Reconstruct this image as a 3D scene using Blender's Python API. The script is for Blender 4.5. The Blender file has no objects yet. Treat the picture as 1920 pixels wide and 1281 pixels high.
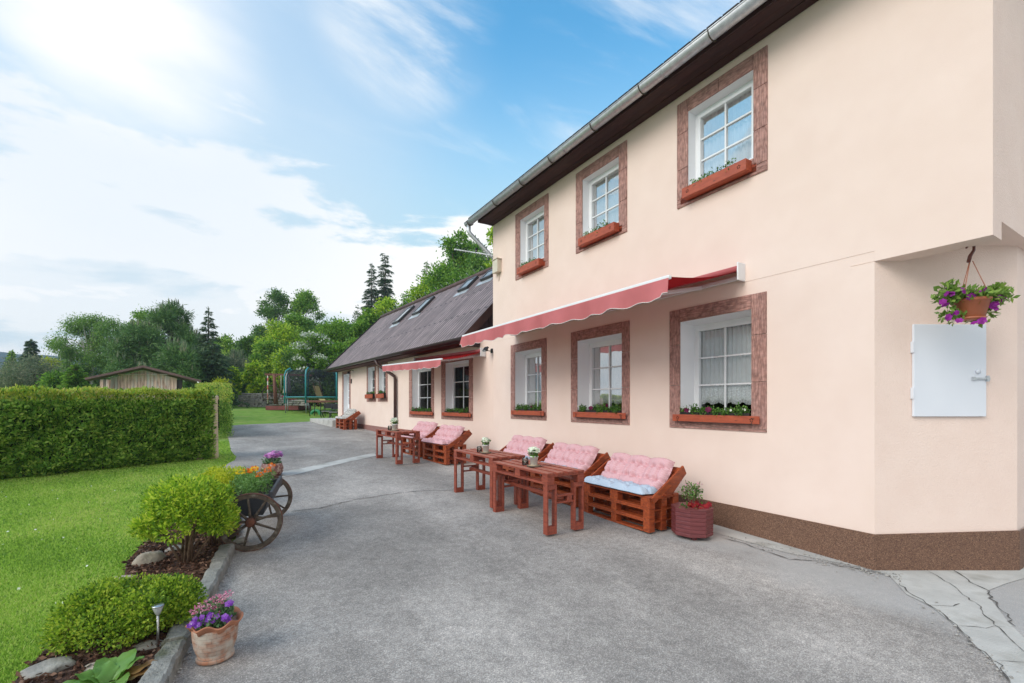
import bpy, bmesh, math, random
import numpy as np
from mathutils import Vector, Matrix
R = math.radians
sc = bpy.context.scene
COL = sc.collection
rng = np.random.default_rng(7)
random.seed(7)

# ------------------------------------------------------------------ camera
F = 850.0; CX = 960.0; HY = 757.0            # focal length and horizon, in photo pixels
YAW = R(31.3)
CAM = Vector((-5.36, 0.0, 1.65))
FW = Vector((math.sin(YAW), math.cos(YAW), 0)); RT = Vector((math.cos(YAW), -math.sin(YAW), 0))
cd = bpy.data.cameras.new('camera'); cam = bpy.data.objects.new('camera', cd); COL.objects.link(cam)
cd.sensor_width = 36; cd.lens = F/1920*36; cd.shift_y = (HY-640.5)/1920
cd.clip_start = 0.05; cd.clip_end = 6000
cam.location = CAM; cam.rotation_euler = (R(90), 0, -YAW)
sc.camera = cam

# ------------------------------------------------------------------ sun, sky, exposure
SUN_AZ = R(-96); SUN_EL = R(36)               # azimuth measured clockwise from +Y
sl = bpy.data.lights.new('sun', 'SUN'); so = bpy.data.objects.new('sun', sl); COL.objects.link(so)
sl.energy = 1.75; sl.angle = R(34); sl.color = (1.0, 0.93, 0.85)
sd = Vector((math.sin(SUN_AZ)*math.cos(SUN_EL), math.cos(SUN_AZ)*math.cos(SUN_EL), math.sin(SUN_EL)))
so.rotation_euler = sd.to_track_quat('Z', 'Y').to_euler()
sc.view_settings.view_transform = 'Standard'; sc.view_settings.look = 'None'
sc.view_settings.gamma = 1; sc.view_settings.exposure = 0.28
GLOW = FW + RT*((225-CX)/F) + Vector((0, 0, (HY+10)/F)); GLOW.normalize()

W = bpy.data.worlds.new('World'); sc.world = W; W.use_nodes = True
nt = W.node_tree; nt.nodes.clear()
def N(t, **k):
    n = nt.nodes.new(t)
    for a, b in k.items(): setattr(n, a, b)
    return n
def LK(a, b): nt.links.new(a, b)
def M(op, a, b=None, c=None, clamp=False):
    n = N('ShaderNodeMath', operation=op, use_clamp=clamp)
    for i, v in enumerate((a, b, c)):
        if v is None: continue
        if isinstance(v, (int, float)): n.inputs[i].default_value = v
        else: LK(v, n.inputs[i])
    return n.outputs[0]
def SS(x, lo, hi):
    n = N('ShaderNodeMapRange', interpolation_type='SMOOTHSTEP')
    LK(x, n.inputs[0]); n.inputs[1].default_value = lo; n.inputs[2].default_value = hi
    return n.outputs[0]
def MIX(f, a, b):
    n = N('ShaderNodeMix', data_type='RGBA')
    if isinstance(f, (int, float)): n.inputs[0].default_value = f
    else: LK(f, n.inputs[0])
    for i, v in ((6, a), (7, b)):
        if isinstance(v, tuple): n.inputs[i].default_value = (*v, 1)
        else: LK(v, n.inputs[i])
    return n.outputs[2]
CLEAR_LOW = (0.45, 0.66, 0.78); CL_SH = (0.61, 0.73, 0.80); CL_WH = (0.96, 0.955, 0.94)
def build_world():
    tc = N('ShaderNodeTexCoord'); sep = N('ShaderNodeSeparateXYZ'); LK(tc.outputs['Generated'], sep.inputs[0])
    X, Y, Z = sep.outputs
    sky = N('ShaderNodeTexSky', sky_type='NISHITA'); sky.sun_disc = False
    sky.sun_elevation = SUN_EL; sky.sun_rotation = SUN_AZ; sky.air_density = 1.0; sky.dust_density = 0.6; sky.ozone_density = 1.4
    skm = N('ShaderNodeMix', data_type='RGBA', blend_type='MULTIPLY'); skm.inputs[0].default_value = 1
    LK(sky.outputs[0], skm.inputs[6]); skm.inputs[7].default_value = (0.108, 0.25, 0.265, 1)
    # cloud deck coordinates: direction projected on a plane overhead
    zz = M('ADD', M('MAXIMUM', Z, 0.0), 0.16)
    cmb = N('ShaderNodeCombineXYZ'); LK(M('DIVIDE', X, zz), cmb.inputs[0]); LK(M('DIVIDE', Y, zz), cmb.inputs[1])
    def noise(vec, scale, detail, rough, dist=0.0, sc3=(1, 1, 1), rot=0, loc=(0, 0, 0)):
        mp = N('ShaderNodeMapping'); LK(vec, mp.inputs[0]); mp.inputs['Scale'].default_value = sc3
        mp.inputs['Rotation'].default_value = (0, 0, rot); mp.inputs['Location'].default_value = loc
        n = N('ShaderNodeTexNoise'); LK(mp.outputs[0], n.inputs['Vector'])
        n.inputs['Scale'].default_value = scale; n.inputs['Detail'].default_value = detail
        n.inputs['Roughness'].default_value = rough; n.inputs['Distortion'].default_value = dist
        return n.outputs[0]
    big = noise(cmb.outputs[0], 0.9, 9, 0.55, 0.4, loc=(3.1, 1.7, 0))
    wis = noise(cmb.outputs[0], 1.35, 9, 0.6, 0.9, sc3=(0.5, 1.7, 1), rot=R(-28), loc=(2.3, 4.2, 0))
    low = noise(tc.outputs['Generated'], 4.2, 9, 0.58, 0.3, sc3=(1, 1, 3.2), loc=(0.4, 0.2, 0))
    sh2 = noise(tc.outputs['Generated'], 2.0, 6, 0.5, 0.2, sc3=(1, 1, 2.6), loc=(1.4, 0.8, 0))
    def dirmask(px, py, c0, c1):
        v = (FW + RT*((px-CX)/F) + Vector((0, 0, (HY-py)/F))).normalized()
        n = N('ShaderNodeVectorMath', operation='DOT_PRODUCT'); LK(tc.outputs['Generated'], n.inputs[0]); n.inputs[1].default_value = v
        return SS(n.outputs['Value'], c0, c1)
    clear = MIX(SS(Z, 0.30, 0.66), CLEAR_LOW, skm.outputs[2])
    # cumulus bank: thick below about 24 degrees, open above
    zn = M('ADD', Z, M('MULTIPLY', M('SUBTRACT', sh2, 0.5), 0.55)); zn = M('ADD', zn, M('MULTIPLY', M('SUBTRACT', low, 0.5), 0.42)); m1 = M('SUBTRACT', 1.0, SS(zn, 0.385, 0.445)); bank = SS(zn, 0.22, 0.27)
    m2 = M('MULTIPLY', SS(wis, 0.50, 0.78), 0.6)
    # wisps of cirrus: two streaks at the top and right of the picture
    m3 = M('MULTIPLY', M('MULTIPLY', dirmask(760, 20, 0.985, 0.999), SS(wis, 0.38, 0.60)), 0.95)
    m4 = M('MULTIPLY', M('MULTIPLY', dirmask(1230, 120, 0.970, 0.998), SS(wis, 0.40, 0.62)), 0.7)
    mask = M('MAXIMUM', M('MAXIMUM', m1, m2), M('MAXIMUM', m3, m4))
    back = M('SUBTRACT', 1.0, dirmask(700, 350, -0.1, 0.45))          # unseen cloud added behind the camera as fill light
    mask = M('MAXIMUM', mask, M('MULTIPLY', back, 0.9))
    gl = N('ShaderNodeVectorMath', operation='DOT_PRODUCT'); LK(tc.outputs['Generated'], gl.inputs[0]); gl.inputs[1].default_value = GLOW
    gv = M('ADD', gl.outputs['Value'], M('MULTIPLY', M('SUBTRACT', sh2, 0.5), 0.05)); g0 = SS(gv, 0.84, 0.995); g2 = M('POWER', SS(gv, 0.965, 1.0), 2.2)
    shade = SS(M('ADD', M('MULTIPLY', low, 0.6), M('MULTIPLY', sh2, 0.4)), 0.45, 0.54)
    white = MIX(M('MAXIMUM', M('MULTIPLY', shade, 0.7), bank), CL_SH, CL_WH)
    c = MIX(mask, clear, white)
    c = MIX(M('MULTIPLY', g0, 0.62), c, (0.60, 0.70, 0.80))
    c = MIX(g2, c, (0.98, 0.96, 0.94))
    c = MIX(SS(Z, 0.0, -0.05), c, (0.25, 0.28, 0.22))
    bg = N('ShaderNodeBackground'); LK(c, bg.inputs[0]); bg.inputs[1].default_value = 1.0
    out = N('ShaderNodeOutputWorld'); LK(bg.outputs[0], out.inputs[0])
build_world()

# ------------------------------------------------------------------ positions
def gz(x, y):
    if y < 2: z = 0.012*(y-2)
    elif y < 22: z = 0.033*(y-2)
    elif y < 34: z = 0.66+0.052*(y-22)
    else: z = 1.284+0.02*(min(y, 90)-34)
    return z
def at(px, py, Z): return CAM + Z*(FW + RT*((px-CX)/F) + Vector((0, 0, (HY-py)/F)))
def onplane(px, py, p, n):
    d = FW + RT*((px-CX)/F) + Vector((0, 0, (HY-py)/F))
    t = (Vector(p)-CAM).dot(Vector(n))/d.dot(Vector(n)); return CAM + d*t
def gp(px, py, dz=0.0):
    lo, hi = 0.5, 80
    for _ in range(50):
        m = (lo+hi)/2; p = at(px, py, m)
        if p.z > gz(p.x, p.y)+dz: lo = m
        else: hi = m
    p = at(px, py, hi); return Vector((p.x, p.y, gz(p.x, p.y)+dz))
def wy(px, x=0.0): return onplane(px, HY, (x, 0, 0), (1, 0, 0)).y
# frame of the low wing: s along its wall (away from camera), off outwards
LA = R(4.8); P0 = Vector((0, 10.25, 0)); LE = Vector((-math.sin(LA), math.cos(LA), 0)); LN = Vector((math.cos(LA), math.sin(LA), 0))
def lp(s, off, z): return P0 + LE*s - LN*off + Vector((0, 0, z))
def ls(px, off=0.0): return (onplane(px, HY, P0-LN*off, LN)-P0).dot(LE)

# ------------------------------------------------------------------ objects
def setp(o, label=None, cat=None, group=None, kind=None):
    if label: o['label'] = label
    if cat: o['category'] = cat
    if group: o['group'] = group
    if kind: o['kind'] = kind
    return o
def thing(name, label, cat, loc=(0, 0, 0), rz=0.0, group=None):
    o = bpy.data.objects.new(name, None); COL.objects.link(o); o.location = loc; o.rotation_euler = (0, 0, rz)
    o.empty_display_size = 0.1
    return setp(o, label, cat, group)
def copy_tree(o, parent=None):
    c = o.copy(); COL.objects.link(c); c.parent = parent
    for ch in o.children: copy_tree(ch, c)
    return c
def rootloc(p):
    while p is not None and p.parent is not None: p = p.parent
    return Vector((0, 0, 0)) if p is None else p.location.copy()
class MB:
    def __init__(s): s.v = []; s.f = []; s.m = []; s.mi = 0; s.sm = []; s.smooth = False
    def add(s, vs, fs):
        b = len(s.v); s.v += [tuple(v) for v in vs]
        for f in fs: s.f.append(tuple(b+i for i in f)); s.m.append(s.mi); s.sm.append(s.smooth)
        return s
    def quad(s, *p): return s.add(p, [tuple(range(len(p)))])
    def box(s, c, d, rz=0, mat=None):
        x, y, z = d[0]/2, d[1]/2, d[2]/2; ca, sa = math.cos(rz), math.sin(rz); vs = []
        for i in (-1, 1):
            for j in (-1, 1):
                for k in (-1, 1):
                    v = Vector((i*x, j*y, k*z))
                    if mat is not None: v = mat @ v
                    vs.append((c[0]+v.x*ca-v.y*sa, c[1]+v.x*sa+v.y*ca, c[2]+v.z))
        return s.add(vs, [(0, 1, 3, 2), (4, 6, 7, 5), (0, 4, 5, 1), (2, 3, 7, 6), (0, 2, 6, 4), (1, 5, 7, 3)])
    def beam(s, a, b, w, h, up=(0, 0, 1)):
        a = Vector(a); b = Vector(b); d = (b-a).normalized(); u = Vector(up)
        sdv = d.cross(u)
        if sdv.length < 1e-4: sdv = d.cross(Vector((1, 0, 0)))
        sdv.normalize(); u = sdv.cross(d); vs = []
        for p in (a, b):
            for i, j in ((-1, -1), (1, -1), (1, 1), (-1, 1)): vs.append(p+sdv*i*w/2+u*j*h/2)
        return s.add(vs, [(0, 3, 2, 1), (4, 5, 6, 7), (0, 1, 5, 4), (1, 2, 6, 5), (2, 3, 7, 6), (3, 0, 4, 7)])
    def tube(s, pts, r, n=8, cap=True, closed=False):
        pts = [Vector(p) for p in pts]; rs = r if isinstance(r, (list, tuple)) else [r]*len(pts)
        b = len(s.v); L = len(pts); ref = None; vs = []; fs = []
        for i, p in enumerate(pts):
            if closed: d = pts[(i+1) % L]-pts[i-1]
            else: d = pts[min(i+1, L-1)]-pts[max(i-1, 0)]
            d.normalize()
            if ref is None: ref = Vector((0, 0, 1)) if abs(d.z) < .9 else Vector((1, 0, 0))
            u = (ref-d*ref.dot(d)).normalized(); w = d.cross(u); ref = u
            for k in range(n):
                a = 2*math.pi*k/n; vs.append(p+(u*math.cos(a)+w*math.sin(a))*rs[i])
        for i in range(L if closed else L-1):
            j = (i+1) % L
            for k in range(n):
                k2 = (k+1) % n; fs.append((i*n+k, i*n+k2, j*n+k2, j*n+k))
        if cap and not closed: fs.append(tuple(range(n))[::-1]); fs.append(tuple((L-1)*n+k for k in range(n)))
        o = s.smooth; s.smooth = True; s.add(vs, fs); s.smooth = o; return s
    def lathe(s, prof, c=(0, 0, 0), n=24, wob=None, smooth=True):
        vs = []; fs = []
        for i, (r, z) in enumerate(prof):
            for k in range(n):
                a = 2*math.pi*k/n; rr, dz = (r, 0) if wob is None else wob(i, a, r)
                vs.append((c[0]+rr*math.cos(a), c[1]+rr*math.sin(a), c[2]+z+dz))
        for i in range(len(prof)-1):
            for k in range(n):
                k2 = (k+1) % n; fs.append((i*n+k, i*n+k2, (i+1)*n+k2, (i+1)*n+k))
        if prof[0][0] > 1e-4: fs.append(tuple(range(n))[::-1])
        if prof[-1][0] > 1e-4: fs.append(tuple((len(prof)-1)*n+k for k in range(n)))
        o = s.smooth; s.smooth = smooth; s.add(vs, fs); s.smooth = o; return s
    def build(s, name, mat, parent=None, bevel=0.0, world=False, recalc=True):
        off = rootloc(parent) if world else Vector((0, 0, 0))
        me = bpy.data.meshes.new(name)
        me.from_pydata([(v[0]-off.x, v[1]-off.y, v[2]-off.z) for v in s.v], [], s.f)
        mats = mat if isinstance(mat, (list, tuple)) else [mat]
        for m in mats: me.materials.append(m)
        me.polygons.foreach_set('material_index', s.m); me.polygons.foreach_set('use_smooth', s.sm)
        if recalc:
            bm = bmesh.new(); bm.from_mesh(me); bmesh.ops.recalc_face_normals(bm, faces=bm.faces); bm.to_mesh(me); bm.free()
        me.update()
        o = bpy.data.objects.new(name, me); COL.objects.link(o)
        if parent is not None: o.parent = parent
        if bevel > 0:
            b = o.modifiers.new('bevel', 'BEVEL'); b.width = bevel; b.segments = 2; b.limit_method = 'ANGLE'; b.angle_limit = R(40)
        return o
def quads_obj(name, V, mat, parent=None, off=None, nv=4):
    """V: (n, nv, 3) array of faces -> one mesh"""
    n = V.shape[0]; me = bpy.data.meshes.new(name); V = V.reshape(-1, 3).astype(np.float32)
    if off is not None: V = V-np.array(off, dtype=np.float32)
    me.vertices.add(n*nv); me.vertices.foreach_set('co', V.ravel())
    me.loops.add(n*nv); me.loops.foreach_set('vertex_index', np.arange(n*nv, dtype=np.int32))
    me.polygons.add(n); me.polygons.foreach_set('loop_start', np.arange(0, n*nv, nv, dtype=np.int32))
    me.polygons.foreach_set('loop_total', np.full(n, nv, dtype=np.int32))
    for m in (mat if isinstance(mat, (list, tuple)) else [mat]): me.materials.append(m)
    me.update(); o = bpy.data.objects.new(name, me); COL.objects.link(o)
    if parent is not None: o.parent = parent
    return o
def norm(a): return a/np.maximum(np.linalg.norm(a, axis=-1, keepdims=True), 1e-9)
def leafquads(P, size, aspect=0.5, dirs=None, spread=1.0, sz_j=0.35, up=0.0, fold=0.25):
    """diamond leaves at points P; dirs = preferred pointing direction"""
    n = len(P); d = rng.normal(size=(n, 3))
    if dirs is not None: d = norm(d)*spread+dirs
    d[:, 2] += up; d = norm(d)
    w = norm(np.cross(d, rng.normal(size=(n, 3)))); nn = np.cross(d, w)
    s = size*(1+sz_j*rng.uniform(-1, 1, (n, 1)))
    a = P; c = P+d*s; mid = P+d*s*0.5+nn*s*fold*0.3
    return np.stack([a, mid+w*s*aspect/2, c, mid-w*s*aspect/2], axis=1)

# ------------------------------------------------------------------ materials
MATS = {}
def mat(name, c1, c2=None, scale=4.0, rough=0.8, bump=0.0, bscale=None, metal=0.0, detail=6, stretch=(1, 1, 1), rot=(0, 0, 0),
        c3=None, s3=0.6, t3=(0.5, 0.7), spec=0.5, ramp=(0.35, 0.65), rnd=0.0, bdist=0.01):
    if name in MATS: return MATS[name]
    m = bpy.data.materials.new(name); m.use_nodes = True; t = m.node_tree; b = t.nodes['Principled BSDF']
    b.inputs['Roughness'].default_value = rough; b.inputs['Metallic'].default_value = metal; b.inputs['Specular IOR Level'].default_value = spec
    if c2 is None and not bump and not rnd:
        c2 = tuple(min(1, v*0.93) for v in c1)
    tc = t.nodes.new('ShaderNodeTexCoord'); mp = t.nodes.new('ShaderNodeMapping'); mp.inputs['Scale'].default_value = stretch
    mp.inputs['Rotation'].default_value = rot
    t.links.new(tc.outputs['Object'], mp.inputs[0]); vec = mp.outputs[0]
    if rnd:
        oi = t.nodes.new('ShaderNodeObjectInfo'); va = t.nodes.new('ShaderNodeVectorMath'); va.operation = 'ADD'
        sc_ = t.nodes.new('ShaderNodeVectorMath'); sc_.operation = 'SCALE'; sc_.inputs[3].default_value = 37
        cb = t.nodes.new('ShaderNodeCombineXYZ')
        for i in range(3): t.links.new(oi.outputs['Random'], cb.inputs[i])
        t.links.new(cb.outputs[0], sc_.inputs[0]); t.links.new(vec, va.inputs[0]); t.links.new(sc_.outputs[0], va.inputs[1]); vec = va.outputs[0]
    n1 = t.nodes.new('ShaderNodeTexNoise'); n1.inputs['Scale'].default_value = scale; n1.inputs['Detail'].default_value = detail; n1.inputs['Roughness'].default_value = 0.6
    t.links.new(vec, n1.inputs['Vector'])
    rp = t.nodes.new('ShaderNodeValToRGB'); rp.color_ramp.elements[0].position = ramp[0]; rp.color_ramp.elements[1].position = ramp[1]
    rp.color_ramp.elements[0].color = (*(c2 or c1), 1); rp.color_ramp.elements[1].color = (*c1, 1)
    t.links.new(n1.outputs[0], rp.inputs[0]); col = rp.outputs[0]
    if c3 is not None:
        n3 = t.nodes.new('ShaderNodeTexNoise'); n3.inputs['Scale'].default_value = s3; n3.inputs['Detail'].default_value = 5; t.links.new(vec, n3.inputs['Vector'])
        mr = t.nodes.new('ShaderNodeMapRange'); mr.inputs[1].default_value = t3[0]; mr.inputs[2].default_value = t3[1]; t.links.new(n3.outputs[0], mr.inputs[0])
        mx = t.nodes.new('ShaderNodeMix'); mx.data_type = 'RGBA'; t.links.new(mr.outputs[0], mx.inputs[0]); t.links.new(col, mx.inputs[6]); mx.inputs[7].default_value = (*c3, 1); col = mx.outputs[2]
    t.links.new(col, b.inputs['Base Color'])
    if bump:
        nb = t.nodes.new('ShaderNodeTexNoise'); nb.inputs['Scale'].default_value = bscale or scale*4; nb.inputs['Detail'].default_value = 4; t.links.new(vec, nb.inputs['Vector'])
        bp = t.nodes.new('ShaderNodeBump'); bp.inputs['Strength'].default_value = bump; bp.inputs['Distance'].default_value = bdist
        t.links.new(nb.outputs[0], bp.inputs['Height']); t.links.new(bp.outputs[0], b.inputs['Normal'])
    MATS[name] = m; return m
def foliage(name, cols, trans=0.35, rough=0.55, patch=0.0):
    """colour varies from leaf to leaf; translucent"""
    m = bpy.data.materials.new(name); m.use_nodes = True; t = m.node_tree; t.nodes.clear()
    ge = t.nodes.new('ShaderNodeNewGeometry'); rp = t.nodes.new('ShaderNodeValToRGB')
    e = rp.color_ramp.elements
    while len(e) < len(cols): e.new(0.5)
    for i, c in enumerate(cols): e[i].position = i/(len(cols)-1); e[i].color = (*c, 1)
    tc = t.nodes.new('ShaderNodeTexCoord'); nz = t.nodes.new('ShaderNodeTexNoise'); nz.inputs['Scale'].default_value = 1.3 if not patch else patch
    t.links.new(tc.outputs['Object'], nz.inputs['Vector'])
    ma = t.nodes.new('ShaderNodeMath'); ma.operation = 'MULTIPLY_ADD'; t.links.new(nz.outputs[0], ma.inputs[0]); ma.inputs[1].default_value = 1.2; ma.inputs[2].default_value = -0.6
    mb = t.nodes.new('ShaderNodeMath'); mb.operation = 'ADD'; t.links.new(ge.outputs['Random Per Island'], mb.inputs[0]); t.links.new(ma.outputs[0], mb.inputs[1])
    t.links.new(mb.outputs[0], rp.inputs[0])
    d = t.nodes.new('ShaderNodeBsdfPrincipled'); d.inputs['Roughness'].default_value = rough; d.inputs['Specular IOR Level'].default_value = 0.35
    tr = t.nodes.new('ShaderNodeBsdfTranslucent'); mx = t.nodes.new('ShaderNodeMixShader'); mx.inputs[0].default_value = trans
    hs = t.nodes.new('ShaderNodeHueSaturation'); hs.inputs['Value'].default_value = 1.5; hs.inputs['Hue'].default_value = 0.49
    t.links.new(rp.outputs[0], d.inputs['Base Color']); t.links.new(rp.outputs[0], hs.inputs['Color']); t.links.new(hs.outputs[0], tr.inputs[0])
    t.links.new(d.outputs[0], mx.inputs[1]); t.links.new(tr.outputs[0], mx.inputs[2])
    o = t.nodes.new('ShaderNodeOutputMaterial'); t.links.new(mx.outputs[0], o.inputs[0]); return m

STUCCO = mat('stucco', (0.875, 0.705, 0.62), (0.835, 0.66, 0.575), scale=2.6, rough=0.92, bump=0.25, bscale=160, spec=0.2, bdist=0.004, ramp=(0.3, 0.7), c3=(0.80, 0.63, 0.535), s3=0.8, t3=(0.5, 0.95))
STUCCO2 = mat('stucco_rough', (0.87, 0.70, 0.615), (0.84, 0.665, 0.58), scale=3, rough=0.95, bump=0.6, bscale=90, spec=0.2, bdist=0.008)
WHITE = mat('white_plaster', (0.88, 0.88, 0.90), (0.86, 0.86, 0.88), scale=3, rough=0.75)
PVC = mat('pvc', (0.83, 0.84, 0.86), (0.81, 0.82, 0.84), scale=2, rough=0.35)
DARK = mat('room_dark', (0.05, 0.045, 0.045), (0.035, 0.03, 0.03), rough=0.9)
SOFFIT = mat('soffit_wood', (0.045, 0.012, 0.010), (0.028, 0.008, 0.008), scale=2.2, stretch=(8, 1, 8), rough=0.7, bump=0.3, bscale=30, c3=(0.085, 0.03, 0.02), s3=5, t3=(0.62, 0.7))
ZINC = mat('zinc', (0.60, 0.62, 0.64), (0.46, 0.48, 0.50), scale=14, rough=0.45, metal=0.6, bump=0.05)
BRACKET = mat('bracket', (0.12, 0.10, 0.07), (0.07, 0.06, 0.045), scale=20, rough=0.7, metal=0.3)
BROWNMETAL = mat('brown_metal', (0.075, 0.032, 0.026), (0.05, 0.022, 0.018), rough=0.4)
BLACK = mat('black_metal', (0.02, 0.02, 0.022), (0.012, 0.012, 0.014), rough=0.5)
WOOD = mat('stained_wood', (0.43, 0.088, 0.022), (0.25, 0.042, 0.013), scale=5, stretch=(6, 1.2, 6), rough=0.5, bump=0.25, bscale=40, c3=(0.15, 0.03, 0.01), s3=6, t3=(0.52, 0.72), rnd=1, bdist=0.004)
WOOD2 = mat('stained_wood_table', (0.34, 0.075, 0.04), (0.23, 0.046, 0.026), scale=5, stretch=(1.2, 6, 6), rough=0.55, bump=0.25, bscale=40, c3=(0.17, 0.035, 0.02), s3=8, t3=(0.52, 0.72), rnd=1, bdist=0.004)
WOOD2T = mat('table_boards_pale', (0.52, 0.21, 0.145), (0.40, 0.13, 0.085), scale=5, stretch=(1.2, 6, 6), rough=0.6, bump=0.3, bscale=40, c3=(0.30, 0.085, 0.055), s3=8, t3=(0.5, 0.75), rnd=1, bdist=0.004)
BOXWOOD = mat('flower_box_wood', (0.47, 0.10, 0.042), (0.34, 0.065, 0.03), scale=6, stretch=(4, 1, 4), rough=0.5, c3=(0.12, 0.03, 0.015), s3=10, t3=(0.64, 0.72))
ASPH_CRACK = mat('crack', (0.075, 0.07, 0.065), (0.14, 0.13, 0.12), scale=30, rough=1)
STONE = mat('stone', (0.42, 0.40, 0.36), (0.24, 0.22, 0.20), scale=6, rough=0.9, bump=0.6, bscale=30, c3=(0.14, 0.13, 0.10), s3=3, t3=(0.55, 0.72), bdist=0.02)
KERB = mat('kerb_concrete', (0.34, 0.33, 0.30), (0.20, 0.195, 0.175), scale=9, rough=0.95, bump=0.8, bscale=60, c3=(0.10, 0.105, 0.065), s3=4, t3=(0.55, 0.7), bdist=0.02)
AWN = None
def fabric(name, c, tr=0.35):
    m = bpy.data.materials.new(name); m.use_nodes = True; t = m.node_tree; t.nodes.clear()
    tc = t.nodes.new('ShaderNodeTexCoord'); n = t.nodes.new('ShaderNodeTexNoise'); n.inputs['Scale'].default_value = 6; t.links.new(tc.outputs['Object'], n.inputs['Vector'])
    rp = t.nodes.new('ShaderNodeValToRGB'); rp.color_ramp.elements[0].color = (*[v*0.85 for v in c], 1); rp.color_ramp.elements[1].color = (*c, 1); t.links.new(n.outputs[0], rp.inputs[0])
    d = t.nodes.new('ShaderNodeBsdfDiffuse'); tr_ = t.nodes.new('ShaderNodeBsdfTranslucent'); mx = t.nodes.new('ShaderNodeMixShader'); mx.inputs[0].default_value = tr
    t.links.new(rp.outputs[0], d.inputs[0]); t.links.new(rp.outputs[0], tr_.inputs[0]); t.links.new(d.outputs[0], mx.inputs[1]); t.links.new(tr_.outputs[0], mx.inputs[2])
    o = t.nodes.new('ShaderNodeOutputMaterial'); t.links.new(mx.outputs[0], o.inputs[0]); return m
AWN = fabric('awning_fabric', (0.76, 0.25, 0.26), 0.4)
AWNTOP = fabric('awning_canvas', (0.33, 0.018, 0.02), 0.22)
PIPING = mat('piping_white', (0.75, 0.70, 0.66), rough=0.8)
BARWHITE = mat('bar_white', (0.82, 0.82, 0.83), rough=0.3)

def surround_mat(name, vertical):
    m = bpy.data.materials.new(name); m.use_nodes = True; t = m.node_tree; b = t.nodes['Principled BSDF']; b.inputs['Roughness'].default_value = 0.9
    tc = t.nodes.new('ShaderNodeTexCoord'); mp = t.nodes.new('ShaderNodeMapping')
    mp.inputs['Scale'].default_value = (1, 34, 4.5) if vertical else (1, 4.5, 34)
    t.links.new(tc.outputs['Object'], mp.inputs[0])
    v = t.nodes.new('ShaderNodeTexVoronoi'); v.feature = 'DISTANCE_TO_EDGE'; v.inputs['Scale'].default_value = 1.0; t.links.new(mp.outputs[0], v.inputs['Vector'])
    rp = t.nodes.new('ShaderNodeValToRGB'); rp.color_ramp.elements[0].position = 0.0; rp.color_ramp.elements[1].position = 0.16
    rp.color_ramp.elements[0].color = (0.34, 0.18, 0.15, 1); rp.color_ramp.elements[1].color = (0.52, 0.295, 0.255, 1); t.links.new(v.outputs[0], rp.inputs[0])
    n = t.nodes.new('ShaderNodeTexNoise'); n.inputs['Scale'].default_value = 22; n.inputs['Detail'].default_value = 5; t.links.new(tc.outputs['Object'], n.inputs['Vector'])
    r2 = t.nodes.new('ShaderNodeValToRGB'); r2.color_ramp.elements[0].position = 0.3; r2.color_ramp.elements[1].position = 0.7
    r2.color_ramp.elements[0].color = (0.62, 0.62, 0.62, 1); r2.color_ramp.elements[1].color = (1.08, 1.05, 1.03, 1); t.links.new(n.outputs[0], r2.inputs[0])
    mx = t.nodes.new('ShaderNodeMix'); mx.data_type = 'RGBA'; mx.blend_type = 'MULTIPLY'; mx.inputs[0].default_value = 1
    t.links.new(rp.outputs[0], mx.inputs[6]); t.links.new(r2.outputs[0], mx.inputs[7]); t.links.new(mx.outputs[2], b.inputs['Base Color'])
    bp = t.nodes.new('ShaderNodeBump'); bp.inputs['Strength'].default_value = 0.7; bp.inputs['Distance'].default_value = 0.004
    mr = t.nodes.new('ShaderNodeMapRange'); mr.inputs[2].default_value = 0.15; t.links.new(v.outputs[0], mr.inputs[0])
    t.links.new(mr.outputs[0], bp.inputs['Height']); t.links.new(bp.outputs[0], b.inputs['Normal']); return m
SUR_V = surround_mat('surround_upright', True); SUR_H = surround_mat('surround_level', False)
GROOVE = mat('groove', (0.12, 0.05, 0.04), (0.09, 0.04, 0.03), rough=0.95)

def glass_mat():
    m = bpy.data.materials.new('window_glass'); m.use_nodes = True; t = m.node_tree; t.nodes.clear()
    fr = t.nodes.new('ShaderNodeFresnel'); fr.inputs[0].default_value = 1.52
    gl = t.nodes.new('ShaderNodeBsdfGlossy'); gl.inputs['Roughness'].default_value = 0.015; tr = t.nodes.new('ShaderNodeBsdfTransparent'); tr.inputs[0].default_value = (0.86, 0.88, 0.88, 1)
    ma = t.nodes.new('ShaderNodeMath'); ma.operation = 'MULTIPLY_ADD'; ma.inputs[1].default_value = 0.55; ma.inputs[2].default_value = 0.0; ma.use_clamp = True
    t.links.new(fr.outputs[0], ma.inputs[0]); mx = t.nodes.new('ShaderNodeMixShader'); t.links.new(ma.outputs[0], mx.inputs[0])
    t.links.new(tr.outputs[0], mx.inputs[1]); t.links.new(gl.outputs[0], mx.inputs[2])
    o = t.nodes.new('ShaderNodeOutputMaterial'); t.links.new(mx.outputs[0], o.inputs[0]); return m
GLASS = glass_mat()
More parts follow.
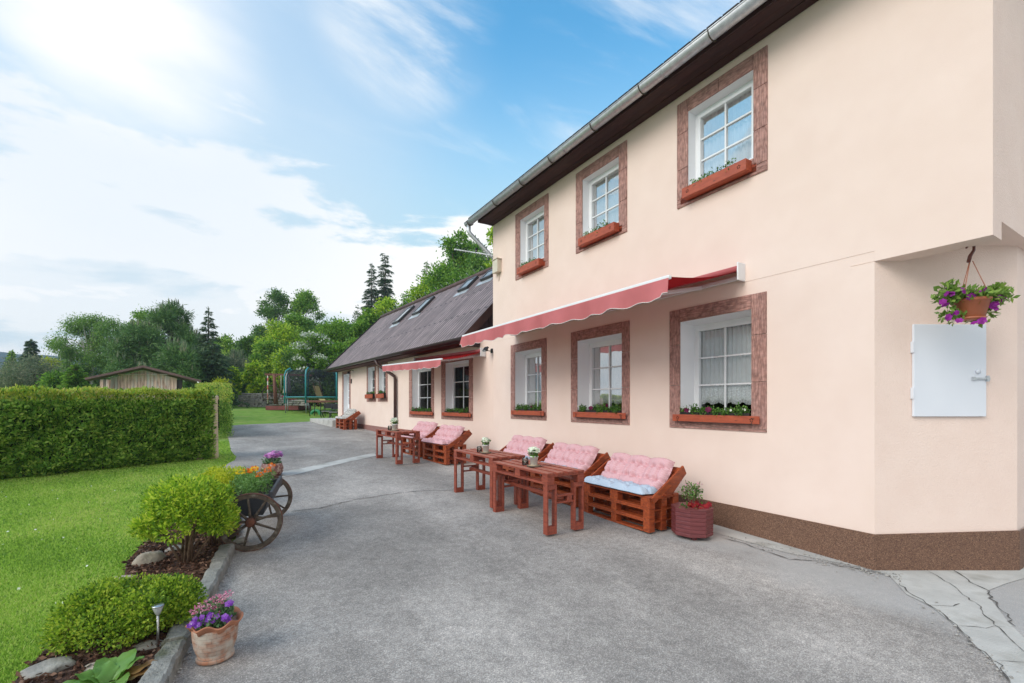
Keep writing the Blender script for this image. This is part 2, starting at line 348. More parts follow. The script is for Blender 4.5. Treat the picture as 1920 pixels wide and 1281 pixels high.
def lace_mat(name, dens, c=(0.62, 0.66, 0.66), pat=60):
    m = bpy.data.materials.new(name); m.use_nodes = True; t = m.node_tree; t.nodes.clear()
    tc = t.nodes.new('ShaderNodeTexCoord'); v = t.nodes.new('ShaderNodeTexVoronoi'); v.inputs['Scale'].default_value = pat*0.9; t.links.new(tc.outputs['Object'], v.inputs['Vector'])
    mr = t.nodes.new('ShaderNodeMapRange'); mr.inputs[1].default_value = 0.15; mr.inputs[2].default_value = 0.45; mr.inputs[3].default_value = min(1, dens+0.4); mr.inputs[4].default_value = dens; t.links.new(v.outputs[0], mr.inputs[0])
    d = t.nodes.new('ShaderNodeBsdfDiffuse'); d.inputs[0].default_value = (*c, 1); tl = t.nodes.new('ShaderNodeBsdfTranslucent'); tl.inputs[0].default_value = (*c, 1)
    m1 = t.nodes.new('ShaderNodeMixShader'); m1.inputs[0].default_value = 0.3; t.links.new(d.outputs[0], m1.inputs[1]); t.links.new(tl.outputs[0], m1.inputs[2])
    tr = t.nodes.new('ShaderNodeBsdfTransparent'); mx = t.nodes.new('ShaderNodeMixShader'); t.links.new(mr.outputs[0], mx.inputs[0]); t.links.new(tr.outputs[0], mx.inputs[1]); t.links.new(m1.outputs[0], mx.inputs[2])
    o = t.nodes.new('ShaderNodeOutputMaterial'); t.links.new(mx.outputs[0], o.inputs[0]); return m
LACE = lace_mat('lace', 0.55, (0.92, 0.94, 0.95)); SHEER = lace_mat('sheer', 0.95, (0.90, 0.93, 0.95), 12); SHEERW = lace_mat('sheer_white', 0.95, (0.92, 0.93, 0.97), 14)

def asphalt_mat():
    m = bpy.data.materials.new('asphalt'); m.use_nodes = True; t = m.node_tree; b = t.nodes['Principled BSDF']; b.inputs['Roughness'].default_value = 0.9; b.inputs['Specular IOR Level'].default_value = 0.3
    tc = t.nodes.new('ShaderNodeTexCoord')
    def nz(s, d=4, r=0.6, st=None):
        n = t.nodes.new('ShaderNodeTexNoise'); n.inputs['Scale'].default_value = s; n.inputs['Detail'].default_value = d; n.inputs['Roughness'].default_value = r
        if st:
            mp = t.nodes.new('ShaderNodeMapping'); mp.inputs['Scale'].default_value = st; mp.inputs['Rotation'].default_value = (0, 0, R(12)); t.links.new(tc.outputs['Object'], mp.inputs[0]); t.links.new(mp.outputs[0], n.inputs['Vector'])
        else: t.links.new(tc.outputs['Object'], n.inputs['Vector'])
        return n.outputs[0]
    v = t.nodes.new('ShaderNodeTexVoronoi'); v.inputs['Scale'].default_value = 165; t.links.new(tc.outputs['Object'], v.inputs['Vector'])
    sep = t.nodes.new('ShaderNodeSeparateColor'); t.links.new(v.outputs['Color'], sep.inputs[0])
    r1 = t.nodes.new('ShaderNodeValToRGB'); e = r1.color_ramp.elements; e[0].position = 0; e[0].color = (0.225, 0.205, 0.192, 1); e[1].position = 1; e[1].color = (0.52, 0.48, 0.44, 1)
    x = e.new(0.45); x.color = (0.30, 0.273, 0.252, 1); x = e.new(0.8); x.color = (0.385, 0.352, 0.325, 1); t.links.new(sep.outputs[0], r1.inputs[0])
    def mul(col, f, lo, hi, p0=0.3, p1=0.7):
        mr = t.nodes.new('ShaderNodeMapRange'); mr.inputs[1].default_value = p0; mr.inputs[2].default_value = p1; mr.inputs[3].default_value = lo; mr.inputs[4].default_value = hi; t.links.new(f, mr.inputs[0])
        vm = t.nodes.new('ShaderNodeVectorMath'); vm.operation = 'SCALE'; t.links.new(col, vm.inputs[0]); t.links.new(mr.outputs[0], vm.inputs[3]); return vm.outputs[0]
    c = mul(r1.outputs[0], nz(1.1, 6), 0.85, 1.22); c = mul(c, nz(0.6, 8, 0.65, (1, 0.45, 1)), 0.86, 1.34, 0.42, 0.68); c = mul(c, nz(14, 5), 0.82, 1.16); c = mul(c, nz(0.45, 4), 0.86, 1.1)
    # pale worn band near the house wall and edge
    gx = t.nodes.new('ShaderNodeSeparateXYZ'); t.links.new(tc.outputs['Object'], gx.inputs[0])
    ad = t.nodes.new('ShaderNodeMath'); ad.operation = 'MULTIPLY_ADD'; t.links.new(nz(1.6, 7), ad.inputs[0]); ad.inputs[1].default_value = 1.3; t.links.new(gx.outputs[0], ad.inputs[2])
    mr = t.nodes.new('ShaderNodeMapRange'); mr.interpolation_type = 'SMOOTHSTEP'; mr.inputs[1].default_value = -0.62; mr.inputs[2].default_value = 0.15; mr.inputs[4].default_value = 0.7; t.links.new(ad.outputs[0], mr.inputs[0])
    mx = t.nodes.new('ShaderNodeMix'); mx.data_type = 'RGBA'; t.links.new(mr.outputs[0], mx.inputs[0]); t.links.new(c, mx.inputs[6]); mx.inputs[7].default_value = (0.47, 0.46, 0.45, 1)
    t.links.new(mx.outputs[2], b.inputs['Base Color'])
    bp = t.nodes.new('ShaderNodeBump'); bp.inputs['Strength'].default_value = 0.55; bp.inputs['Distance'].default_value = 0.006; t.links.new(v.outputs['Distance'], bp.inputs['Height']); t.links.new(bp.outputs[0], b.inputs['Normal'])
    return m
ASPHALT = asphalt_mat()
CONC = mat('concrete', (0.56, 0.55, 0.52), (0.43, 0.42, 0.395), scale=2.2, rough=0.92, bump=0.5, bscale=70, c3=(0.30, 0.285, 0.25), s3=2.3, t3=(0.55, 0.75), detail=10, bdist=0.01)
LAWN = mat('lawn', (0.27, 0.42, 0.08), (0.16, 0.30, 0.045), scale=2.2, rough=0.95, bump=1.0, bscale=60, c3=(0.30, 0.37, 0.10), s3=0.9, t3=(0.5, 0.75), detail=10, bdist=0.05, spec=0.15)
MULCH = mat('mulch', (0.115, 0.055, 0.036), (0.045, 0.022, 0.016), scale=25, rough=0.95, bump=1.0, bscale=60, bdist=0.03)
PLINTH = None
def pebble(name, cs, sc_=110):
    m = bpy.data.materials.new(name); m.use_nodes = True; t = m.node_tree; b = t.nodes['Principled BSDF']; b.inputs['Roughness'].default_value = 0.6
    tc = t.nodes.new('ShaderNodeTexCoord'); v = t.nodes.new('ShaderNodeTexVoronoi'); v.inputs['Scale'].default_value = sc_; t.links.new(tc.outputs['Object'], v.inputs['Vector'])
    sp = t.nodes.new('ShaderNodeSeparateColor'); t.links.new(v.outputs['Color'], sp.inputs[0]); rp = t.nodes.new('ShaderNodeValToRGB'); e = rp.color_ramp.elements
    while len(e) < len(cs): e.new(0.5)
    for i, c in enumerate(cs): e[i].position = i/(len(cs)-1); e[i].color = (*c, 1)
    t.links.new(sp.outputs[0], rp.inputs[0]); t.links.new(rp.outputs[0], b.inputs['Base Color'])
    bp = t.nodes.new('ShaderNodeBump'); bp.inputs['Strength'].default_value = 0.8; bp.inputs['Distance'].default_value = 0.005; bp.invert = True; t.links.new(v.outputs['Distance'], bp.inputs['Height']); t.links.new(bp.outputs[0], b.inputs['Normal']); return m
PLINTH = pebble('pebble_dash', [(0.07, 0.032, 0.022), (0.14, 0.07, 0.043), (0.20, 0.10, 0.06), (0.34, 0.20, 0.125)], 190)
PLINTH2 = mat('plinth_mauve', (0.33, 0.17, 0.145), (0.25, 0.125, 0.11), scale=20, rough=0.9, bump=0.4)

# ------------------------------------------------------------------ ground sheets
def sheet(name, pts, dz, m, step=1.0, kind='structure', thick=0.0, parent=None):
    bm = bmesh.new(); vs = [bm.verts.new((p[0], p[1], 0)) for p in pts]; bm.faces.new(vs)
    ys = [p[1] for p in pts]; y = math.ceil(min(ys)/step)*step
    while y < max(ys):
        bmesh.ops.bisect_plane(bm, geom=bm.verts[:]+bm.edges[:]+bm.faces[:], plane_co=(0, y, 0), plane_no=(0, 1, 0)); y += step
    bmesh.ops.triangulate(bm, faces=bm.faces)
    for v in bm.verts: v.co.z = gz(v.co.x, v.co.y)+dz
    bmesh.ops.recalc_face_normals(bm, faces=bm.faces)
    if thick:
        r = bmesh.ops.extrude_face_region(bm, geom=bm.faces[:])
        for g in r['geom']:
            if isinstance(g, bmesh.types.BMVert): g.co.z -= thick
        bmesh.ops.recalc_face_normals(bm, faces=bm.faces)
    for f in bm.faces:
        if not thick and f.normal.z < 0: f.normal_flip()
    me = bpy.data.meshes.new(name); bm.to_mesh(me); bm.free(); me.materials.append(m)
    o = bpy.data.objects.new(name, me); COL.objects.link(o); o['kind'] = kind; return o
def pl(*px, dz=0.0): return [tuple(gp(a, b)[:2]) for a, b in px]
# terrain: finely stepped near, coarse to the horizon
def terrain():
    xs = [-700, -300, -150, -80, -50] + list(np.arange(-40, 41, 2.0)) + [50, 80, 150, 300, 640]
    ys = [-90, -30, -12] + list(np.arange(-8, 92, 1.0)) + [150, 300, 600, 955]
    mb = MB(); nx = len(xs)
    vs = [(x, y, gz(x, y)) for y in ys for x in xs]
    fs = [(j*nx+i, j*nx+i+1, (j+1)*nx+i+1, (j+1)*nx+i) for j in range(len(ys)-1) for i in range(nx-1)]
    mb.add(vs, fs); o = mb.build('lawn', LAWN); setp(o, kind='structure'); return o
terrain()
ASPH = pl((600, 790), (560, 792), (500, 795), (450, 797), (417, 801), (424, 812), (429, 826), (433, 846), (443, 858), (440, 864), (428, 870), (418, 878), (430, 890), (450, 900), (448, 960), (440, 1028), (440, 1035), (422, 1060), (392, 1110), (366, 1160), (336, 1215), (295, 1290), (210, 1450))
ASPH = ASPH+[(-9, -4.0), (-9, -30), (25, -30), (25, 0.9), (6.0, 1.2), (1.3, 1.3), (0.3, 2.1), (0.3, 10.3), tuple(lp(13.1, -0.3, 0)[:2]), tuple(lp(13.3, 1.2, 0)[:2])]  # yard stretched out of view behind the camera to cut green bounce
sheet('asphalt_yard', ASPH, 0.012, ASPHALT)
sheet('unseen_bounce_sheet', [(-45, -30), (-9.2, -30), (-9.2, -3), (-9.6, 2), (-11.5, 8.5), (-45, 8.5)], 0.008, mat('bounce_pale', (0.50, 0.46, 0.41), (0.36, 0.33, 0.30), scale=60, rough=1))  # unseen pale ground added beside the yard to cut green bounce on the wall
# pale concrete apron at the corner, strip along the wall and the band across the yard
ap = pl((1336, 1000), (1400, 1018), (1470, 1038), (1560, 1056), (1620, 1068), (1668, 1082), (1680, 1096), (1700, 1118), (1745, 1140), (1790, 1176), (1832, 1218), (1866, 1250), (1895, 1285), (1930, 1330))
ap += [(CAM.x+5.2, 0.2), (CAM.x+6.0, 0.35)] + pl((1935, 1215), (1890, 1170), (1858, 1128), (1850, 1112), (1885, 1098), (1925, 1086))+[(1.6, 1.22), (1.25, 1.22), (0.02, 1.97), (0.02, wy(1336)+0.0)]
apron = sheet('concrete_apron', ap, 0.017, CONC, step=0.5)
band = pl((529, 886), (560, 881), (600, 872), (650, 861), (703, 850), (705, 856), (655, 867), (605, 879), (565, 889), (529, 897))
sheet('concrete_band', band, 0.017, CONC, step=0.5)
def crack(name, pts, w, seed, m=ASPH_CRACK, dz=0.021):
    r = random.Random(seed); P = [gp(*p) for p in pts]; Q = []
    for a, b in zip(P, P[1:]):
        n = max(2, int((b-a).length/0.06))
        for i in range(n): Q.append(a.lerp(b, i/n)+Vector((r.gauss(0, .012), r.gauss(0, .012), 0)))
    Q.append(P[-1]); mb = MB(); L = []; Rr = []
    for i, q in enumerate(Q):
        d = (Q[min(i+1, len(Q)-1)]-Q[max(i-1, 0)]).normalized(); s_ = Vector((-d.y, d.x, 0)); ww = w*r.uniform(0.15, .75)/2
        if i in (0, len(Q)-1): ww *= 0.2
        for lst, k in ((L, 1), (Rr, -1)):
            p = q+s_*ww*k; lst.append((p.x, p.y, gz(p.x, p.y)+dz))
    for i in range(len(Q)-1): mb.quad(L[i], L[i+1], Rr[i+1], Rr[i])
    o = mb.build(name, m); o['kind'] = 'structure'; return o
crack('asphalt_crack', [(543, 962), (600, 955), (660, 940), (700, 934), (740, 927), (790, 922), (850, 921), (905, 919)], 0.035, 3)
crack('asphalt_crack', [(1350, 1010), (1400, 1024), (1440, 1038), (1480, 1052), (1530, 1056), (1600, 1068), (1660, 1082)], 0.03, 5)
crack('asphalt_crack', [(1680, 1096), (1745, 1140), (1790, 1176), (1832, 1218), (1866, 1250), (1895, 1285)], 0.02, 6)
crack('concrete_crack', [(1790, 1073), (1820, 1095), (1855, 1113), (1870, 1135), (1905, 1180)], 0.022, 8)
crack('concrete_crack', [(1738, 1073), (1780, 1098), (1830, 1135), (1880, 1190), (1925, 1232)], 0.014, 9)
crack('concrete_crack', [(1738, 1138), (1780, 1140), (1800, 1136)], 0.014, 10)
crack('concrete_crack', [(1800, 1178), (1850, 1182), (1885, 1180)], 0.012, 11)
crack('concrete_crack', [(1865, 1242), (1925, 1248)], 0.012, 12)

# ------------------------------------------------------------------ main house
house = thing('house', 'tall two storey peach rendered house with dark eaves in the right half of the picture', 'house', (3.0, 5.5, 0.0))
Z_TOP = 5.98; SEAM = 3.15; HX = 7.5; YG = 1.139; YF = 9.6
def wins():
    up = dict(so=4.41, to=5.88, si=4.62, ti=5.70, depth=0.14, sp=0.015)
    lo = dict(so=1.31, to=2.98, si=1.44, ti=2.80, depth=0.25, sp=0.04)
    L = []
    for o1, o2, i1, i2, k in ((1271, 1440, 1291, 1414, up), (1081, 1176.5, 1093, 1161.5, up), (967.5, 1029, 976, 1021.5, up),
                              (1256.5, 1438, 1276, 1410, lo), (1071.5, 1181, 1083, 1167, lo), (958.5, 1025, 966, 1016, lo)):
        L.append(dict(k, y1=wy(o1), y0=wy(o2), j1=wy(i1), j0=wy(i2), up=(k is up)))
    return L
WN = wins()
def grid_wall(mb, P, s_rng, z_rng, holes):
    S = sorted(set([s_rng[0], s_rng[1]]+[h[0] for h in holes]+[h[1] for h in holes])); Zs = sorted(set([z_rng[0], z_rng[1]]+[h[2] for h in holes]+[h[3] for h in holes]))
    S = [s for s in S if s_rng[0]-1e-6 <= s <= s_rng[1]+1e-6]; Zs = [z for z in Zs if z_rng[0]-1e-6 <= z <= z_rng[1]+1e-6]
    for a, b in zip(S, S[1:]):
        for c, d in zip(Zs, Zs[1:]):
            ms, mz = (a+b)/2, (c+d)/2
            if any(h[0] < ms < h[1] and h[2] < mz < h[3] for h in holes): continue
            mb.quad(P(a, c), P(b, c), P(b, d), P(a, d))
mb = MB(); HL = [(w['j0'], w['j1'], w['si'], w['ti']) for w in WN]
YC = 1.956                                             # lower corner where the wall turns
grid_wall(mb, lambda s, z: (-0.004, s, z), (YG, YF+0.1), (SEAM, Z_TOP+0.1), HL)
grid_wall(mb, lambda s, z: (0.0, s, z), (YC, YF+0.1), (-0.5, SEAM), HL)
grid_wall(mb, lambda s, z: (-0.004, s, z), (YG, YC), (3.05, SEAM), [])
mb.quad((-0.004, YC, SEAM), (-0.004, YF+.1, SEAM), (0, YF+.1, SEAM), (0, YC, SEAM))
mb.quad((-0.004, YF+.1, SEAM), (-.006, YF+.1, Z_TOP+.1), (0.0, YF+.1, Z_TOP+.1), (0, YF+.1, SEAM))
mb.quad((0, YF+.1, -0.5), (HX, YF+.1, -0.5), (HX, YF+.1, Z_TOP+.1), (0, YF+.1, Z_TOP+.1))          # far side
mb.quad((HX, YF+.1, -0.5), (HX, YG, -0.5), (HX, YG, Z_TOP+.1), (HX, YF+.1, Z_TOP+.1))               # rear
for (y) in (YG, YF+.1): mb.quad((-0.004, y, Z_TOP+.1), (HX, y, Z_TOP+.1), (HX/2, y, Z_TOP+3.2))
mb.build('wall', STUCCO, house, world=True)
mb = MB()                                              # end wall above the recess
CE = Vector((1.245, YC-0.72, 0)); XN = 0.24; XE = 0.93
mb.quad((-0.004, YG, 3.05), (XN, YG, 3.05), (XN, YG, Z_TOP+.1), (-0.004, YG, Z_TOP+.1))
mb.quad((XN, YG, 3.21), (HX, YG, 3.21), (HX, YG, Z_TOP+.1), (XN, YG, Z_TOP+.1))
mb.quad((XN, YG, 3.05), (XN, YG, 3.21), (XN, YC+.2, 3.21), (XN, YC+.2, 3.05))
mb.quad((-0.004, YG, 3.05), (XN, YG, 3.05), (XN, YC+.2, 3.05), (-0.004, YC+.2, 3.05))     # soffit over the corner
mb.quad((XN, YG, 3.21), (HX, YG, 3.21), (HX, YC+.2, 3.21), (XN, YC+.2, 3.21))
mb.quad((0, YC, -0.5), (CE.x, CE.y, -0.5), (CE.x, CE.y, 3.25), (0, YC, 3.25))             # canted wall
mb.quad((CE.x, CE.y, -0.5), (HX, CE.y, -0.5), (HX, CE.y, 3.25), (CE.x, CE.y, 3.25))
mb.build('corner_wall', STUCCO2, house, world=True)
mb = MB()
PT = 0.022
CNx, CNy = (CE.y-YC), -(CE.x-0); ln = math.hypot(CNx, CNy); CN = Vector((CNx/ln, CNy/ln, 0))   # outward of canted wall
a = Vector((-PT, YC-0.006, 0)); b2 = Vector((CE.x, CE.y, 0))+CN*PT; c2 = Vector((HX, CE.y-PT, 0))
for p, q in ((Vector((-PT, YF+0.1, 0)), a), (a, b2), (b2, c2)):
    mb.quad((p.x, p.y, -.4), (q.x, q.y, -.4), (q.x, q.y, .366+(0.03 if q is not a else 0)), (p.x, p.y, .366+(0.03 if p is b2 else 0)))
tops = [((-PT, YF+.1, .366), (a.x, a.y, .366), (0.002, YC, .366), (0.002, YF+.1, .366)), ((a.x, a.y, .366), (b2.x, b2.y, .396), (CE.x, CE.y, .396), (0.002, YC, .366))]
for q in tops: mb.quad(*q)
mb.build('plinth', PLINTH, house, world=True)
# inside: dark partition so the windows read as rooms
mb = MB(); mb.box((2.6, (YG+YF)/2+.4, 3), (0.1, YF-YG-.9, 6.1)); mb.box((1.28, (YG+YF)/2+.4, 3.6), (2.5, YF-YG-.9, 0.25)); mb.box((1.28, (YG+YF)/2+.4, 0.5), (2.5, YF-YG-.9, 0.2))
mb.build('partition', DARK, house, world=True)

def window(parent, P, w, curtain, name='window', label=None, lacekind=None):
    """P(s, d, z): point on wall; d = depth into wall. w dict: y0,y1 surround; j0,j1 opening; so,to,si,ti; depth; sp"""
    y0, y1, j0, j1, so_, to, si, ti, D, sp = (w[k] for k in ('y0', 'y1', 'j0', 'j1', 'so', 'to', 'si', 'ti', 'depth', 'sp'))
    a0, a1, b0, b1 = j0+sp, j1-sp, si+0.0, ti-sp
    fr = MB(); T = 0.055; G = 0.045
    def ring(m, s0, s1, z0, z1, t, d0, d1):
        for (p, q, r_, s_) in ((s0, s1, z0, z0+t), (s0, s1, z1-t, z1), (s0, s0+t, z0+t, z1-t), (s1-t, s1, z0+t, z1-t)):
            vs = [P(x, d, z) for x in (p, q) for d in (d0, d1) for z in (r_, s_)]
            m.add(vs, [(0, 1, 3, 2), (4, 6, 7, 5), (0, 4, 5, 1), (2, 3, 7, 6), (0, 2, 6, 4), (1, 5, 7, 3)])
    ring(fr, a0-.02, a1+.02, b0-.02, b1+.02, T+.02, D-0.005, D+0.06)
    wn = fr.build(name, PVC, parent, world=True, bevel=0.004)
    if label: wn['label'] = label
    sh = MB(); i0, i1, k0, k1 = a0+T-.012, a1-T+.012, b0+T-.012, b1-T+.012
    ring(sh, i0, i1, k0, k1, G, D-0.022, D+0.045)
    i0 += G; i1 -= G; k0 += G; k1 -= G; gs = 0.022
    for fz in (1/3, 2/3):
        z = k0+(k1-k0)*fz; vs = [P(x, d, zz) for x in (i0-.001, i1+.001) for d in (D-0.004, D+0.012) for zz in (z-gs/2, z+gs/2)]
        sh.add(vs, [(0, 1, 3, 2), (4, 6, 7, 5), (0, 4, 5, 1), (2, 3, 7, 6), (0, 2, 6, 4), (1, 5, 7, 3)])
    s = (i0+i1)/2; vs = [P(x, d, zz) for x in (s-gs/2, s+gs/2) for d in (D-0.0065, D+0.0145) for zz in (k0-.001, k1+.001)]
    sh.add(vs, [(0, 1, 3, 2), (4, 6, 7, 5), (0, 4, 5, 1), (2, 3, 7, 6), (0, 2, 6, 4), (1, 5, 7, 3)])
    sh.build('sash', PVC, wn, world=True, bevel=0.003)
    gl = MB(); gl.quad(P(i0-.01, D+.0185, k0-.01), P(i1+.01, D+.0185, k0-.01), P(i1+.01, D+.0185, k1+.01), P(i0-.01, D+.0185, k1+.01)); gl.build('pane', GLASS, wn, world=True)
    rv = MB(); dd = D-0.003
    rv.quad(P(j1, 0, si), P(j1, 0, ti), P(a1, dd, b1), P(a1, dd, b0)); rv.quad(P(j0, 0, si), P(j0, 0, ti), P(a0, dd, b1), P(a0, dd, b0))
    rv.quad(P(j0, 0, ti), P(j1, 0, ti), P(a1, dd, b1), P(a0, dd, b1)); rv.quad(P(j0, 0, si), P(j1, 0, si), P(a1, dd, b0), P(a0, dd, b0))
    rv.build('reveal', WHITE, wn, world=True)
    su = MB(); d0 = -0.016
    def strip(p, q, r_, s_, mi):
        su.mi = mi; vs = [P(x, d, z) for x in (p, q) for d in (d0, 0.0) for z in (r_, s_)]
        su.add(vs, [(0, 1, 3, 2), (4, 6, 7, 5), (0, 4, 5, 1), (2, 3, 7, 6), (0, 2, 6, 4), (1, 5, 7, 3)])
    g = 0.006
    zc = [so_, so_+(to-so_)*.36, so_+(to-so_)*.70, to]
    if w.get('floor'): pass
    for (p, q) in ((y0, j0), (j1, y1)):
        z1_ = [si-0.10 if not w.get('floor') else so_]+zc[1:]
        for u, v_ in zip(z1_, z1_[1:]): strip(p, q, u+g/2, v_-g/2, 0)
    ms = (j0+j1)/2
    strip(j0+g, ms-g/2, ti, to, 1); strip(ms+g/2, j1-g, ti, to, 1)
    if not w.get('floor'):
        if si-0.10 > so_: strip(y0, y1, so_, si-0.10-g/2, 1)
        strip(j0+g, j1-g, si-0.10+g/2, si, 1)
    su.mi = 2; su.add([P(x, d, z) for x, z in ((y0+.002, so_+.002), (y1-.002, so_+.002), (y1-.002, to-.002), (y0+.002, to-.002)) for d in (-0.004,)], []) 
    su.mi = 0
    su.build('surround', [SUR_V, SUR_H, GROOVE], wn, world=True, bevel=0.002)
    # curtain: pleated, scalloped lower edge
    for (f0, f1, mt, dep) in curtain:
        cu = MB(); nseg = 60; z1 = k0+(k1-k0)*f1; zb = k0+(k1-k0)*f0; cu.smooth = True; rows = []
        for zi in range(6):
            row = []
            for i in range(nseg+1):
                u = i/nseg; x = i0+(i1-i0)*u; sca = abs(math.sin(u*math.pi*4.5))*0.035
                zl = zb-sca+0.03; z = zl+(z1-zl)*zi/5
                row.append(P(x, D+dep+0.012*math.sin(u*75+zi*.15)+0.006*math.sin(u*31), z))
            rows.append(row)
        base = [p for r_ in rows for p in r_]; n1 = nseg+1
        cu.add(base, [(a*n1+i, a*n1+i+1, (a+1)*n1+i+1, (a+1)*n1+i) for a in range(5) for i in range(nseg)])
        cu.build('curtain', mt, wn, world=True)
    return wn
PM = lambda s, d, z: ((d-0.004 if z > SEAM else d), s, z)
for i, w in enumerate(WN):
    cur = [(0.60, 1.0, LACE, 0.05), (0.0, 0.66, SHEERW, 0.07)] if w['up'] else [(0.14, 1.0, SHEER, 0.055), (0.10, 0.30, LACE, 0.045)]
    window(house, PM, w, cur)

# roof, soffit, gutter
EX = -0.40; pitch = math.tan(R(40)); mb = MB(); Y0, Y1 = 0.7, YF+0.35
def rz(x): return Z_TOP+0.13+(x-EX)*pitch
mid = HX/2
for (xa, xb) in ((EX-0.10, mid),):
    z0 = Z_TOP+0.11
    mb.quad((xa, Y0, z0), (xa, Y1, z0), (mid, Y1, z0+(mid-xa)*pitch), (mid, Y0, z0+(mid-xa)*pitch))
    mb.quad((xa, Y0, z0+.07), (xa, Y1, z0+.07), (mid, Y1, z0+.07+(mid-xa)*pitch), (mid, Y0, z0+.07+(mid-xa)*pitch))
    mb.quad((xa, Y0, z0), (xa, Y1, z0), (xa, Y1, z0+.07), (xa, Y0, z0+.07))
    mb.quad((xa, Y1, z0), (mid, Y1, z0+(mid-xa)*pitch), (mid, Y1, z0+.07+(mid-xa)*pitch), (xa, Y1, z0+.07))
    mb.quad((2*mid-xa, Y0, z0), (2*mid-xa, Y1, z0), (mid, Y1, z0+(mid-xa)*pitch), (mid, Y0, z0+(mid-xa)*pitch))
ROOFD = mat('roof_dark', (0.055, 0.042, 0.045), (0.035, 0.027, 0.03), scale=4, rough=0.7, bump=0.6)
roof = mb.build('roof', ROOFD, house, world=True)
mb = MB()      # row of tile ends along the eave
for i in range(int((Y1-Y0)/0.21)):
    y = Y0+0.105+i*0.21; mb.box((EX-0.12, y, Z_TOP+0.165), (0.10, 0.185, 0.03), mat=Matrix.Rotation(R(-30), 3, 'Y'))
mb.build('eave_tiles', ROOFD, roof, world=True)
mb = MB(); bw = 0.13; n = 3; wdt = (abs(EX)-0.012)/n
for i in range(n): mb.box((EX+wdt*(i+.5), (Y0+YF)/2+.05, Z_TOP+0.012+0.004*(i % 2)), (wdt-0.006, YF-Y0+.1, 0.024))
mb.box((EX-0.012, (Y0+YF)/2+.05, Z_TOP+0.065), (0.024, YF-Y0+.1, 0.13))
mb.build('soffit', SOFFIT, roof, world=True, bevel=0.003)
def gutter(mb, a, b, r, drop=0.0, n=12):
    a = Vector(a); b = Vector(b); d = (b-a).normalized(); sd_ = Vector((d.y, -d.x, 0)); vs = []; fs = []
    for p in (a, b):
        for rr in (r, r-0.004):
            for k in range(n+1):
                t = math.pi*k/n; vs.append(p+sd_*rr*math.cos(t)+Vector((0, 0, -rr*math.sin(t))))
    m = n+1
    for k in range(n): fs += [(k, k+1, 2*m+k+1, 2*m+k), (m+k, 3*m+k, 3*m+k+1, m+k+1)]
    for e_ in (0, 2):
        fs.append(tuple(e_*m+k for k in range(m)))
    mb.smooth = True; mb.add(vs, fs); mb.smooth = False
GX = -0.505; GZ = 6.075; GR = 0.082
mb = MB(); gutter(mb, (GX, 0.7, GZ), (GX, 10.12, GZ), GR); mb.tube([(GX-GR, 0.7, GZ+.004), (GX-GR, 10.12, GZ+.004)], 0.009)
gt = mb.build('gutter', ZINC, house, world=True)
mb = MB()
yb = [wy(p, GX) for p in (1336, 1205, 1114, 1035, 980, 930)]+[9.95, 1.6]
for y in yb:
    pts = [(GX+(GR+.006)*math.cos(t), y, GZ-(GR+.006)*math.sin(t)) for t in [math.pi*k/10 for k in range(11)]]
    mb = MB()
    for p, q in zip(pts, pts[1:]): mb.beam(p, q, 0.028, 0.005, up=(0, 1, 0))
    mb.build('bracket', BRACKET, gt, world=True)
mb = MB()
for px in (1246, 1060, 965):
    y = wy(px, GX); pts = [(GX+(GR+.003)*math.cos(t), y, GZ-(GR+.003)*math.sin(t)) for t in [math.pi*k/10 for k in range(11)]]
    mb = MB(); mb.tube(pts, 0.006, 5); mb.build('joint', ZINC, gt, world=True)
mb = MB(); mb.tube([(GX, 10.02, GZ-.06), (GX, 10.02, 5.86), (GX+.03, 10.0, 5.80), (0.08, 9.80, 5.22), (0.14, 9.76, 5.12), (0.14, 9.76, 4.2)], 0.05, 12)
mb.build('downpipe', ZINC, house, world=True)
# white metal hatch in the canted wall
hc = at(1776, 695, 4.47); ang = math.atan2(CE.y-YC, CE.x); hs_ = 0.0
dirc = Vector((math.cos(ang), math.sin(ang), 0))
def oncant(px, py, off=0.0): return onplane(px, py, Vector((0, YC, 0))+CN*off, CN)
c0 = oncant(1708, 609); c1 = oncant(1844, 781)
def cantbox(mb, px0, px1, py0, py1, o0, o1):
    p = oncant(px0, py1); q = oncant(px1, py1); z0 = oncant((px0+px1)/2, py1).z; z1 = oncant((px0+px1)/2, py0).z
    vs = [(r_.x+CN.x*o, r_.y+CN.y*o, z) for r_ in (p, q) for o in (o0, o1) for z in (z0, z1)]
    mb.add(vs, [(0, 1, 3, 2), (4, 6, 7, 5), (0, 4, 5, 1), (2, 3, 7, 6), (0, 2, 6, 4), (1, 5, 7, 3)])
HATCH = mat('hatch_paint', (0.74, 0.77, 0.83), (0.72, 0.75, 0.81), scale=3, rough=0.4)
mb = MB(); cantbox(mb, 1709, 1844, 609, 781, 0.003, 0.028); hatch = mb.build('hatch_door', HATCH, house, world=True, bevel=0.004); hatch['label'] = 'white metal hatch in the peach wall below the hanging basket'
for ha, hb in ((641, 662), (727, 748)): mb = MB(); cantbox(mb, 1706.5, 1709.5, ha, hb, 0.002, 0.034); mb.build('hinge', HATCH, hatch, world=True, bevel=0.002)
mb = MB(); cantbox(mb, 1817, 1849, 708.5, 712.5, 0.028, 0.042); cantbox(mb, 1842, 1846, 705, 716, 0.028, 0.05); cantbox(mb, 1816, 1821, 707, 714, 0.027, 0.046); mb.build('latch', ZINC, hatch, world=True, bevel=0.002)
mb = MB(); kc = oncant(1833, 697, 0.03); mb.tube([kc, kc+CN*0.012], 0.022, 16); mb.build('lock_cover', HATCH, hatch, world=True)

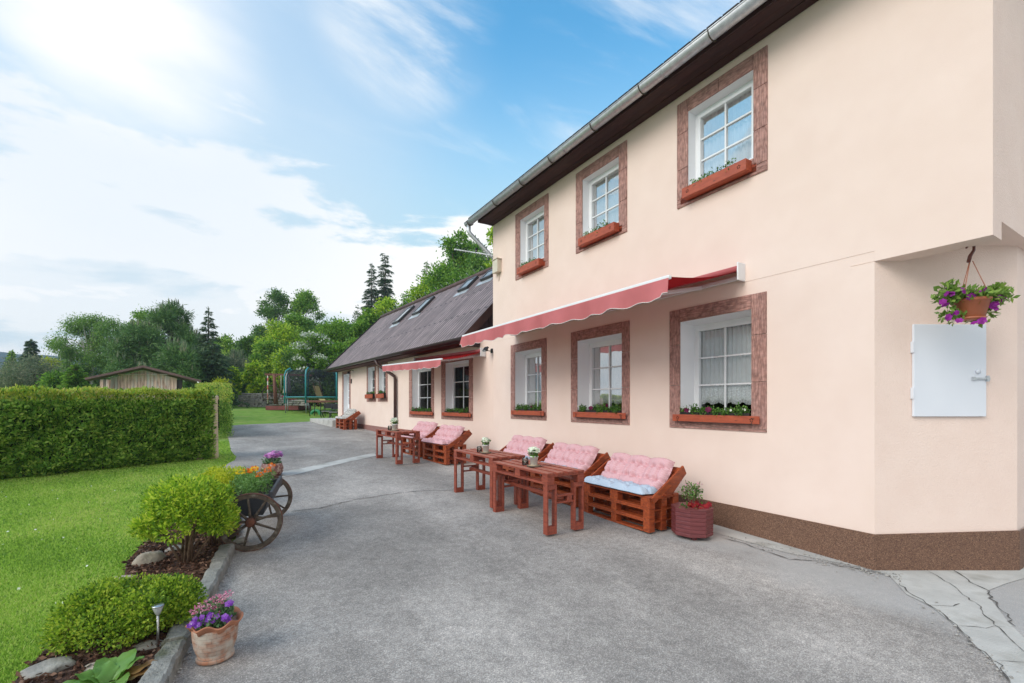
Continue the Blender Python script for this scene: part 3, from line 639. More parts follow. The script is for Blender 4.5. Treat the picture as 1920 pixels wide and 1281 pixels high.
# ------------------------------------------------------------------ low wing
wing = thing('low_house', 'long single storey peach wing with brown shingled roof joined to the tall house', 'house', (1.6, 17.0, 0.6))
SW1 = 13.2; WT = 3.30
def LW(o1, o2, i1, i2, so_, to, si, ti, depth, sp): return dict(y0=ls(o2), y1=ls(o1), j0=ls(i2), j1=ls(i1), so=so_, to=to, si=si, ti=ti, depth=depth, sp=sp)
LWN = [LW(828, 887, 835.5, 880, 1.20, 2.90, 1.33, 2.82, 0.21, 0.04), LW(767.5, 814, 773, 809, 1.20, 2.90, 1.33, 2.82, 0.21, 0.04),
       LW(708.5, 727, 710.5, 723.5, 1.73, 3.22, 1.86, 3.12, 0.16, 0.03), LW(688, 705.5, 690, 703.2, 1.73, 3.22, 1.86, 3.12, 0.16, 0.03)]
DOOR = LW(642, 657.5, 644.3, 655.6, 1.02, 3.16, 1.03, 3.02, 0.25, 0.02); DOOR['floor'] = True
mb = MB(); HL = [(w['j0'], w['j1'], w['si'], w['ti']) for w in LWN+[DOOR]]
grid_wall(mb, lambda s, z: lp(s, 0, z), (-0.62, SW1), (-0.2, WT), HL)
RD = 2.78                                       # ridge lies this far behind the eave line
ridge_off = -(RD-0.5); BK = -5.2
for s in (SW1,):
    mb.quad(lp(-.7, .0, 3.29), lp(.3, 0, 3.29), lp(.3, BK, 3.29), lp(-.7, BK, 3.29))
    mb.quad(lp(s, 0, -.2), lp(s, BK, -.2), lp(s, BK, WT), lp(s, 0, WT)); mb.quad(lp(s, 0, WT), lp(s, BK, WT), lp(s, BK, 3.3), lp(s, ridge_off, 5.95))
mb.quad(lp(-0.62, BK, -.2), lp(SW1, BK, -.2), lp(SW1, BK, WT), lp(-0.62, BK, WT))
mb.build('wall', STUCCO, wing, world=True)
mb = MB(); PZ = lambda s: 0.70+0.0085*s
mb.quad(lp(2.7, .02, -.2), lp(SW1, .02, -.2), lp(SW1, .02, PZ(SW1)), lp(2.7, .02, PZ(2.7))); mb.quad(lp(2.7, .02, PZ(2.7)), lp(SW1, .02, PZ(SW1)), lp(SW1, 0.001, PZ(SW1)), lp(2.7, 0.001, PZ(2.7)))
mb.quad(lp(2.7, .02, -.2), lp(2.7, .02, PZ(2.7)), lp(2.7, 0.001, PZ(2.7)), lp(2.7, 0.001, -.2))
mb.build('plinth', PLINTH2, wing, world=True)
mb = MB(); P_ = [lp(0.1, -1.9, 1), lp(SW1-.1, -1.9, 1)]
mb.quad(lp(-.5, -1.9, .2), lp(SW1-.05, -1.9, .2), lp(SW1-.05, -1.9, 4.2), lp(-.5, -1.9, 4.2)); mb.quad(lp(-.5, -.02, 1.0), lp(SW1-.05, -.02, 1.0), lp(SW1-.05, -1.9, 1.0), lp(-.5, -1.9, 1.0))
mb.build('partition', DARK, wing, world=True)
for w in LWN: window(wing, lambda s, d, z: lp(s, -d, z), w, [])
# door leaf
P = lambda s, d, z: lp(s, -d, z); w = DOOR
mb = MB(); a0, a1 = w['j0'], w['j1']
def lbox(mb, s0, s1, d0, d1, z0, z1):
    vs = [lp(x, -d, z) for x in (s0, s1) for d in (d0, d1) for z in (z0, z1)]
    mb.add(vs, [(0, 1, 3, 2), (4, 6, 7, 5), (0, 4, 5, 1), (2, 3, 7, 6), (0, 2, 6, 4), (1, 5, 7, 3)])
lbox(mb, a0, a1, .18, .24, 1.03, 3.02); door = mb.build('door', PVC, wing, world=True, bevel=0.004)
mb = MB()
dm = (a0+a1)/2; hw = (a1-a0)*.28
for k in range(4): lbox(mb, dm-hw, dm+hw, .172, .179, 1.62+k*.33, 1.62+k*.33+.30)
mb.build('pane', mat('door_glass', (0.16, 0.19, 0.23), (0.12, 0.14, 0.17), rough=0.1), door, world=True)
mb = MB(); mb.tube([lp(a0+.09, -.15, 2.02), lp(a0+.22, -.15, 2.02)], 0.012); mb.build('handle', ZINC, door, world=True)
mb = MB(); mb.quad(P(a0, 0, 1.03), P(a0, .24, 1.03), P(a0, .24, 3.02), P(a0, 0, 3.02)); mb.quad(P(a1, 0, 1.03), P(a1, .24, 1.03), P(a1, .24, 3.02), P(a1, 0, 3.02)); mb.quad(P(a0, 0, 3.02), P(a1, 0, 3.02), P(a1, .24, 3.02), P(a0, .24, 3.02)); mb.quad(P(a0, 0, 1.03), P(a1, 0, 1.03), P(a1, .24, 1.03), P(a0, .24, 1.03))
mb.build('reveal', WHITE, door, world=True)
su = MB(); lbox(su, w['y0'], a0, -.014, 0, 1.0, 3.16); lbox(su, a1, w['y1'], -.014, 0, 1.0, 3.16); lbox(su, a0+.001, a1-.001, -.014, 0, 3.02, 3.159); su.build('surround', SUR_V, door, world=True)
# roof of the wing
EO = 0.50; EZ = 3.30; ES0, ES1 = 0.10, 13.45; RZ = EZ+RD*math.tan(R(46))
def tiles_mat():
    m = bpy.data.materials.new('shingles'); m.use_nodes = True; t = m.node_tree; b = t.nodes['Principled BSDF']; b.inputs['Roughness'].default_value = 0.62
    uv = t.nodes.new('ShaderNodeTexCoord'); mp = t.nodes.new('ShaderNodeMapping'); t.links.new(uv.outputs['UV'], mp.inputs[0])
    br = t.nodes.new('ShaderNodeTexBrick'); t.links.new(mp.outputs[0], br.inputs['Vector']); br.offset = 0.5
    br.inputs['Color1'].default_value = (0.26, 0.195, 0.195, 1); br.inputs['Color2'].default_value = (0.135, 0.095, 0.098, 1); br.inputs['Mortar'].default_value = (0.055, 0.038, 0.04, 1)
    br.inputs['Scale'].default_value = 1.0; br.inputs['Mortar Size'].default_value = 0.03; br.inputs['Brick Width'].default_value = 2.6; br.inputs['Row Height'].default_value = 0.19; br.inputs['Bias'].default_value = -0.2; br.inputs['Mortar Smooth'].default_value = 0.3
    n = t.nodes.new('ShaderNodeTexNoise'); n.inputs['Scale'].default_value = 2.3; n.inputs['Detail'].default_value = 8; t.links.new(mp.outputs[0], n.inputs['Vector'])
    mr = t.nodes.new('ShaderNodeMapRange'); mr.inputs[1].default_value = 0.3; mr.inputs[2].default_value = 0.7; mr.inputs[3].default_value = 0.75; mr.inputs[4].default_value = 1.3; t.links.new(n.outputs[0], mr.inputs[0])
    vm = t.nodes.new('ShaderNodeVectorMath'); vm.operation = 'SCALE'; t.links.new(br.outputs[0], vm.inputs[0]); t.links.new(mr.outputs[0], vm.inputs[3]); t.links.new(vm.outputs[0], b.inputs['Base Color'])
    bp = t.nodes.new('ShaderNodeBump'); bp.invert = True; bp.inputs['Strength'].default_value = 0.9; bp.inputs['Distance'].default_value = 0.02; t.links.new(br.outputs['Fac'], bp.inputs['Height']); t.links.new(bp.outputs[0], b.inputs['Normal']); return m
TILES = tiles_mat()
def rp(s, t, up=0.0):
    """roof surface point: t metres up slope from the eave, up = normal offset"""
    c, s_ = math.cos(R(46)), math.sin(R(46)); return lp(s, EO-t*c+up*s_, EZ+t*s_+up*c)
TL = RD/math.cos(R(46))
me = bpy.data.meshes.new('roof'); NS, NT = 14, 8; vv = []; uvs = []
for i in range(NS+1):
    for j in range(NT+1):
        s = ES0+(ES1-ES0)*i/NS; t = TL*j/NT; vv.append(rp(s, t, 0.0)-wing.location); uvs.append((t, s))
ff = [(i*(NT+1)+j, (i+1)*(NT+1)+j, (i+1)*(NT+1)+j+1, i*(NT+1)+j+1) for i in range(NS) for j in range(NT)]
me.from_pydata(vv, [], ff); ul = me.uv_layers.new()
for l in me.loops: ul.data[l.index].uv = uvs[l.vertex_index]
me.materials.append(TILES); wroof = bpy.data.objects.new('roof', me); COL.objects.link(wroof); wroof.parent = wing
# overlapping courses of the shingles (edges run up the slope) and underside
mb = MB()
mb.quad(rp(ES0, 0, -.09), rp(ES1, 0, -.09), rp(ES1, TL, -.09), rp(ES0, TL, -.09)); mb.quad(rp(ES0, 0, -.001), rp(ES1, 0, -.001), rp(ES1, 0, -.09), rp(ES0, 0, -.09))
mb.quad(rp(ES1, 0, 0), rp(ES1, TL, 0), rp(ES1, TL, -.09), rp(ES1, 0, -.09))
mb.quad(rp(ES0, TL, -.02), rp(ES1, TL, -.02), lp(ES1, BK-.3, EZ), lp(ES0, BK-.3, EZ))
mb.build('eave_boarding', SOFFIT, wroof, world=True)
mb = MB(); mb.beam(rp(ES0-.03, -0.05, -.03), rp(ES0-.03, TL, -.03), 0.03, 0.20, up=LN); mb.build('verge_board', BROWNMETAL, wroof, world=True, bevel=.004)
mb = MB(); mb.beam(rp(ES1+.02, -0.05, 0), rp(ES1+.02, TL, 0), 0.03, 0.10, up=LN); mb.build('verge_board', BLACK, wroof, world=True)
mb = MB(); mb.tube([rp(ES0, TL, .01), rp(ES1, TL, .01)], 0.09, 10); mb.build('ridge_cap', mat('ridge', (0.13, 0.08, 0.08), (0.08, 0.05, 0.05), rough=0.8), wroof, world=True)
for k in range(26):
    s = ES0+.3+k*.5; mb = MB(); mb.tube([rp(s, TL, .05), rp(s, TL, .26)], 0.006, 4); mb.build('ridge_pin', ZINC, wroof, world=True)
# dark boarded gable facing the camera
mb = MB()
nb = 12; x0o, x1o = EO-0.05, -1.0
for k in range(nb):
    o1 = x0o+(x1o-x0o)*k/nb; o2 = x0o+(x1o-x0o)*(k+.92)/nb
    def zt(o): return EZ+(EO-o)*math.tan(R(46))-.16
    vs = []
    for o, zz in ((o1, zt(o1)), (o2, zt(o2))):
        vs += [lp(0.13, o, 3.10), lp(0.13, o, max(zz, 3.11)), lp(0.16, o, 3.10), lp(0.16, o, max(zz, 3.11))]
    mb.add(vs, [(0, 4, 5, 1), (2, 3, 7, 6), (0, 1, 3, 2), (4, 6, 7, 5), (1, 5, 7, 3)])
mb.quad(lp(.17, x0o, 3.1), lp(.17, x1o, 3.1), lp(.17, x1o, zt(x1o)), lp(.17, x0o, zt(x0o)))
mb.build('gable_boarding', mat('dark_boards', (0.045, 0.022, 0.024), (0.03, 0.015, 0.016), rough=0.7), wing, world=True)
# eave underside, gutter and brown downpipe
mb = MB(); mb.quad(lp(ES0, 0.0, 3.20), lp(ES1, 0.0, 3.20), lp(ES1, EO-.02, 3.19), lp(ES0, EO-.02, 3.19)); mb.quad(lp(ES0, EO-.02, 3.19), lp(ES1, EO-.02, 3.19), lp(ES1, EO-.02, 3.3), lp(ES0, EO-.02, 3.3)); mb.build('soffit', mat('soffit_maroon', (0.10, 0.03, 0.028), (0.06, 0.018, 0.018), rough=0.7), wroof, world=True)
mb = MB(); gutter(mb, lp(ES0-.15, EO+.09, 3.285), lp(ES1, EO+.09, 3.285), 0.072); mb.tube([lp(ES0-.15, EO+.16, 3.287), lp(ES1, EO+.16, 3.287)], .008)
wg = mb.build('gutter', mat('gutter_brown', (0.06, 0.045, 0.045), (0.04, 0.03, 0.03), rough=0.35), wing, world=True)
sD = ls(742, 0.06)
mb = MB(); mb.tube([lp(sD+.55, EO+.09, 3.22), lp(sD+.5, EO+.05, 3.05), lp(sD+.02, .10, 2.62), lp(sD, .08, 2.5), lp(sD, .08, 0.6)], 0.055, 10); mb.build('downpipe', BROWNMETAL, wing, world=True)
# roof windows
def onroof(px, py): return onplane(px, py, rp(0, 0, 0), (rp(0, 0, 1)-rp(0, 0, 0)))
def rst(p): d = p-P0; s = d.dot(LE); off = -d.dot(LN); return s, (EO-off)/math.cos(R(46))
RW = []
for (bx, by, tx, ty) in ((741, 608, 775, 577), (776, 592, 815, 559), (861, 549, 910, 508), (915, 524, 935, 500)):
    s0, t0 = rst(onroof(bx, by)); s1, t1 = rst(onroof(tx, ty)); RW.append((s0, t0, s1, t1))
for (s0, t0, s1, t1) in RW:
    t1 = min(t1, TL-.25); sc_ = (s0+s1)/2; wd = 0.66; s0 = sc_-wd/2; s1 = sc_+wd/2
    mb = MB()
    for (a, b_, c, d) in ((s0, s0+.07, t0, t1), (s1-.07, s1, t0, t1), (s0+.07, s1-.07, t0, t0+.09), (s0+.07, s1-.07, t1-.09, t1)):
        vs = [rp(x, y, u) for x in (a, b_) for y in (c, d) for u in (-.02, .10)]
        mb.add(vs, [(0, 1, 3, 2), (4, 6, 7, 5), (0, 4, 5, 1), (2, 3, 7, 6), (0, 2, 6, 4), (1, 5, 7, 3)])
    rw = mb.build('roof_window', mat('roof_window_frame', (0.05, 0.05, 0.055), (0.035, 0.035, 0.04), rough=0.35), wing, world=True, bevel=.006)
    mb = MB(); mb.quad(rp(s0+.06, t0+.08, .085), rp(s1-.06, t0+.08, .085), rp(s1-.06, t1-.08, .085), rp(s0+.06, t1-.08, .085)); mb.build('pane', mat('roof_glass', (0.16, 0.18, 0.20), rough=0.06, spec=1.0), rw, world=True)
    mb = MB(); vs = [rp(x, y, u) for x in (s0-.12, s1+.12) for y in (t0-.22, t0) for u in (.002, .012)]
    mb.add(vs, [(0, 1, 3, 2), (4, 6, 7, 5), (0, 4, 5, 1), (2, 3, 7, 6), (0, 2, 6, 4), (1, 5, 7, 3)]); mb.build('flashing', ZINC, rw, world=True)
# door step
mb = MB(); dz = 0.0
q = [lp(ls(662), 0.02, 0), lp(SW1+.9, 0.02, 0), lp(SW1+.9, 1.1, 0), lp(ls(662), 0.9, 0)]
mb.add([(p.x, p.y, z) for z in (0.5, 0.93) for p in q], [(0, 1, 2, 3), (4, 7, 6, 5), (0, 4, 5, 1), (1, 5, 6, 2), (2, 6, 7, 3), (3, 7, 4, 0)])
setp(mb.build('door_step', CONC, bevel=.02), 'pale concrete step in front of the far white door', 'step')

# ------------------------------------------------------------------ greenery materials
G_BOX = foliage('leaf_boxwood', [(0.05, 0.12, 0.012), (0.15, 0.28, 0.02), (0.30, 0.45, 0.035), (0.46, 0.55, 0.06)], patch=6)
G_AZ = foliage('leaf_azalea', [(0.08, 0.18, 0.015), (0.22, 0.40, 0.025), (0.40, 0.57, 0.04), (0.60, 0.68, 0.08)], patch=5)
G_YEL = foliage('leaf_golden', [(0.20, 0.30, 0.015), (0.38, 0.48, 0.02), (0.55, 0.60, 0.04), (0.62, 0.64, 0.08)], patch=5)
G_THU = foliage('leaf_thuja', [(0.04, 0.105, 0.016), (0.15, 0.31, 0.04), (0.27, 0.46, 0.075), (0.48, 0.60, 0.13)], trans=0.35, patch=5)
G_THUTOP = foliage('leaf_thuja_young', [(0.18, 0.27, 0.02), (0.34, 0.44, 0.04), (0.52, 0.56, 0.08), (0.50, 0.44, 0.16)], trans=0.3, patch=2)
G_DEC = foliage('leaf_decid', [(0.05, 0.13, 0.016), (0.10, 0.24, 0.025), (0.19, 0.36, 0.04), (0.30, 0.47, 0.07)], trans=0.4, patch=0.6)
G_DARK = foliage('leaf_dark', [(0.04, 0.10, 0.02), (0.07, 0.16, 0.03), (0.12, 0.24, 0.045), (0.18, 0.31, 0.07)], trans=0.3, patch=0.6)
G_BIRCH = foliage('leaf_birch', [(0.06, 0.15, 0.03), (0.11, 0.23, 0.045), (0.17, 0.31, 0.06), (0.25, 0.40, 0.09)], trans=0.4, patch=0.7)
G_PINE = foliage('needle_pine', [(0.04, 0.10, 0.03), (0.075, 0.17, 0.045), (0.12, 0.24, 0.06), (0.20, 0.33, 0.10)], trans=0.15, patch=0.9)
G_SPR = foliage('needle_spruce', [(0.03, 0.065, 0.035), (0.05, 0.10, 0.05), (0.08, 0.14, 0.06), (0.12, 0.19, 0.08)], trans=0.12, patch=0.9)
G_GREY = foliage('leaf_greygreen', [(0.09, 0.14, 0.08), (0.14, 0.20, 0.11), (0.21, 0.26, 0.15), (0.36, 0.34, 0.22)], trans=0.25, patch=0.9)
G_PLANT = foliage('leaf_plant', [(0.03, 0.09, 0.015), (0.06, 0.16, 0.025), (0.11, 0.25, 0.04), (0.19, 0.34, 0.07)], trans=0.25, patch=20)
G_PET = foliage('leaf_petunia', [(0.10, 0.19, 0.035), (0.17, 0.30, 0.05), (0.27, 0.40, 0.08)], trans=0.3, patch=20)
G_BLUE = foliage('leaf_bluegreen', [(0.06, 0.13, 0.05), (0.10, 0.20, 0.08), (0.17, 0.29, 0.12)], trans=0.3, patch=15)
def petal(name, cs, tr=0.25): return foliage(name, cs, trans=tr, rough=0.7, patch=30)
F_PURP = petal('petal_purple', [(0.13, 0.008, 0.14), (0.26, 0.015, 0.24), (0.36, 0.04, 0.36)])
F_WINE = petal('petal_wine', [(0.05, 0.004, 0.02), (0.14, 0.01, 0.06), (0.22, 0.02, 0.08)])
F_VIO = petal('petal_violet', [(0.13, 0.02, 0.30), (0.24, 0.05, 0.45), (0.40, 0.18, 0.62)])
F_PINK = petal('petal_pink', [(0.45, 0.08, 0.20), (0.70, 0.25, 0.38), (0.85, 0.60, 0.66)])
F_RED = petal('petal_red', [(0.12, 0.003, 0.01), (0.24, 0.006, 0.016), (0.36, 0.02, 0.02)])
F_ORG = petal('petal_orange', [(0.75, 0.16, 0.01), (0.85, 0.27, 0.02)])
F_YELF = petal('petal_yellow', [(0.85, 0.60, 0.02), (0.88, 0.70, 0.05)])
F_WHITE = petal('petal_white', [(0.70, 0.78, 0.55), (0.85, 0.88, 0.78), (0.9, 0.9, 0.86)])
F_LIL = petal('petal_lilac', [(0.45, 0.15, 0.45), (0.62, 0.30, 0.62), (0.80, 0.40, 0.60)])
BARK = mat('bark', (0.16, 0.12, 0.09), (0.08, 0.06, 0.045), scale=8, stretch=(1, 1, .25), rough=0.95, bump=0.7, bscale=20, bdist=0.02)
TWIG = mat('twig', (0.22, 0.14, 0.09), (0.13, 0.08, 0.05), scale=20, rough=0.9)
BIRCHB = mat('birch_bark', (0.55, 0.53, 0.48), (0.15, 0.13, 0.11), scale=6, stretch=(1, 1, 3), rough=0.9, ramp=(0.3, 0.5))
SOIL = mat('soil', (0.035, 0.022, 0.015), (0.02, 0.013, 0.01), scale=40, rough=1, bump=0.8)
TERRA = mat('terracotta', (0.48, 0.20, 0.11), (0.36, 0.14, 0.08), scale=9, rough=0.85)

def ball_pts(n, c, r, shell=0.6, lower=1.0):
    d = norm(rng.normal(size=(n, 3))); rr = (shell+(1-shell)*rng.random((n, 1))**0.7)
    p = d*rr*np.array(r); p[:, 2] = np.where(p[:, 2] < 0, p[:, 2]*lower, p[:, 2]); return p+np.array(c), d
def flowers(name, centers, size, m, parent, k=5, jit=0.35, facing=(0, 0, 1), many=False):
    """each flower: k petals round a centre, one mesh for the bunch"""
    Q = []
    f = np.array(facing, float)
    if len(centers) <= 30 and not many:
        for c in centers: flowers(name, [c], size, m, parent, k, jit, facing, True)
        return
    for c in centers:
        nrm_ = norm(f+rng.normal(size=3)*jit); a = norm(np.cross(nrm_, rng.normal(size=3))); b = np.cross(nrm_, a); s = size*rng.uniform(.75, 1.2)
        for i in range(k):
            t = 2*math.pi*i/k; d = a*math.cos(t)+b*math.sin(t); e = np.cross(nrm_, d); c_ = np.array(c)
            Q.append([c_, c_+d*s*.6+e*s*.42+nrm_*s*.16, c_+d*s+nrm_*s*.10, c_+d*s*.6-e*s*.42+nrm_*s*.16])
    return quads_obj(name, np.array(Q), m, parent)

# ------------------------------------------------------------------ awnings
def awning(label, wallP, l0, l1, barP0, barP1, vh, arm_fr):
    """wallP(l,out,z); l0,l1 ends at the wall (near, far); barP0/barP1 bar ends (near, far) as vectors"""
    W0, W1 = l0, l1
    t = thing('awning', label, 'awning', tuple((W0+W1)/2), group='red awnings over the ground floor windows')
    n = 40; m_ = 10; mb = MB(); mb.smooth = True; vs = []
    for i in range(n+1):
        a = W0.lerp(W1, i/n); b = barP0.lerp(barP1, i/n)
        for j in range(m_+1):
            u = j/m_; p = a.lerp(b, u); p.z += -0.05*math.sin(math.pi*u)-0.012*math.sin(i*.9)*math.sin(math.pi*u); vs.append(p)
    mb.add(vs, [(i*(m_+1)+j, (i+1)*(m_+1)+j, (i+1)*(m_+1)+j+1, i*(m_+1)+j+1) for i in range(n) for j in range(m_)])
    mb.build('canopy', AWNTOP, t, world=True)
    mb = MB(); mb.smooth = True; out = (barP0-W0); out.z = 0; out.normalize(); rows = 6; N_ = 220; L = (barP1-barP0).length; vs = []; ph = 0
    dro = []
    for i in range(N_+1):
        u = i/N_; x = u*L; sc_ = 0.5+0.5*math.cos(2*math.pi*x/0.42); d = vh*(1-0.12*sc_)
        if u < .012 or u > .988: d = vh*.72
        b = barP0.lerp(barP1, u)
        for j in range(rows+1):
            v = j/rows; wob = 0.034*v*math.sin(x*7.5+math.sin(x*2.1)*1.4)+0.012*v*math.sin(x*17)
            p = b+out*(0.03+wob+0.015*v); p = Vector((p.x, p.y, b.z-0.015-d*v)); vs.append(p)
        dro.append(vs[-1])
    mb.add(vs, [(i*(rows+1)+j, (i+1)*(rows+1)+j, (i+1)*(rows+1)+j+1, i*(rows+1)+j+1) for i in range(N_) for j in range(rows)])
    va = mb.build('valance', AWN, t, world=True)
    mb = MB(); mb.tube(dro, 0.0045, 5); mb.build('piping', PIPING, va, world=True)
    mb = MB(); mb.beam(barP0, barP1, 0.05, 0.045); mb.build('front_bar', BARWHITE, t, world=True, bevel=.012)
    mb = MB(); d_ = (W1-W0).normalized(); a = W0+out*.07+Vector((0, 0, .0)); b = W1+out*.07
    mb.tube([a, b], 0.04, 12); mb.build('roller', AWN, t, world=True)
    mb = MB(); mb.beam(W0+out*.06+Vector((0, 0, -.115)), W1+out*.06+Vector((0, 0, -.115)), 0.045, 0.045); mb.build('torsion_bar', BARWHITE, t, world=True, bevel=.006)
    for (q, sg) in ((W0, -1), (W1, 1)):
        mb = MB(); c = q+out*.075+d_*sg*0.012; mb.beam(c+Vector((0, 0, -.16)), c+Vector((0, 0, .06)), 0.16, 0.02, up=d_); mb.build('end_bracket', BARWHITE, t, world=True, bevel=.008)
    # folding arms: shoulder near the end, elbow inwards, wrist at the bar
    for u, dirn in ((arm_fr, 1), (1-arm_fr, -1)):
        sh = W0.lerp(W1, u)+out*.08+Vector((0, 0, -.13)); wr = barP0.lerp(barP1, u)+Vector((0, 0, -.03))
        el = sh.lerp(wr, .5)+d_*dirn*0.33+Vector((0, 0, -.01))
        mb = MB(); mb.beam(sh, el, 0.045, 0.05); arm = mb.build('arm', BARWHITE, t, world=True, bevel=.008)
        mb = MB(); mb.beam(el, wr, 0.04, 0.04); mb.build('forearm', BARWHITE, arm, world=True, bevel=.008)
        mb = MB(); mb.tube([el+Vector((0, 0, -.035)), el+Vector((0, 0, .035))], .03, 10); mb.build('elbow', ZINC, arm, world=True)
    return t
yb0 = wy(1395)
def unp(px, py, y):                         # point on the ray through a pixel at a given y
    return onplane(px, py, (0, y, 0), (0, 1, 0))
b0 = unp(1257, 519, yb0+.03); b1 = onplane(868, 630, (b0.x, 0, 0), (1, 0, 0)); b1.z = b0.z+.02
awning('long red awning with scalloped valance high over the three near ground floor windows', None, Vector((0, yb0, 3.315)), Vector((0, b1.y, 3.33)), b0, b1, 0.225, 0.10)
w0 = lp(ls(911, 0), 0, 2.99); w0.x = -0.0; b0 = unp(829, 673.5, w0.y); b1 = onplane(718, 686, b0, LN)
sfar = (b1-P0).dot(LE); w1 = lp(sfar, 0.0, 3.08)
awning('shorter red awning with faded valance by the low wing downpipe', None, w0, w1, b0, b1, 0.19, 0.1)

# floodlight, camera-side wall fittings
t = thing('floodlight', 'small black floodlight on the wall between the two awnings', 'lamp', (0.0, wy(922), 2.98))
mb = MB(); mb.box((-.17, 0, .0), (0.05, 0.17, 0.12), mat=Matrix.Rotation(R(35), 3, 'Y')); mb.build('housing', BLACK, t, bevel=.01)
mb = MB(); mb.box((-.192, 0, -.016), (0.012, 0.14, 0.095), mat=Matrix.Rotation(R(35), 3, 'Y')); mb.build('lens', mat('lens_grey', (0.5, 0.52, 0.52), rough=0.2), t)
mb = MB(); mb.beam((0, 0, -.04), (-.15, 0, -.04), .03, .015); mb.beam((-.15, 0, -.045), (-.15, 0, .0), .09, .012, up=(0, 1, 0)); mb.beam((-.002, 0, -.09), (-.002, 0, .02), .09, .02, up=(1, 0, 0)); mb.build('mount', BLACK, t)
yj = wy(936); zj = onplane(936, 501, (0, 0, 0), (1, 0, 0)).z
t = thing('junction_box', 'cream wall box at the corner of the tall house beneath the gutter', 'wall box', (-0.004, yj, zj))
BOXC = mat('box_cream', (0.68, 0.62, 0.50), (0.62, 0.56, 0.45), rough=0.5)
mb = MB(); mb.box((-.06, 0, 0), (.12, .24, .30)); mb.build('case', BOXC, t, bevel=.012)
mb = MB(); mb.box((-.065, 0, .165), (.14, .27, .02)); mb.build('lid', BOXC, t, bevel=.004)
mb = MB(); mb.tube([(-.03, -.03, -.15), (-.012, -.03, -.22), (-.006, .0, -.34)], .008, 6); mb.build('cable', BOXC, t)
# television aerial on the corner
t = thing('aerial', 'television aerial with thin rods on a bracket by the wall corner above the shingled roof', 'aerial', (-0.05, 9.65, 5.0))
pA = onplane(852, 468, (-1.15, 0, 0), (1, 0, 0)); pA = onplane(931, 481, (-0.05, 9.66, 0), (0, 1, 0))
e0 = Vector((0.0, 9.64, pA.z))-t.location; e1 = at(852, 467.5, 11.6)-t.location; bend = at(905, 475, 11.2)-t.location
mb = MB(); mb.beam(Vector((0.12, 9.65, pA.z))-t.location, e0.lerp(e1, .42), .03, .03); mb.build('bracket_arm', ZINC, t)
mb = MB(); mb.beam(e0.lerp(e1, .05), e1, .022, .022); boom = mb.build('boom', ZINC, t)
for k in range(13):
    p = e0.lerp(e1, .12+.85*k/12); mb = MB(); l = .10+.012*(12-k); mb.tube([p+Vector((.25*l, l, .0)), p-Vector((.25*l, l, .0))], .004, 5); mb.build('rod', ZINC, boom)
p = e0.lerp(e1, .44); mb = MB(); mb.box(p+Vector((0, 0, .07)), (.05, .05, .10)); mb.build('clamp', BLACK, t)
sl_ = ls(663, .0); pz = onplane(663, 700, lp(0, 0, 0), LN)
t = thing('wall_lamp', 'small dark wall lamp beside the far white door', 'lamp', tuple(pz), LA)
mb = MB(); mb.tube([(0, 0, .1), (-.10, 0, .14), (-.22, 0, .06)], .014, 8); mb.build('arm', BLACK, t); mb = MB(); mb.lathe([(.03, .0), (.09, -.09), (.085, -.095), (0, -.01)], (-.22, 0, .06), 14); mb.build('lamp_shade', BLACK, t)
t = thing('doorbell', 'small black bell box right of the far white door', 'doorbell', tuple(onplane(659.5, 715, lp(0, 0, 0), LN)), LA)
mb = MB(); mb.box((-.02, 0, 0), (.04, .07, .20)); mb.build('case', BLACK, t, bevel=.008)

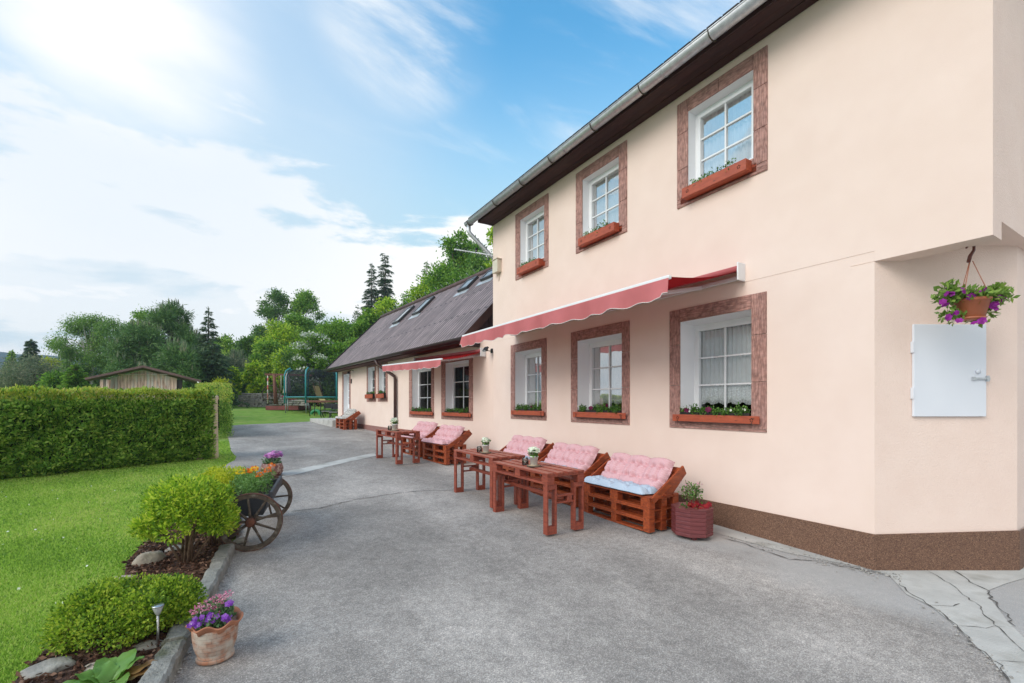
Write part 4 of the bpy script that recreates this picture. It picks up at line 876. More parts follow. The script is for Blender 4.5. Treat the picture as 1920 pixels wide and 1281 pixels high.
# ------------------------------------------------------------------ window boxes
STAR = mat('burnt_mark', (0.06, 0.02, 0.012), rough=0.9)
def flower_box(label, P, s0, s1, zb, zt, dep, kind, seed, root, rz=0.0, flow=None):
    """P(s, out, z) -> world"""
    r = random.Random(seed)
    c = P((s0+s1)/2, 0, zb); t = thing('flower_box', label, 'flower box', tuple(c), 0.0, 'wooden flower boxes under the windows')
    def lb(mb, a, b, o0, o1, z0, z1):
        vs = [P(x, o, z) for x in (a, b) for o in (o0, o1) for z in (z0, z1)]
        mb.add(vs, [(0, 1, 3, 2), (4, 6, 7, 5), (0, 4, 5, 1), (2, 3, 7, 6), (0, 2, 6, 4), (1, 5, 7, 3)])
    mb = MB(); 
    if kind == 'upper':
        lb(mb, s0, s1, dep-.018, dep, zb, zt); lb(mb, s0, s0+.018, 0.02, dep-.018, zb, zt); lb(mb, s1-.018, s1, 0.02, dep-.018, zb, zt); lb(mb, s0-.06, s1+.12, .002, .02, zb-.02, zb+.09)
        lb(mb, s0+.018, s1-.018, .02, dep-.018, zb, zb+.018)
        mb.build('box', BOXWOOD, t, world=True, bevel=.003)
        mb = MB(); lb(mb, s0+.02, s1-.02, .03, dep-.03, zb+.02, zt-.03); mb.build('soil', SOIL, t, world=True)
    else:
        lb(mb, s0, s1, dep-.02, dep, zb, zt); mb.build('front_board', BOXWOOD, t, world=True, bevel=.003)
        mb = MB(); lb(mb, s0+.14, s1-.10, -.10, dep-.03, zb+.0, zt+.035); mb.build('trough', mat('trough_black', (0.02, 0.016, 0.014), rough=0.6), t, world=True, bevel=.006)
        mb = MB(); a = P(s0+.10, dep+.006, zb-.004); b = P(s1-.10, dep+.006, zb-.004); mb.tube([P(s0+.08, dep+.004, zb+.02), a, b, P(s1-.08, dep+.004, zb+.02)], .006, 6)
        mb.build('rail', BROWNMETAL, t, world=True)
    # burnt star marks near both ends
    for s in (s0+.09, s1-.09):
        mb = MB(); z = (zb+zt)/2; q = min(.028, (zt-zb)*.36)
        for k in range(5):
            a = 2*math.pi*k/5+.3; ca, sa = math.cos(a)*q*.62, math.sin(a)*q*.62; w_ = q*.24
            mb.quad(P(s+ca-w_, dep+.0015, z+sa-w_), P(s+ca+w_, dep+.0015, z+sa-w_), P(s+ca+w_, dep+.0015, z+sa+w_), P(s+ca-w_, dep+.0015, z+sa+w_))
        mb.build('star_mark', STAR, t, world=True)
    # plants
    n = 0; pts = []; L = s1-s0; zs = zt
    nb = max(4, int(L/.11)); off = rootloc(t)
    for k in range(nb):
        s = s0+.16+(L-.28)*(k+.5)/nb+r.uniform(-.03, .03); 
        if kind == 'upper': h = r.choice((.04, .06, .09, .12))
        else: h = r.uniform(.07, .125)
        o = dep*.72 if kind == 'upper' else r.uniform(-.04, dep*.6)
        cc = P(s, o, zs+(h*.4 if kind != 'upper' else .015)); nn = 45 if kind == 'upper' else 150
        p, d = ball_pts(nn, tuple(cc), (.062, .06, h*.85), shell=.2); pts.append(p)
    p = np.concatenate(pts); V = leafquads(p, 0.030, .62, spread=1, up=.5)-np.array(off); quads_obj('foliage', V, G_PLANT, t)
    if flow:
        for nm, m, k, sz in flow:
            cs = []
            for _ in range(k):
                s = r.uniform(s0+.15, s1-.12); q = P(s, dep*.75, zs+r.uniform(.03, .12)); cs.append(tuple(q-off))
            flowers(nm, cs, sz, m, t, 6, .4, facing=(-1, -.6, .3))
    return t
PMo = lambda s, o, z: Vector((-o, s, z))
ulab = ['wooden flower box under the nearest upper window', 'wooden flower box under the middle upper window', 'wooden flower box under the farthest upper window, above the corner gutter pipe']
for i, (a, b) in enumerate(((1284, 1408), (1089, 1160), (973.5, 1018))):
    y1 = wy(a, -.08); y0 = wy(b-2, -.06); flower_box(ulab[i], PMo, y0, y1, 4.46, 4.595, .145, 'upper', i, None)
llab = ['low flower box with pansies under the largest ground floor window nearest the camera', 'flower box with a dark red bloom under the middle ground floor window', 'narrow flower box under the small ground floor window at the end of the long awning']
for i, (a, b) in enumerate(((1263, 1424), (1076, 1173), (959.5, 1020))):
    y1 = wy(a, -.05); y0 = wy(b, -.06); flower_box(llab[i], PMo, y0, y1, 1.405, 1.50, .075, 'lower', 10+i, None,
        flow=[[('flower', F_WINE, 2, .045), ('white_flower', F_WHITE, 4, .016)], [('flower', F_WINE, 2, .04), ('white_flower', F_WHITE, 2, .016)], [('flower', F_WINE, 1, .03)]][i])
PLo = lambda s, o, z: lp(s, o, z)
wl = ['flower box under the right window beneath the short awning', 'flower box under the left window beneath the short awning']
for i, (a, b) in enumerate(((829, 882.5), (769, 811))):
    flower_box(wl[i], PLo, ls(b, .06), ls(a, .06), 1.30, 1.40, .075, 'lower', 20+i, None, flow=[('flower', F_WINE, 1, .035)])
wl = ['bushy green flower box on the far pair of windows, right one', 'bushy green flower box on the far pair of windows, left one nearest the door']
for i, (a, b) in enumerate(((707, 721), (686, 700))):
    t = flower_box(wl[i], PLo, ls(b, .12), ls(a, .12), 1.86, 2.02, .17, 'lower', 30+i, None)

# ------------------------------------------------------------------ pallets, benches, tables
def pallet(mb, L, Dp, z0, h=.142, nslat=5, rot=None, org=Vector((0, 0, 0))):
    """pallet laid flat: L along x, Dp along y, from z0 up; rot = matrix applied about org"""
    def bx(c, d):
        c = Vector(c)
        if rot is not None: c = org+rot @ c; mb.box(c, d, mat=rot)
        else: mb.box(org+c, d)
    tb = .021; bh = h-3*tb
    sw = Dp/(nslat+ (nslat-1)*.42)
    for k in range(3): bx((0, -Dp/2+.05+(Dp-.10)*k/2, z0+tb/2), (L, .098, tb))
    for i in range(3):
        for k in range(3): bx((-L/2+.072+(L-.144)*i/2, -Dp/2+.05+(Dp-.10)*k/2, z0+tb+bh/2), (.143, .096, bh-.002))
    for i in range(3): bx((-L/2+.072+(L-.144)*i/2, 0, z0+tb+bh+tb/2), (.140, Dp-.002, tb))
    for k in range(nslat): bx((random.uniform(-.002, .002), -Dp/2+sw/2+(Dp-sw)*k/(nslat-1), z0+2*tb+bh+tb/2), (L, sw, tb))
def make_bench(label, group='pallet benches with cushions along the wall'):
    """x along the wall (right = +x seen from the yard), y = depth (0 front, + towards wall)"""
    t = thing('pallet_bench', label, 'bench', group=group); L = 1.21; Dp = .53
    ky = [.05, .265, .48]
    for k in range(2):
        mb = MB(); z0 = .140*k
        for y in ky: mb.box((0, y, z0+.0105), (L, .098, .021))
        for i in (-1, 0, 1):
            for y in ky: mb.box((i*(L/2-.05), y, z0+.021+.043), (.098, .096, .084))
        for i in (-1, 0, 1): mb.box((i*(L/2-.05), Dp/2, z0+.107+.006), (.098, Dp-.002, .012))
        for y in ky: mb.box((0, y, z0+.1295), (L, .097, .0205))
        mb.build('base_pallet', WOOD, t, bevel=.003)
    mb = MB(); pallet(mb, L+.01, Dp, .281, .150, 4, org=Vector((0, Dp/2, 0))); mb.build('seat_pallet', WOOD, t, bevel=.003)
    mb = MB(); u_ = Vector((0, math.cos(R(42)), math.sin(R(42)))); n_ = Vector((0, -math.sin(R(42)), math.cos(R(42)))); o_ = Vector((0, .30, .445))
    for k in range(4):
        a_ = o_+u_*(.055+.108*k); mb.beam(a_-Vector((L/2, 0, 0)), a_+Vector((L/2, 0, 0)), .098, .021, up=tuple(n_))
    for i in (-1, 0, 1): mb.beam(o_+Vector((i*(L/2-.05), 0, 0))-n_*.056, o_+u_*.44+Vector((i*(L/2-.05), 0, 0))-n_*.056, .095, .088, up=tuple(n_))
    mb.build('backrest', WOOD, t, bevel=.003)
    for sx in (-1, 1):
        mb = MB(); mb.beam((sx*(L/2+.020), .03, .385), (sx*(L/2+.020), .61, .735), .026, .085, up=(0, 0, 1)); mb.build('side_plank', WOOD, t, bevel=.003)
    return t
def cushion_mesh(w, h, th, cols=3, tr=2, seed=0, sag=0.0):
    r = random.Random(seed); mb = MB(); mb.smooth = True; nx, ny = 66, 28; top = []; bot = []
    for j in range(ny+1):
        for i in range(nx+1):
            u, v = i/nx, j/ny; cu = (u*cols) % 1.0; cu = min(cu, 1-cu)*2; 
            if u in (0, 1): cu = 0
            pu = (1-(1-cu)**3.0)*.80+.20 if 0.01 < u < .99 else 0
            e = min(min(v, 1-v)*9, 1); e2 = min(min(u, 1-u)*26, 1); z = th*(.35+.65*pu)*math.sqrt(max(0, 1-(1-e)**2))*math.sqrt(max(0, 1-(1-e2)**2))
            # tufting: two dimples per panel and a seam
            pc = ((u*cols) % 1.0)-.5
            for tv in (.30, .70):
                for tu in (-.18, .18):
                    dd = ((pc-tu)*w/cols)**2+((v-tv)*h)**2; z -= th*.42*math.exp(-dd/.0011)
                z -= th*.34*math.exp(-((v-tv)*h)**2/.0003); z -= th*.20*math.exp(-((pc-.18*(1 if pc > 0 else -1))*w/cols)**2/.0002)*(1 if .28 < v < .72 else 0)
            z += th*.05*math.sin(u*41+v*13)*math.sin(v*23)
            x = (u-.5)*w*(1-.02*math.cos(v*math.pi*2)); y = (v-.5)*h+.010*math.sin(u*cols*2*math.pi+.5)*(.5-v)
            top.append((x, y, max(z, 0))); bot.append((x, y, -th*.22*min(e, e2)))
    n1 = nx+1; fs = [(j*n1+i, j*n1+i+1, (j+1)*n1+i+1, (j+1)*n1+i) for j in range(ny) for i in range(nx)]
    o = len(top); vs = top+bot; fs2 = [tuple(o+k for k in f[::-1]) for f in fs]
    rim = [i for i in range(nx+1)]+[j*n1+nx for j in range(1, ny+1)]+[ny*n1+i for i in range(nx-1, -1, -1)]+[j*n1 for j in range(ny-1, 0, -1)]
    rs = [(rim[k], rim[(k+1) % len(rim)], o+rim[(k+1) % len(rim)], o+rim[k]) for k in range(len(rim))]
    mb.add(vs, fs+fs2+rs); return mb
def gingham(name, a, b, c=None, scale=70):
    m = bpy.data.materials.new(name); m.use_nodes = True; t = m.node_tree; bs = t.nodes['Principled BSDF']; bs.inputs['Roughness'].default_value = .95; bs.inputs['Specular IOR Level'].default_value = .1
    tc = t.nodes.new('ShaderNodeTexCoord'); ch = t.nodes.new('ShaderNodeTexChecker'); ch.inputs['Scale'].default_value = scale; t.links.new(tc.outputs['Object'], ch.inputs[0])
    ch.inputs[1].default_value = (*a, 1); ch.inputs[2].default_value = (*b, 1)
    n = t.nodes.new('ShaderNodeTexNoise'); n.inputs['Scale'].default_value = 30; n.inputs['Detail'].default_value = 4; t.links.new(tc.outputs['Object'], n.inputs['Vector'])
    mr = t.nodes.new('ShaderNodeMapRange'); mr.inputs[1].default_value = .35; mr.inputs[2].default_value = .7; t.links.new(n.outputs[0], mr.inputs[0])
    mx = t.nodes.new('ShaderNodeMix'); mx.data_type = 'RGBA'; t.links.new(mr.outputs[0], mx.inputs[0]); t.links.new(ch.outputs[0], mx.inputs[6]); mx.inputs[7].default_value = (*(c or a), 1); t.links.new(mx.outputs[2], bs.inputs['Base Color']); return m
PINK = gingham('cushion_pink', (0.56, 0.24, 0.265), (0.78, 0.55, 0.57), (0.68, 0.41, 0.44)); BLUE = gingham('cushion_blue', (0.36, 0.45, 0.58), (0.58, 0.65, 0.74), (0.47, 0.56, 0.67))
FLOR = gingham('cushion_floral', (0.20, 0.20, 0.22), (0.62, 0.60, 0.56), (0.60, 0.57, 0.53), 18)
BCM = cushion_mesh(1.08, .48, .11, 3).build('back_cushion', PINK); SCM = cushion_mesh(1.12, .42, .085, 4, seed=2).build('seat_cushion', BLUE)
def cushion_set(bench, seatm, backm, blab, slab, dx=-.04):
    M_ = Matrix.Translation(bench.location) @ Matrix.Rotation(bench.rotation_euler.z, 4, 'Z')
    for src, nm, lab, mtx, mt, grp, ct in ((BCM, 'back_cushion', blab, Matrix.Translation((dx, .415, .625)) @ Matrix.Rotation(R(51), 4, 'X'), backm, 'tufted cushions leaning on bench backs', 'back cushion'),
                               (SCM, 'seat_cushion', slab, Matrix.Translation((dx-.02, .165, .450)) @ Matrix.Rotation(R(-1.5), 4, 'X'), seatm, 'padded cushions on bench seats', 'seat cushion')):
        o = src.copy(); o.data = src.data.copy(); o.data.materials[0] = mt; COL.objects.link(o); o.name = nm
        Mx = M_ @ mtx; o.matrix_world = Mx; setp(o, lab, ct, grp)
def bench_at(x_front, y_near, rzx, label, source=None, s=1.0):
    b = make_bench(label) if source is None else copy_tree(source); b['label'] = label
    yc = y_near+.605; b.rotation_euler.z = R(-90)+rzx; b.location = (x_front, yc, gz(0, yc)+.014); b.rotation_euler.x = 0
    return b
B = [bench_at(-1.12, 3.80, 0, 'pallet bench nearest the camera beside the round red planter')]
cushion_set(B[0], BLUE, PINK, 'pink tufted back cushion on the bench next to the red planter', 'pale blue seat cushion on the bench next to the red planter', .0)
for yn, lab in ((5.17, 'pallet bench behind the near table, second from the red planter'), (6.55, 'pallet bench behind the second table, third from the red planter')):
    B.append(bench_at(-1.12, yn, 0, lab, B[0]))
cushion_set(B[1], BLUE, PINK, 'pink tufted back cushion on the second bench from the red planter', 'pale blue seat cushion on the second bench, mostly hidden by the near table')
cushion_set(B[2], BLUE, PINK, 'pink tufted back cushion on the third bench from the red planter', 'pale blue seat cushion on the third bench, hidden behind the second table')
def wbench(s_near, lab):
    p = lp(s_near+.605, 1.42, 0); b = copy_tree(B[0]); b['label'] = lab; b.rotation_euler.z = R(-90)+LA; b.location = (p.x, p.y, gz(p.x, p.y)+.014); return b
b = wbench(-.70, 'pallet bench in front of the window pair under the short awning, right of its table'); cushion_set(b, PINK, PINK, 'pink back cushion on the bench right of the far table', 'pink seat cushion on the bench right of the far table')
b = wbench(.66, 'pallet bench half hidden behind the far table'); cushion_set(b, PINK, PINK, 'pink back cushion on the bench behind the far table', 'pink seat cushion on the bench behind the far table')
# the bench by the door
d0 = gp(645.5, 807); p = Vector((d0.x, d0.y, 0)); u = LE
b = copy_tree(B[0]); b['label'] = 'small pallet bench standing alone by the far white door'; b.rotation_euler.z = R(-90)+LA; b.location = (p+LE*.65).to_tuple(); b.location.z = gz(p.x, p.y)+.014
cushion_set(b, FLOR, FLOR, 'grey patterned back cushion on the lone bench by the far door', 'grey seat cushion on the lone bench by the far door')
for o in (BCM, SCM): bpy.data.objects.remove(o)

def make_table(label):
    t = thing('pallet_table', label, 'table', group='pallet tables in front of the benches'); L = 1.33; Dp = .56; H = .725
    mb = MB(); th = .140; tb = .026
    ns = 4; gap = .055; sw = (Dp-gap*(ns-1))/ns
    for k in range(ns): mb.box((random.uniform(-.004, .004), -Dp/2+sw/2+(sw+gap)*k, H-tb/2), (L, sw, tb))
    for i in (-1, 0, 1): mb.box((i*(L/2-.06), 0, H-tb*1.5), (.10, Dp-.002, tb))
    for k in (-1, 1):
        for i in (-1, 0, 1): mb.box((i*(L/2-.062), k*(Dp/2-.05), H-2*tb-(th-3*tb)/2), (.122, .098, th-3*tb-.001))
        mb.box((0, k*(Dp/2-.05), H-th+tb/2), (L, .098, tb))
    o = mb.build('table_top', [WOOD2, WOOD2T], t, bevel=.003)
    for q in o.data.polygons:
        if q.normal.z > .9 and q.center.z > H-.01: q.material_index = 1  # upward faces of the top boards take the paler wood colour
    for i in (-1, 1):
        for k in (-1, 1):
            mb = MB(); x = i*(L/2-.05); hh = H-th
            for q in (-1, 1):
                mb.box((x, k*(Dp/2-.075)+q*.062, hh/2), (.075, .024, hh-.002))
            mb.box((x, k*(Dp/2-.075), .045), (.073, .0995, .09)); mb.box((x, k*(Dp/2-.075), hh-.03), (.073, .0995, .055))
            mb.build('leg', WOOD2, t, bevel=.003)
        mb = MB(); mb.box((i*(L/2-.05), 0, .36), (.05, Dp-.275, .022)); mb.box((i*(L/2-.05), 0, .44), (.05, Dp-.275, .022)); mb.box((i*(L/2-.05), -.07, .40), (.048, .07, .058)); mb.build('cross_rail', WOOD2, t, bevel=.002)
    mb = MB(); mb.box((0, 0, .40), (L-.15, .05, .045)); mb.build('stretcher', WOOD2, t, bevel=.002)
    return t
T1 = make_table('near pallet table, front one of the pair, with slatted red brown top'); 
def put_table(t, xw, ync, rzx):
    t.location = (xw, ync, gz(0, ync)+.014); t.rotation_euler.z = R(90)+rzx
TX = -2.25+.28
put_table(T1, TX-.02, 4.29+.665, 0)
T2 = copy_tree(T1); T2['label'] = 'second pallet table standing end to end behind the near one'; put_table(T2, TX+.0, 5.66+.665, R(.5))
T3 = copy_tree(T1); T3['label'] = 'far pallet table alone in front of the short awning'; c = (-2.42+.30, 10.6)
put_table(T3, c[0]+.02, c[1], R(5))
def on_table(T, px, py, dz=0.0):
    z = T.location.z+.725; return onplane(px, py, (0, 0, z), (0, 0, 1))
def posy(T, px, py, lab, s=1.0):
    p = on_table(T, px, py); 
    t = thing('wood_slice', 'round bark edged wood slice under '+lab, 'wood slice', tuple(p), 0, 'wood slices under the flower pots')
    mb = MB(); mb.lathe([(0, 0), (.085*s, 0), (.087*s, .018), (0, .018)], n=20, wob=lambda i, a, r: (r*(1+.04*math.sin(3*a)), 0)); mb.build('disc', [BARK], t)
    mb = MB(); mb.lathe([(0, .0185), (.078*s, .0185), (0, .0195)], n=20); mb.build('cut_face', mat('cut_wood', (0.5, 0.36, 0.22), (0.4, 0.28, 0.16), scale=30), t)
    q = p+Vector((0, 0, .0195)); t = thing('flower_pot', lab, 'flower pot', tuple(q), 0, 'white flower pots on the tables')
    mb = MB(); mb.lathe([(0, 0), (.042*s, 0), (.052*s, .10*s), (.057*s, .10*s), (.057*s, .112*s), (.050*s, .112*s), (.048*s, .095*s), (0, .095*s)], n=20); mb.build('pot', mat('pot_white', (0.78, 0.80, 0.78), rough=.35), t)
    pt, d = ball_pts(150, (0, 0, .145*s), (.065*s, .065*s, .05*s), .3); quads_obj('foliage', leafquads(pt, .035*s, .5, up=.3), G_PLANT, t)
    pt, d = ball_pts(130, (0, 0, .17*s), (.066*s, .066*s, .055*s), .7, .3); flowers('blossom', pt, .019*s, F_WHITE, t, 5, .5)
CG = mat('glass_jar', (0.42, 0.40, 0.38), (0.30, 0.28, 0.27), rough=.08, spec=.9)
def jar(T, px, py, lab, s=1.0):
    p = on_table(T, px, py); t = thing('glass_jar', lab, 'jar', tuple(p), 0, 'glass jars on the tables')
    mb = MB(); mb.lathe([(0, 0), (.036*s, 0), (.040*s, .01), (.040*s, .07*s), (.033*s, .085*s), (.033*s, .09*s), (.029*s, .09*s), (.030*s, .07*s), (.030*s, .012), (0, .012)], n=18); mb.build('glass', GLASSY, t)
    mb = MB(); mb.lathe([(0, .013), (.024*s, .013), (.024*s, .045*s), (0, .045*s)], n=14); mb.build('candle', mat('candle', (0.72, 0.66, 0.58), rough=.6), t)
    mb = MB(); mb.tube([(math.cos(a)*.0405*s, math.sin(a)*.0405*s, .055*s) for a in [i*math.pi/8 for i in range(16)]], .003, 5, closed=True); mb.build('cord', TWIG, t)
def glassy():
    m = bpy.data.materials.new('jar_glass'); m.use_nodes = True; t = m.node_tree; t.nodes.clear(); fr = t.nodes.new('ShaderNodeFresnel'); fr.inputs[0].default_value = 1.6
    g = t.nodes.new('ShaderNodeBsdfGlossy'); g.inputs['Roughness'].default_value = .05; tr = t.nodes.new('ShaderNodeBsdfTransparent'); tr.inputs[0].default_value = (.9, .9, .88, 1); mx = t.nodes.new('ShaderNodeMixShader')
    ad = t.nodes.new('ShaderNodeMath'); ad.operation = 'ADD'; ad.inputs[1].default_value = .05; t.links.new(fr.outputs[0], ad.inputs[0]); t.links.new(ad.outputs[0], mx.inputs[0]); t.links.new(tr.outputs[0], mx.inputs[1]); t.links.new(g.outputs[0], mx.inputs[2])
    o = t.nodes.new('ShaderNodeOutputMaterial'); t.links.new(mx.outputs[0], o.inputs[0]); return m
GLASSY = glassy()
posy(T1, 1001, 875, 'white pot of small white flowers on the near table', 1.05); jar(T1, 985, 872, 'glass candle jar on the near table beside the white pot', 1.1)
posy(T2, 911, 850, 'white pot of small white flowers on the second table', 1.0); jar(T2, 899, 848, 'glass candle jar on the second table', 1.05)
posy(T3, 740, 808, 'white pot of small white flowers on the far table', 1.25); jar(T3, 731, 807, 'glass candle jar on the far table beside the flowers', 1.2)
# ------------------------------------------------------------------ octagonal planter by the wall
pb = gp(1300, 1008); t = thing('wooden_planter', 'octagonal dark red plank planter with red pansies at the end of the bench row', 'planter', (pb.x, pb.y+.02, pb.z+.014), 0)
PLK = mat('planter_stain', (0.19, 0.045, 0.048), (0.135, 0.03, 0.032), scale=6, stretch=(1, 1, 5), rough=.5, bump=.3)
Rr = .235
mb = MB()
for k in range(7): z0 = .035+k*.046; mb.lathe([(Rr-.006, z0), (Rr, z0+.006), (Rr, z0+.038), (Rr-.006, z0+.0445)], n=8, smooth=False)
mb.lathe([(Rr-.03, .035), (Rr-.03, .35), (Rr+.004, .357), (Rr+.004, .345)], n=8, smooth=False)
o = mb.build('planks', PLK, t); o.rotation_euler.z = R(22.5+10)
mb = MB(); mb.lathe([(0, .30), (Rr-.032, .30)], n=8, smooth=False); o = mb.build('soil', SOIL, t); o.rotation_euler.z = R(32.5)
for a in (45, 135, 225, 315): mb = MB(); mb.box((math.cos(R(a))*.15, math.sin(R(a))*.15, .0175), (.05, .05, .035)); mb.build('foot', PLK, t)
mb = MB()
for k in range(9):
    a = k*.7; top = Vector((.03+.10*math.cos(a), .03+.10*math.sin(a), .55+.05*(k % 3))); mb.tube([(.02, .02, .29), (.02+.03*math.cos(a), .02+.03*math.sin(a), .42), top], .004, 5)
mb.build('stem', TWIG, t)
p1, _ = ball_pts(260, (.03, .03, .52), (.13, .13, .11), .35); quads_obj('foliage', leafquads(p1, .038, .45, up=.3), G_PLANT, t)
p1, _ = ball_pts(200, (0, 0, .33), (.19, .19, .05), .2); quads_obj('foliage', leafquads(p1, .035, .6, up=.5), G_PLANT, t)
cs = [(-.12+.19*random.random()+.05, -.16+.22*random.random(), .34+.06*random.random()) for _ in range(26)]; flowers('pansy', cs, .034, F_RED, t, 5, .35, facing=(-.5, -.8, .6))
cs = [(.03+.12*math.cos(a), .03+.12*math.sin(a), .63+.02*math.sin(a*3)) for a in np.arange(0, 6, 1.1)]; flowers('bud', cs, .016, F_PINK, t, 4, .4)

# ------------------------------------------------------------------ hanging basket
hp = at(1820, 580, 4.05); ZS = 3.045
t = thing('hanging_basket', 'terracotta coloured hanging pot with purple petunias under the corner overhang', 'hanging basket', (hp.x, hp.y, hp.z), .4)
PS = .82
PP = mat('plastic_terracotta', (0.40, 0.125, 0.055), (0.34, 0.10, 0.045), rough=.45)
mb = MB(); mb.lathe([(0, -.085), (.085, -.085), (.091, -.08), (.125, .055), (.134, .06), (.137, .085), (.129, .085), (.124, .065), (0, .05)], n=32); mb.build('pot', PP, t)
mb = MB(); mb.lathe([(0, -.098), (.092, -.098), (.104, -.078), (.098, -.078), (.088, -.091), (0, -.091)], n=32); mb.build('saucer', PP, t)
hk = .43
for a in (0.5, 2.6, 4.7): mb = MB(); mb.tube([(math.cos(a)*.132, math.sin(a)*.132, .07), (math.cos(a)*.012, math.sin(a)*.012, hk)], .0032, 6); mb.build('hanger_wire', PP, t)
mb = MB(); ux = RT
def hkp(u, v): q = Vector((ux.x*math.cos(-.4)-ux.y*math.sin(-.4), ux.x*math.sin(-.4)+ux.y*math.cos(-.4), 0)); return tuple(q*u+Vector((0, 0, v)))
zt_ = ZS-hp.z-.005
pts = [hkp(-.02, hk-.01), hkp(-.005, hk+.045), hkp(.028, hk+.095), hkp(.030, hk+.13), hkp(.005, hk+.15), hkp(-.025, hk+.142), hkp(-.04, hk+.115)]
mb.tube(pts, [.014, .015, .012, .011, .010, .010, .007], 10); mb.build('hook', mat('hook_brown', (0.12, 0.03, 0.02), rough=.4), t)
mb = MB(); mb.tube([hkp(.0, hk+.135), hkp(0, max(zt_, hk+.17))], .005, 6); mb.build('eyelet', ZINC, t)
p = []
for (c, r_, n) in (((0, 0, .11), (.17, .17, .06), 620), ((-.20, .0, .11), (.10, .09, .09), 230), ((.20, .02, .11), (.12, .09, .09), 250), ((-.17, .0, -.06), (.09, .06, .06), 120), ((-.20, 0, .20), (.04, .04, .05), 40), ((.27, 0, .12), (.05, .05, .06), 70), ((.17, 0, -.02), (.06, .06, .06), 70), ((.24, 0, .17), (.06, .05, .05), 60), ((-.13, 0, .18), (.04, .04, .05), 30), ((.0, -.14, .02), (.10, .05, .06), 50), ((.05, 0, -.11), (.09, .05, .03), 25)):
    q = Vector(hkp(c[0], c[2])); 
    b_ = ball_pts(n, (q.x, q.y, q.z), (r_[0], r_[0], r_[2]), .25)[0]; p.append(b_)
p = np.concatenate(p); quads_obj('foliage', leafquads(p, .05, .52, up=.35), G_PET, t)
rtl = Vector(hkp(1, 0)); fl = Vector((-rtl.y, rtl.x, 0)); fl = fl if True else fl
tow = (Vector((CAM.x, CAM.y, 0))-Vector((hp.x, hp.y, 0))).normalized(); tow = Vector((tow.x*math.cos(-.4)-tow.y*math.sin(-.4), tow.x*math.sin(-.4)+tow.y*math.cos(-.4), 0))
FLW = [(-.23, .16), (.14, .15), (.06, .13), (-.07, .14), (.22, -.01), (.29, .10), (-.22, .02), (.03, -.14), (-.18, .13), (-.21, .12), (-.245, .05), (-.17, .12), (.0, .09), (.02, .10), (.21, .03), (.19, .02), (.26, .07), (.24, .09), (-.16, -.06), (-.19, -.085), (-.10, -.12), (.08, -.13), (.10, -.12), (-.12, -.05)]
flowers('petunia', [tuple(Vector(hkp(u, v))+tow*(.14 if abs(u) < .15 else .10)) for u, v in FLW], .031, F_PURP, t, 6, .55, facing=tuple(tow))

# ------------------------------------------------------------------ flower bed, kerb stones
KI = [(448, 1012), (412, 1045), (380, 1095), (352, 1150), (318, 1205), (268, 1281), (180, 1400)]      # kerb, bed side top edge
KO = [(441, 1040), (430, 1066), (404, 1118), (378, 1172), (352, 1228), (318, 1300), (240, 1440)]      # kerb foot on the yard
def bedz(p, d): return Vector((p[0], p[1], gz(p[0], p[1])+d))
bed = pl((462, 925), (452, 960), (448, 1005), (414, 1040), (382, 1090), (350, 1150), (316, 1205), (262, 1290), (150, 1460), (-60, 1460), (20, 1300), (66, 1252), (110, 1205), (168, 1140), (232, 1095), (238, 1062), (262, 1035), (330, 985), (350, 940), (400, 905), (450, 900))
o = sheet('mulch_bed', bed, 0.045, MULCH, step=0.25); 
KH = 0.115; k = 0
foot = [gp(*p) for p in KO]
for i in range(len(foot)-1):
    a, b = foot[i], foot[i+1]; d = (b-a).normalized(); n_ = Vector((d.y, -d.x, 0)); n_ = n_ if n_.x < 0 else -n_
    L = (b-a).length; mb = MB(); rr = random.Random(i); ns = 7; rings = []
    for j in range(ns+1):
        q = a.lerp(b, (j+(.06 if j == 0 else -.06 if j == ns else 0))/ns); w = .135+rr.uniform(-.012, .012); h = KH+rr.uniform(-.008, .008)
        e = rr.uniform(-.006, .006)
        rings.append([q+n_*e+Vector((0, 0, -.08)), q+n_*(e+.004)+Vector((0, 0, h-.018)), q+n_*(.022+e)+Vector((0, 0, h)), q+n_*(w-.02)+Vector((0, 0, h+rr.uniform(-.005, .005))), q+n_*w+Vector((0, 0, h-.02)), q+n_*w+Vector((0, 0, -.08))])
    mb.add([p for r_ in rings for p in r_], [(j*6+m, (j+1)*6+m, (j+1)*6+(m+1) % 6, j*6+(m+1) % 6) for j in range(ns) for m in range(6)]+[tuple(range(6)), tuple(ns*6+m for m in range(5, -1, -1))])
    o = mb.build('kerb_stone', KERB, None)
    setp(o, ['mossy kerb stone beside the near cart wheel', 'kerb stone below the big azalea, next after the cart wheel', 'kerb stone just behind the terracotta pot', 'kerb stone directly beside the terracotta pot', 'rough kerb stone in front of the terracotta pot by the broad leaves', 'nearest kerb stone at the bottom edge of the photo'][min(i, 5)], 'kerb stone', 'weathered kerb stones along the flower bed')
def rock(px, py, size, label, seed, dz=0.03, rz=0.0, sq=(1, .6, .5), m=STONE):
    r = random.Random(seed); p = gp(px, py); bm = bmesh.new(); bmesh.ops.create_icosphere(bm, subdivisions=3, radius=1)
    from mathutils import noise as mn
    for v in bm.verts:
        q = v.co.copy(); f = 1+.35*mn.noise(q*1.3+Vector((seed*3.1, 0, 0)))+.08*mn.noise(q*5); v.co = Vector((q.x*sq[0], q.y*sq[1], q.z*sq[2]))*f*size
        if v.co.z < -size*.25: v.co.z = -size*.25
    me = bpy.data.meshes.new('stone'); bm.to_mesh(me); bm.free(); me.materials.append(m)
    for q in me.polygons: q.use_smooth = True
    o = bpy.data.objects.new('stone', me); COL.objects.link(o); o.location = p+Vector((0, 0, dz+size*.2)); o.rotation_euler = (0, 0, rz)
    setp(o, label, 'stone', 'field stones in the flower bed')
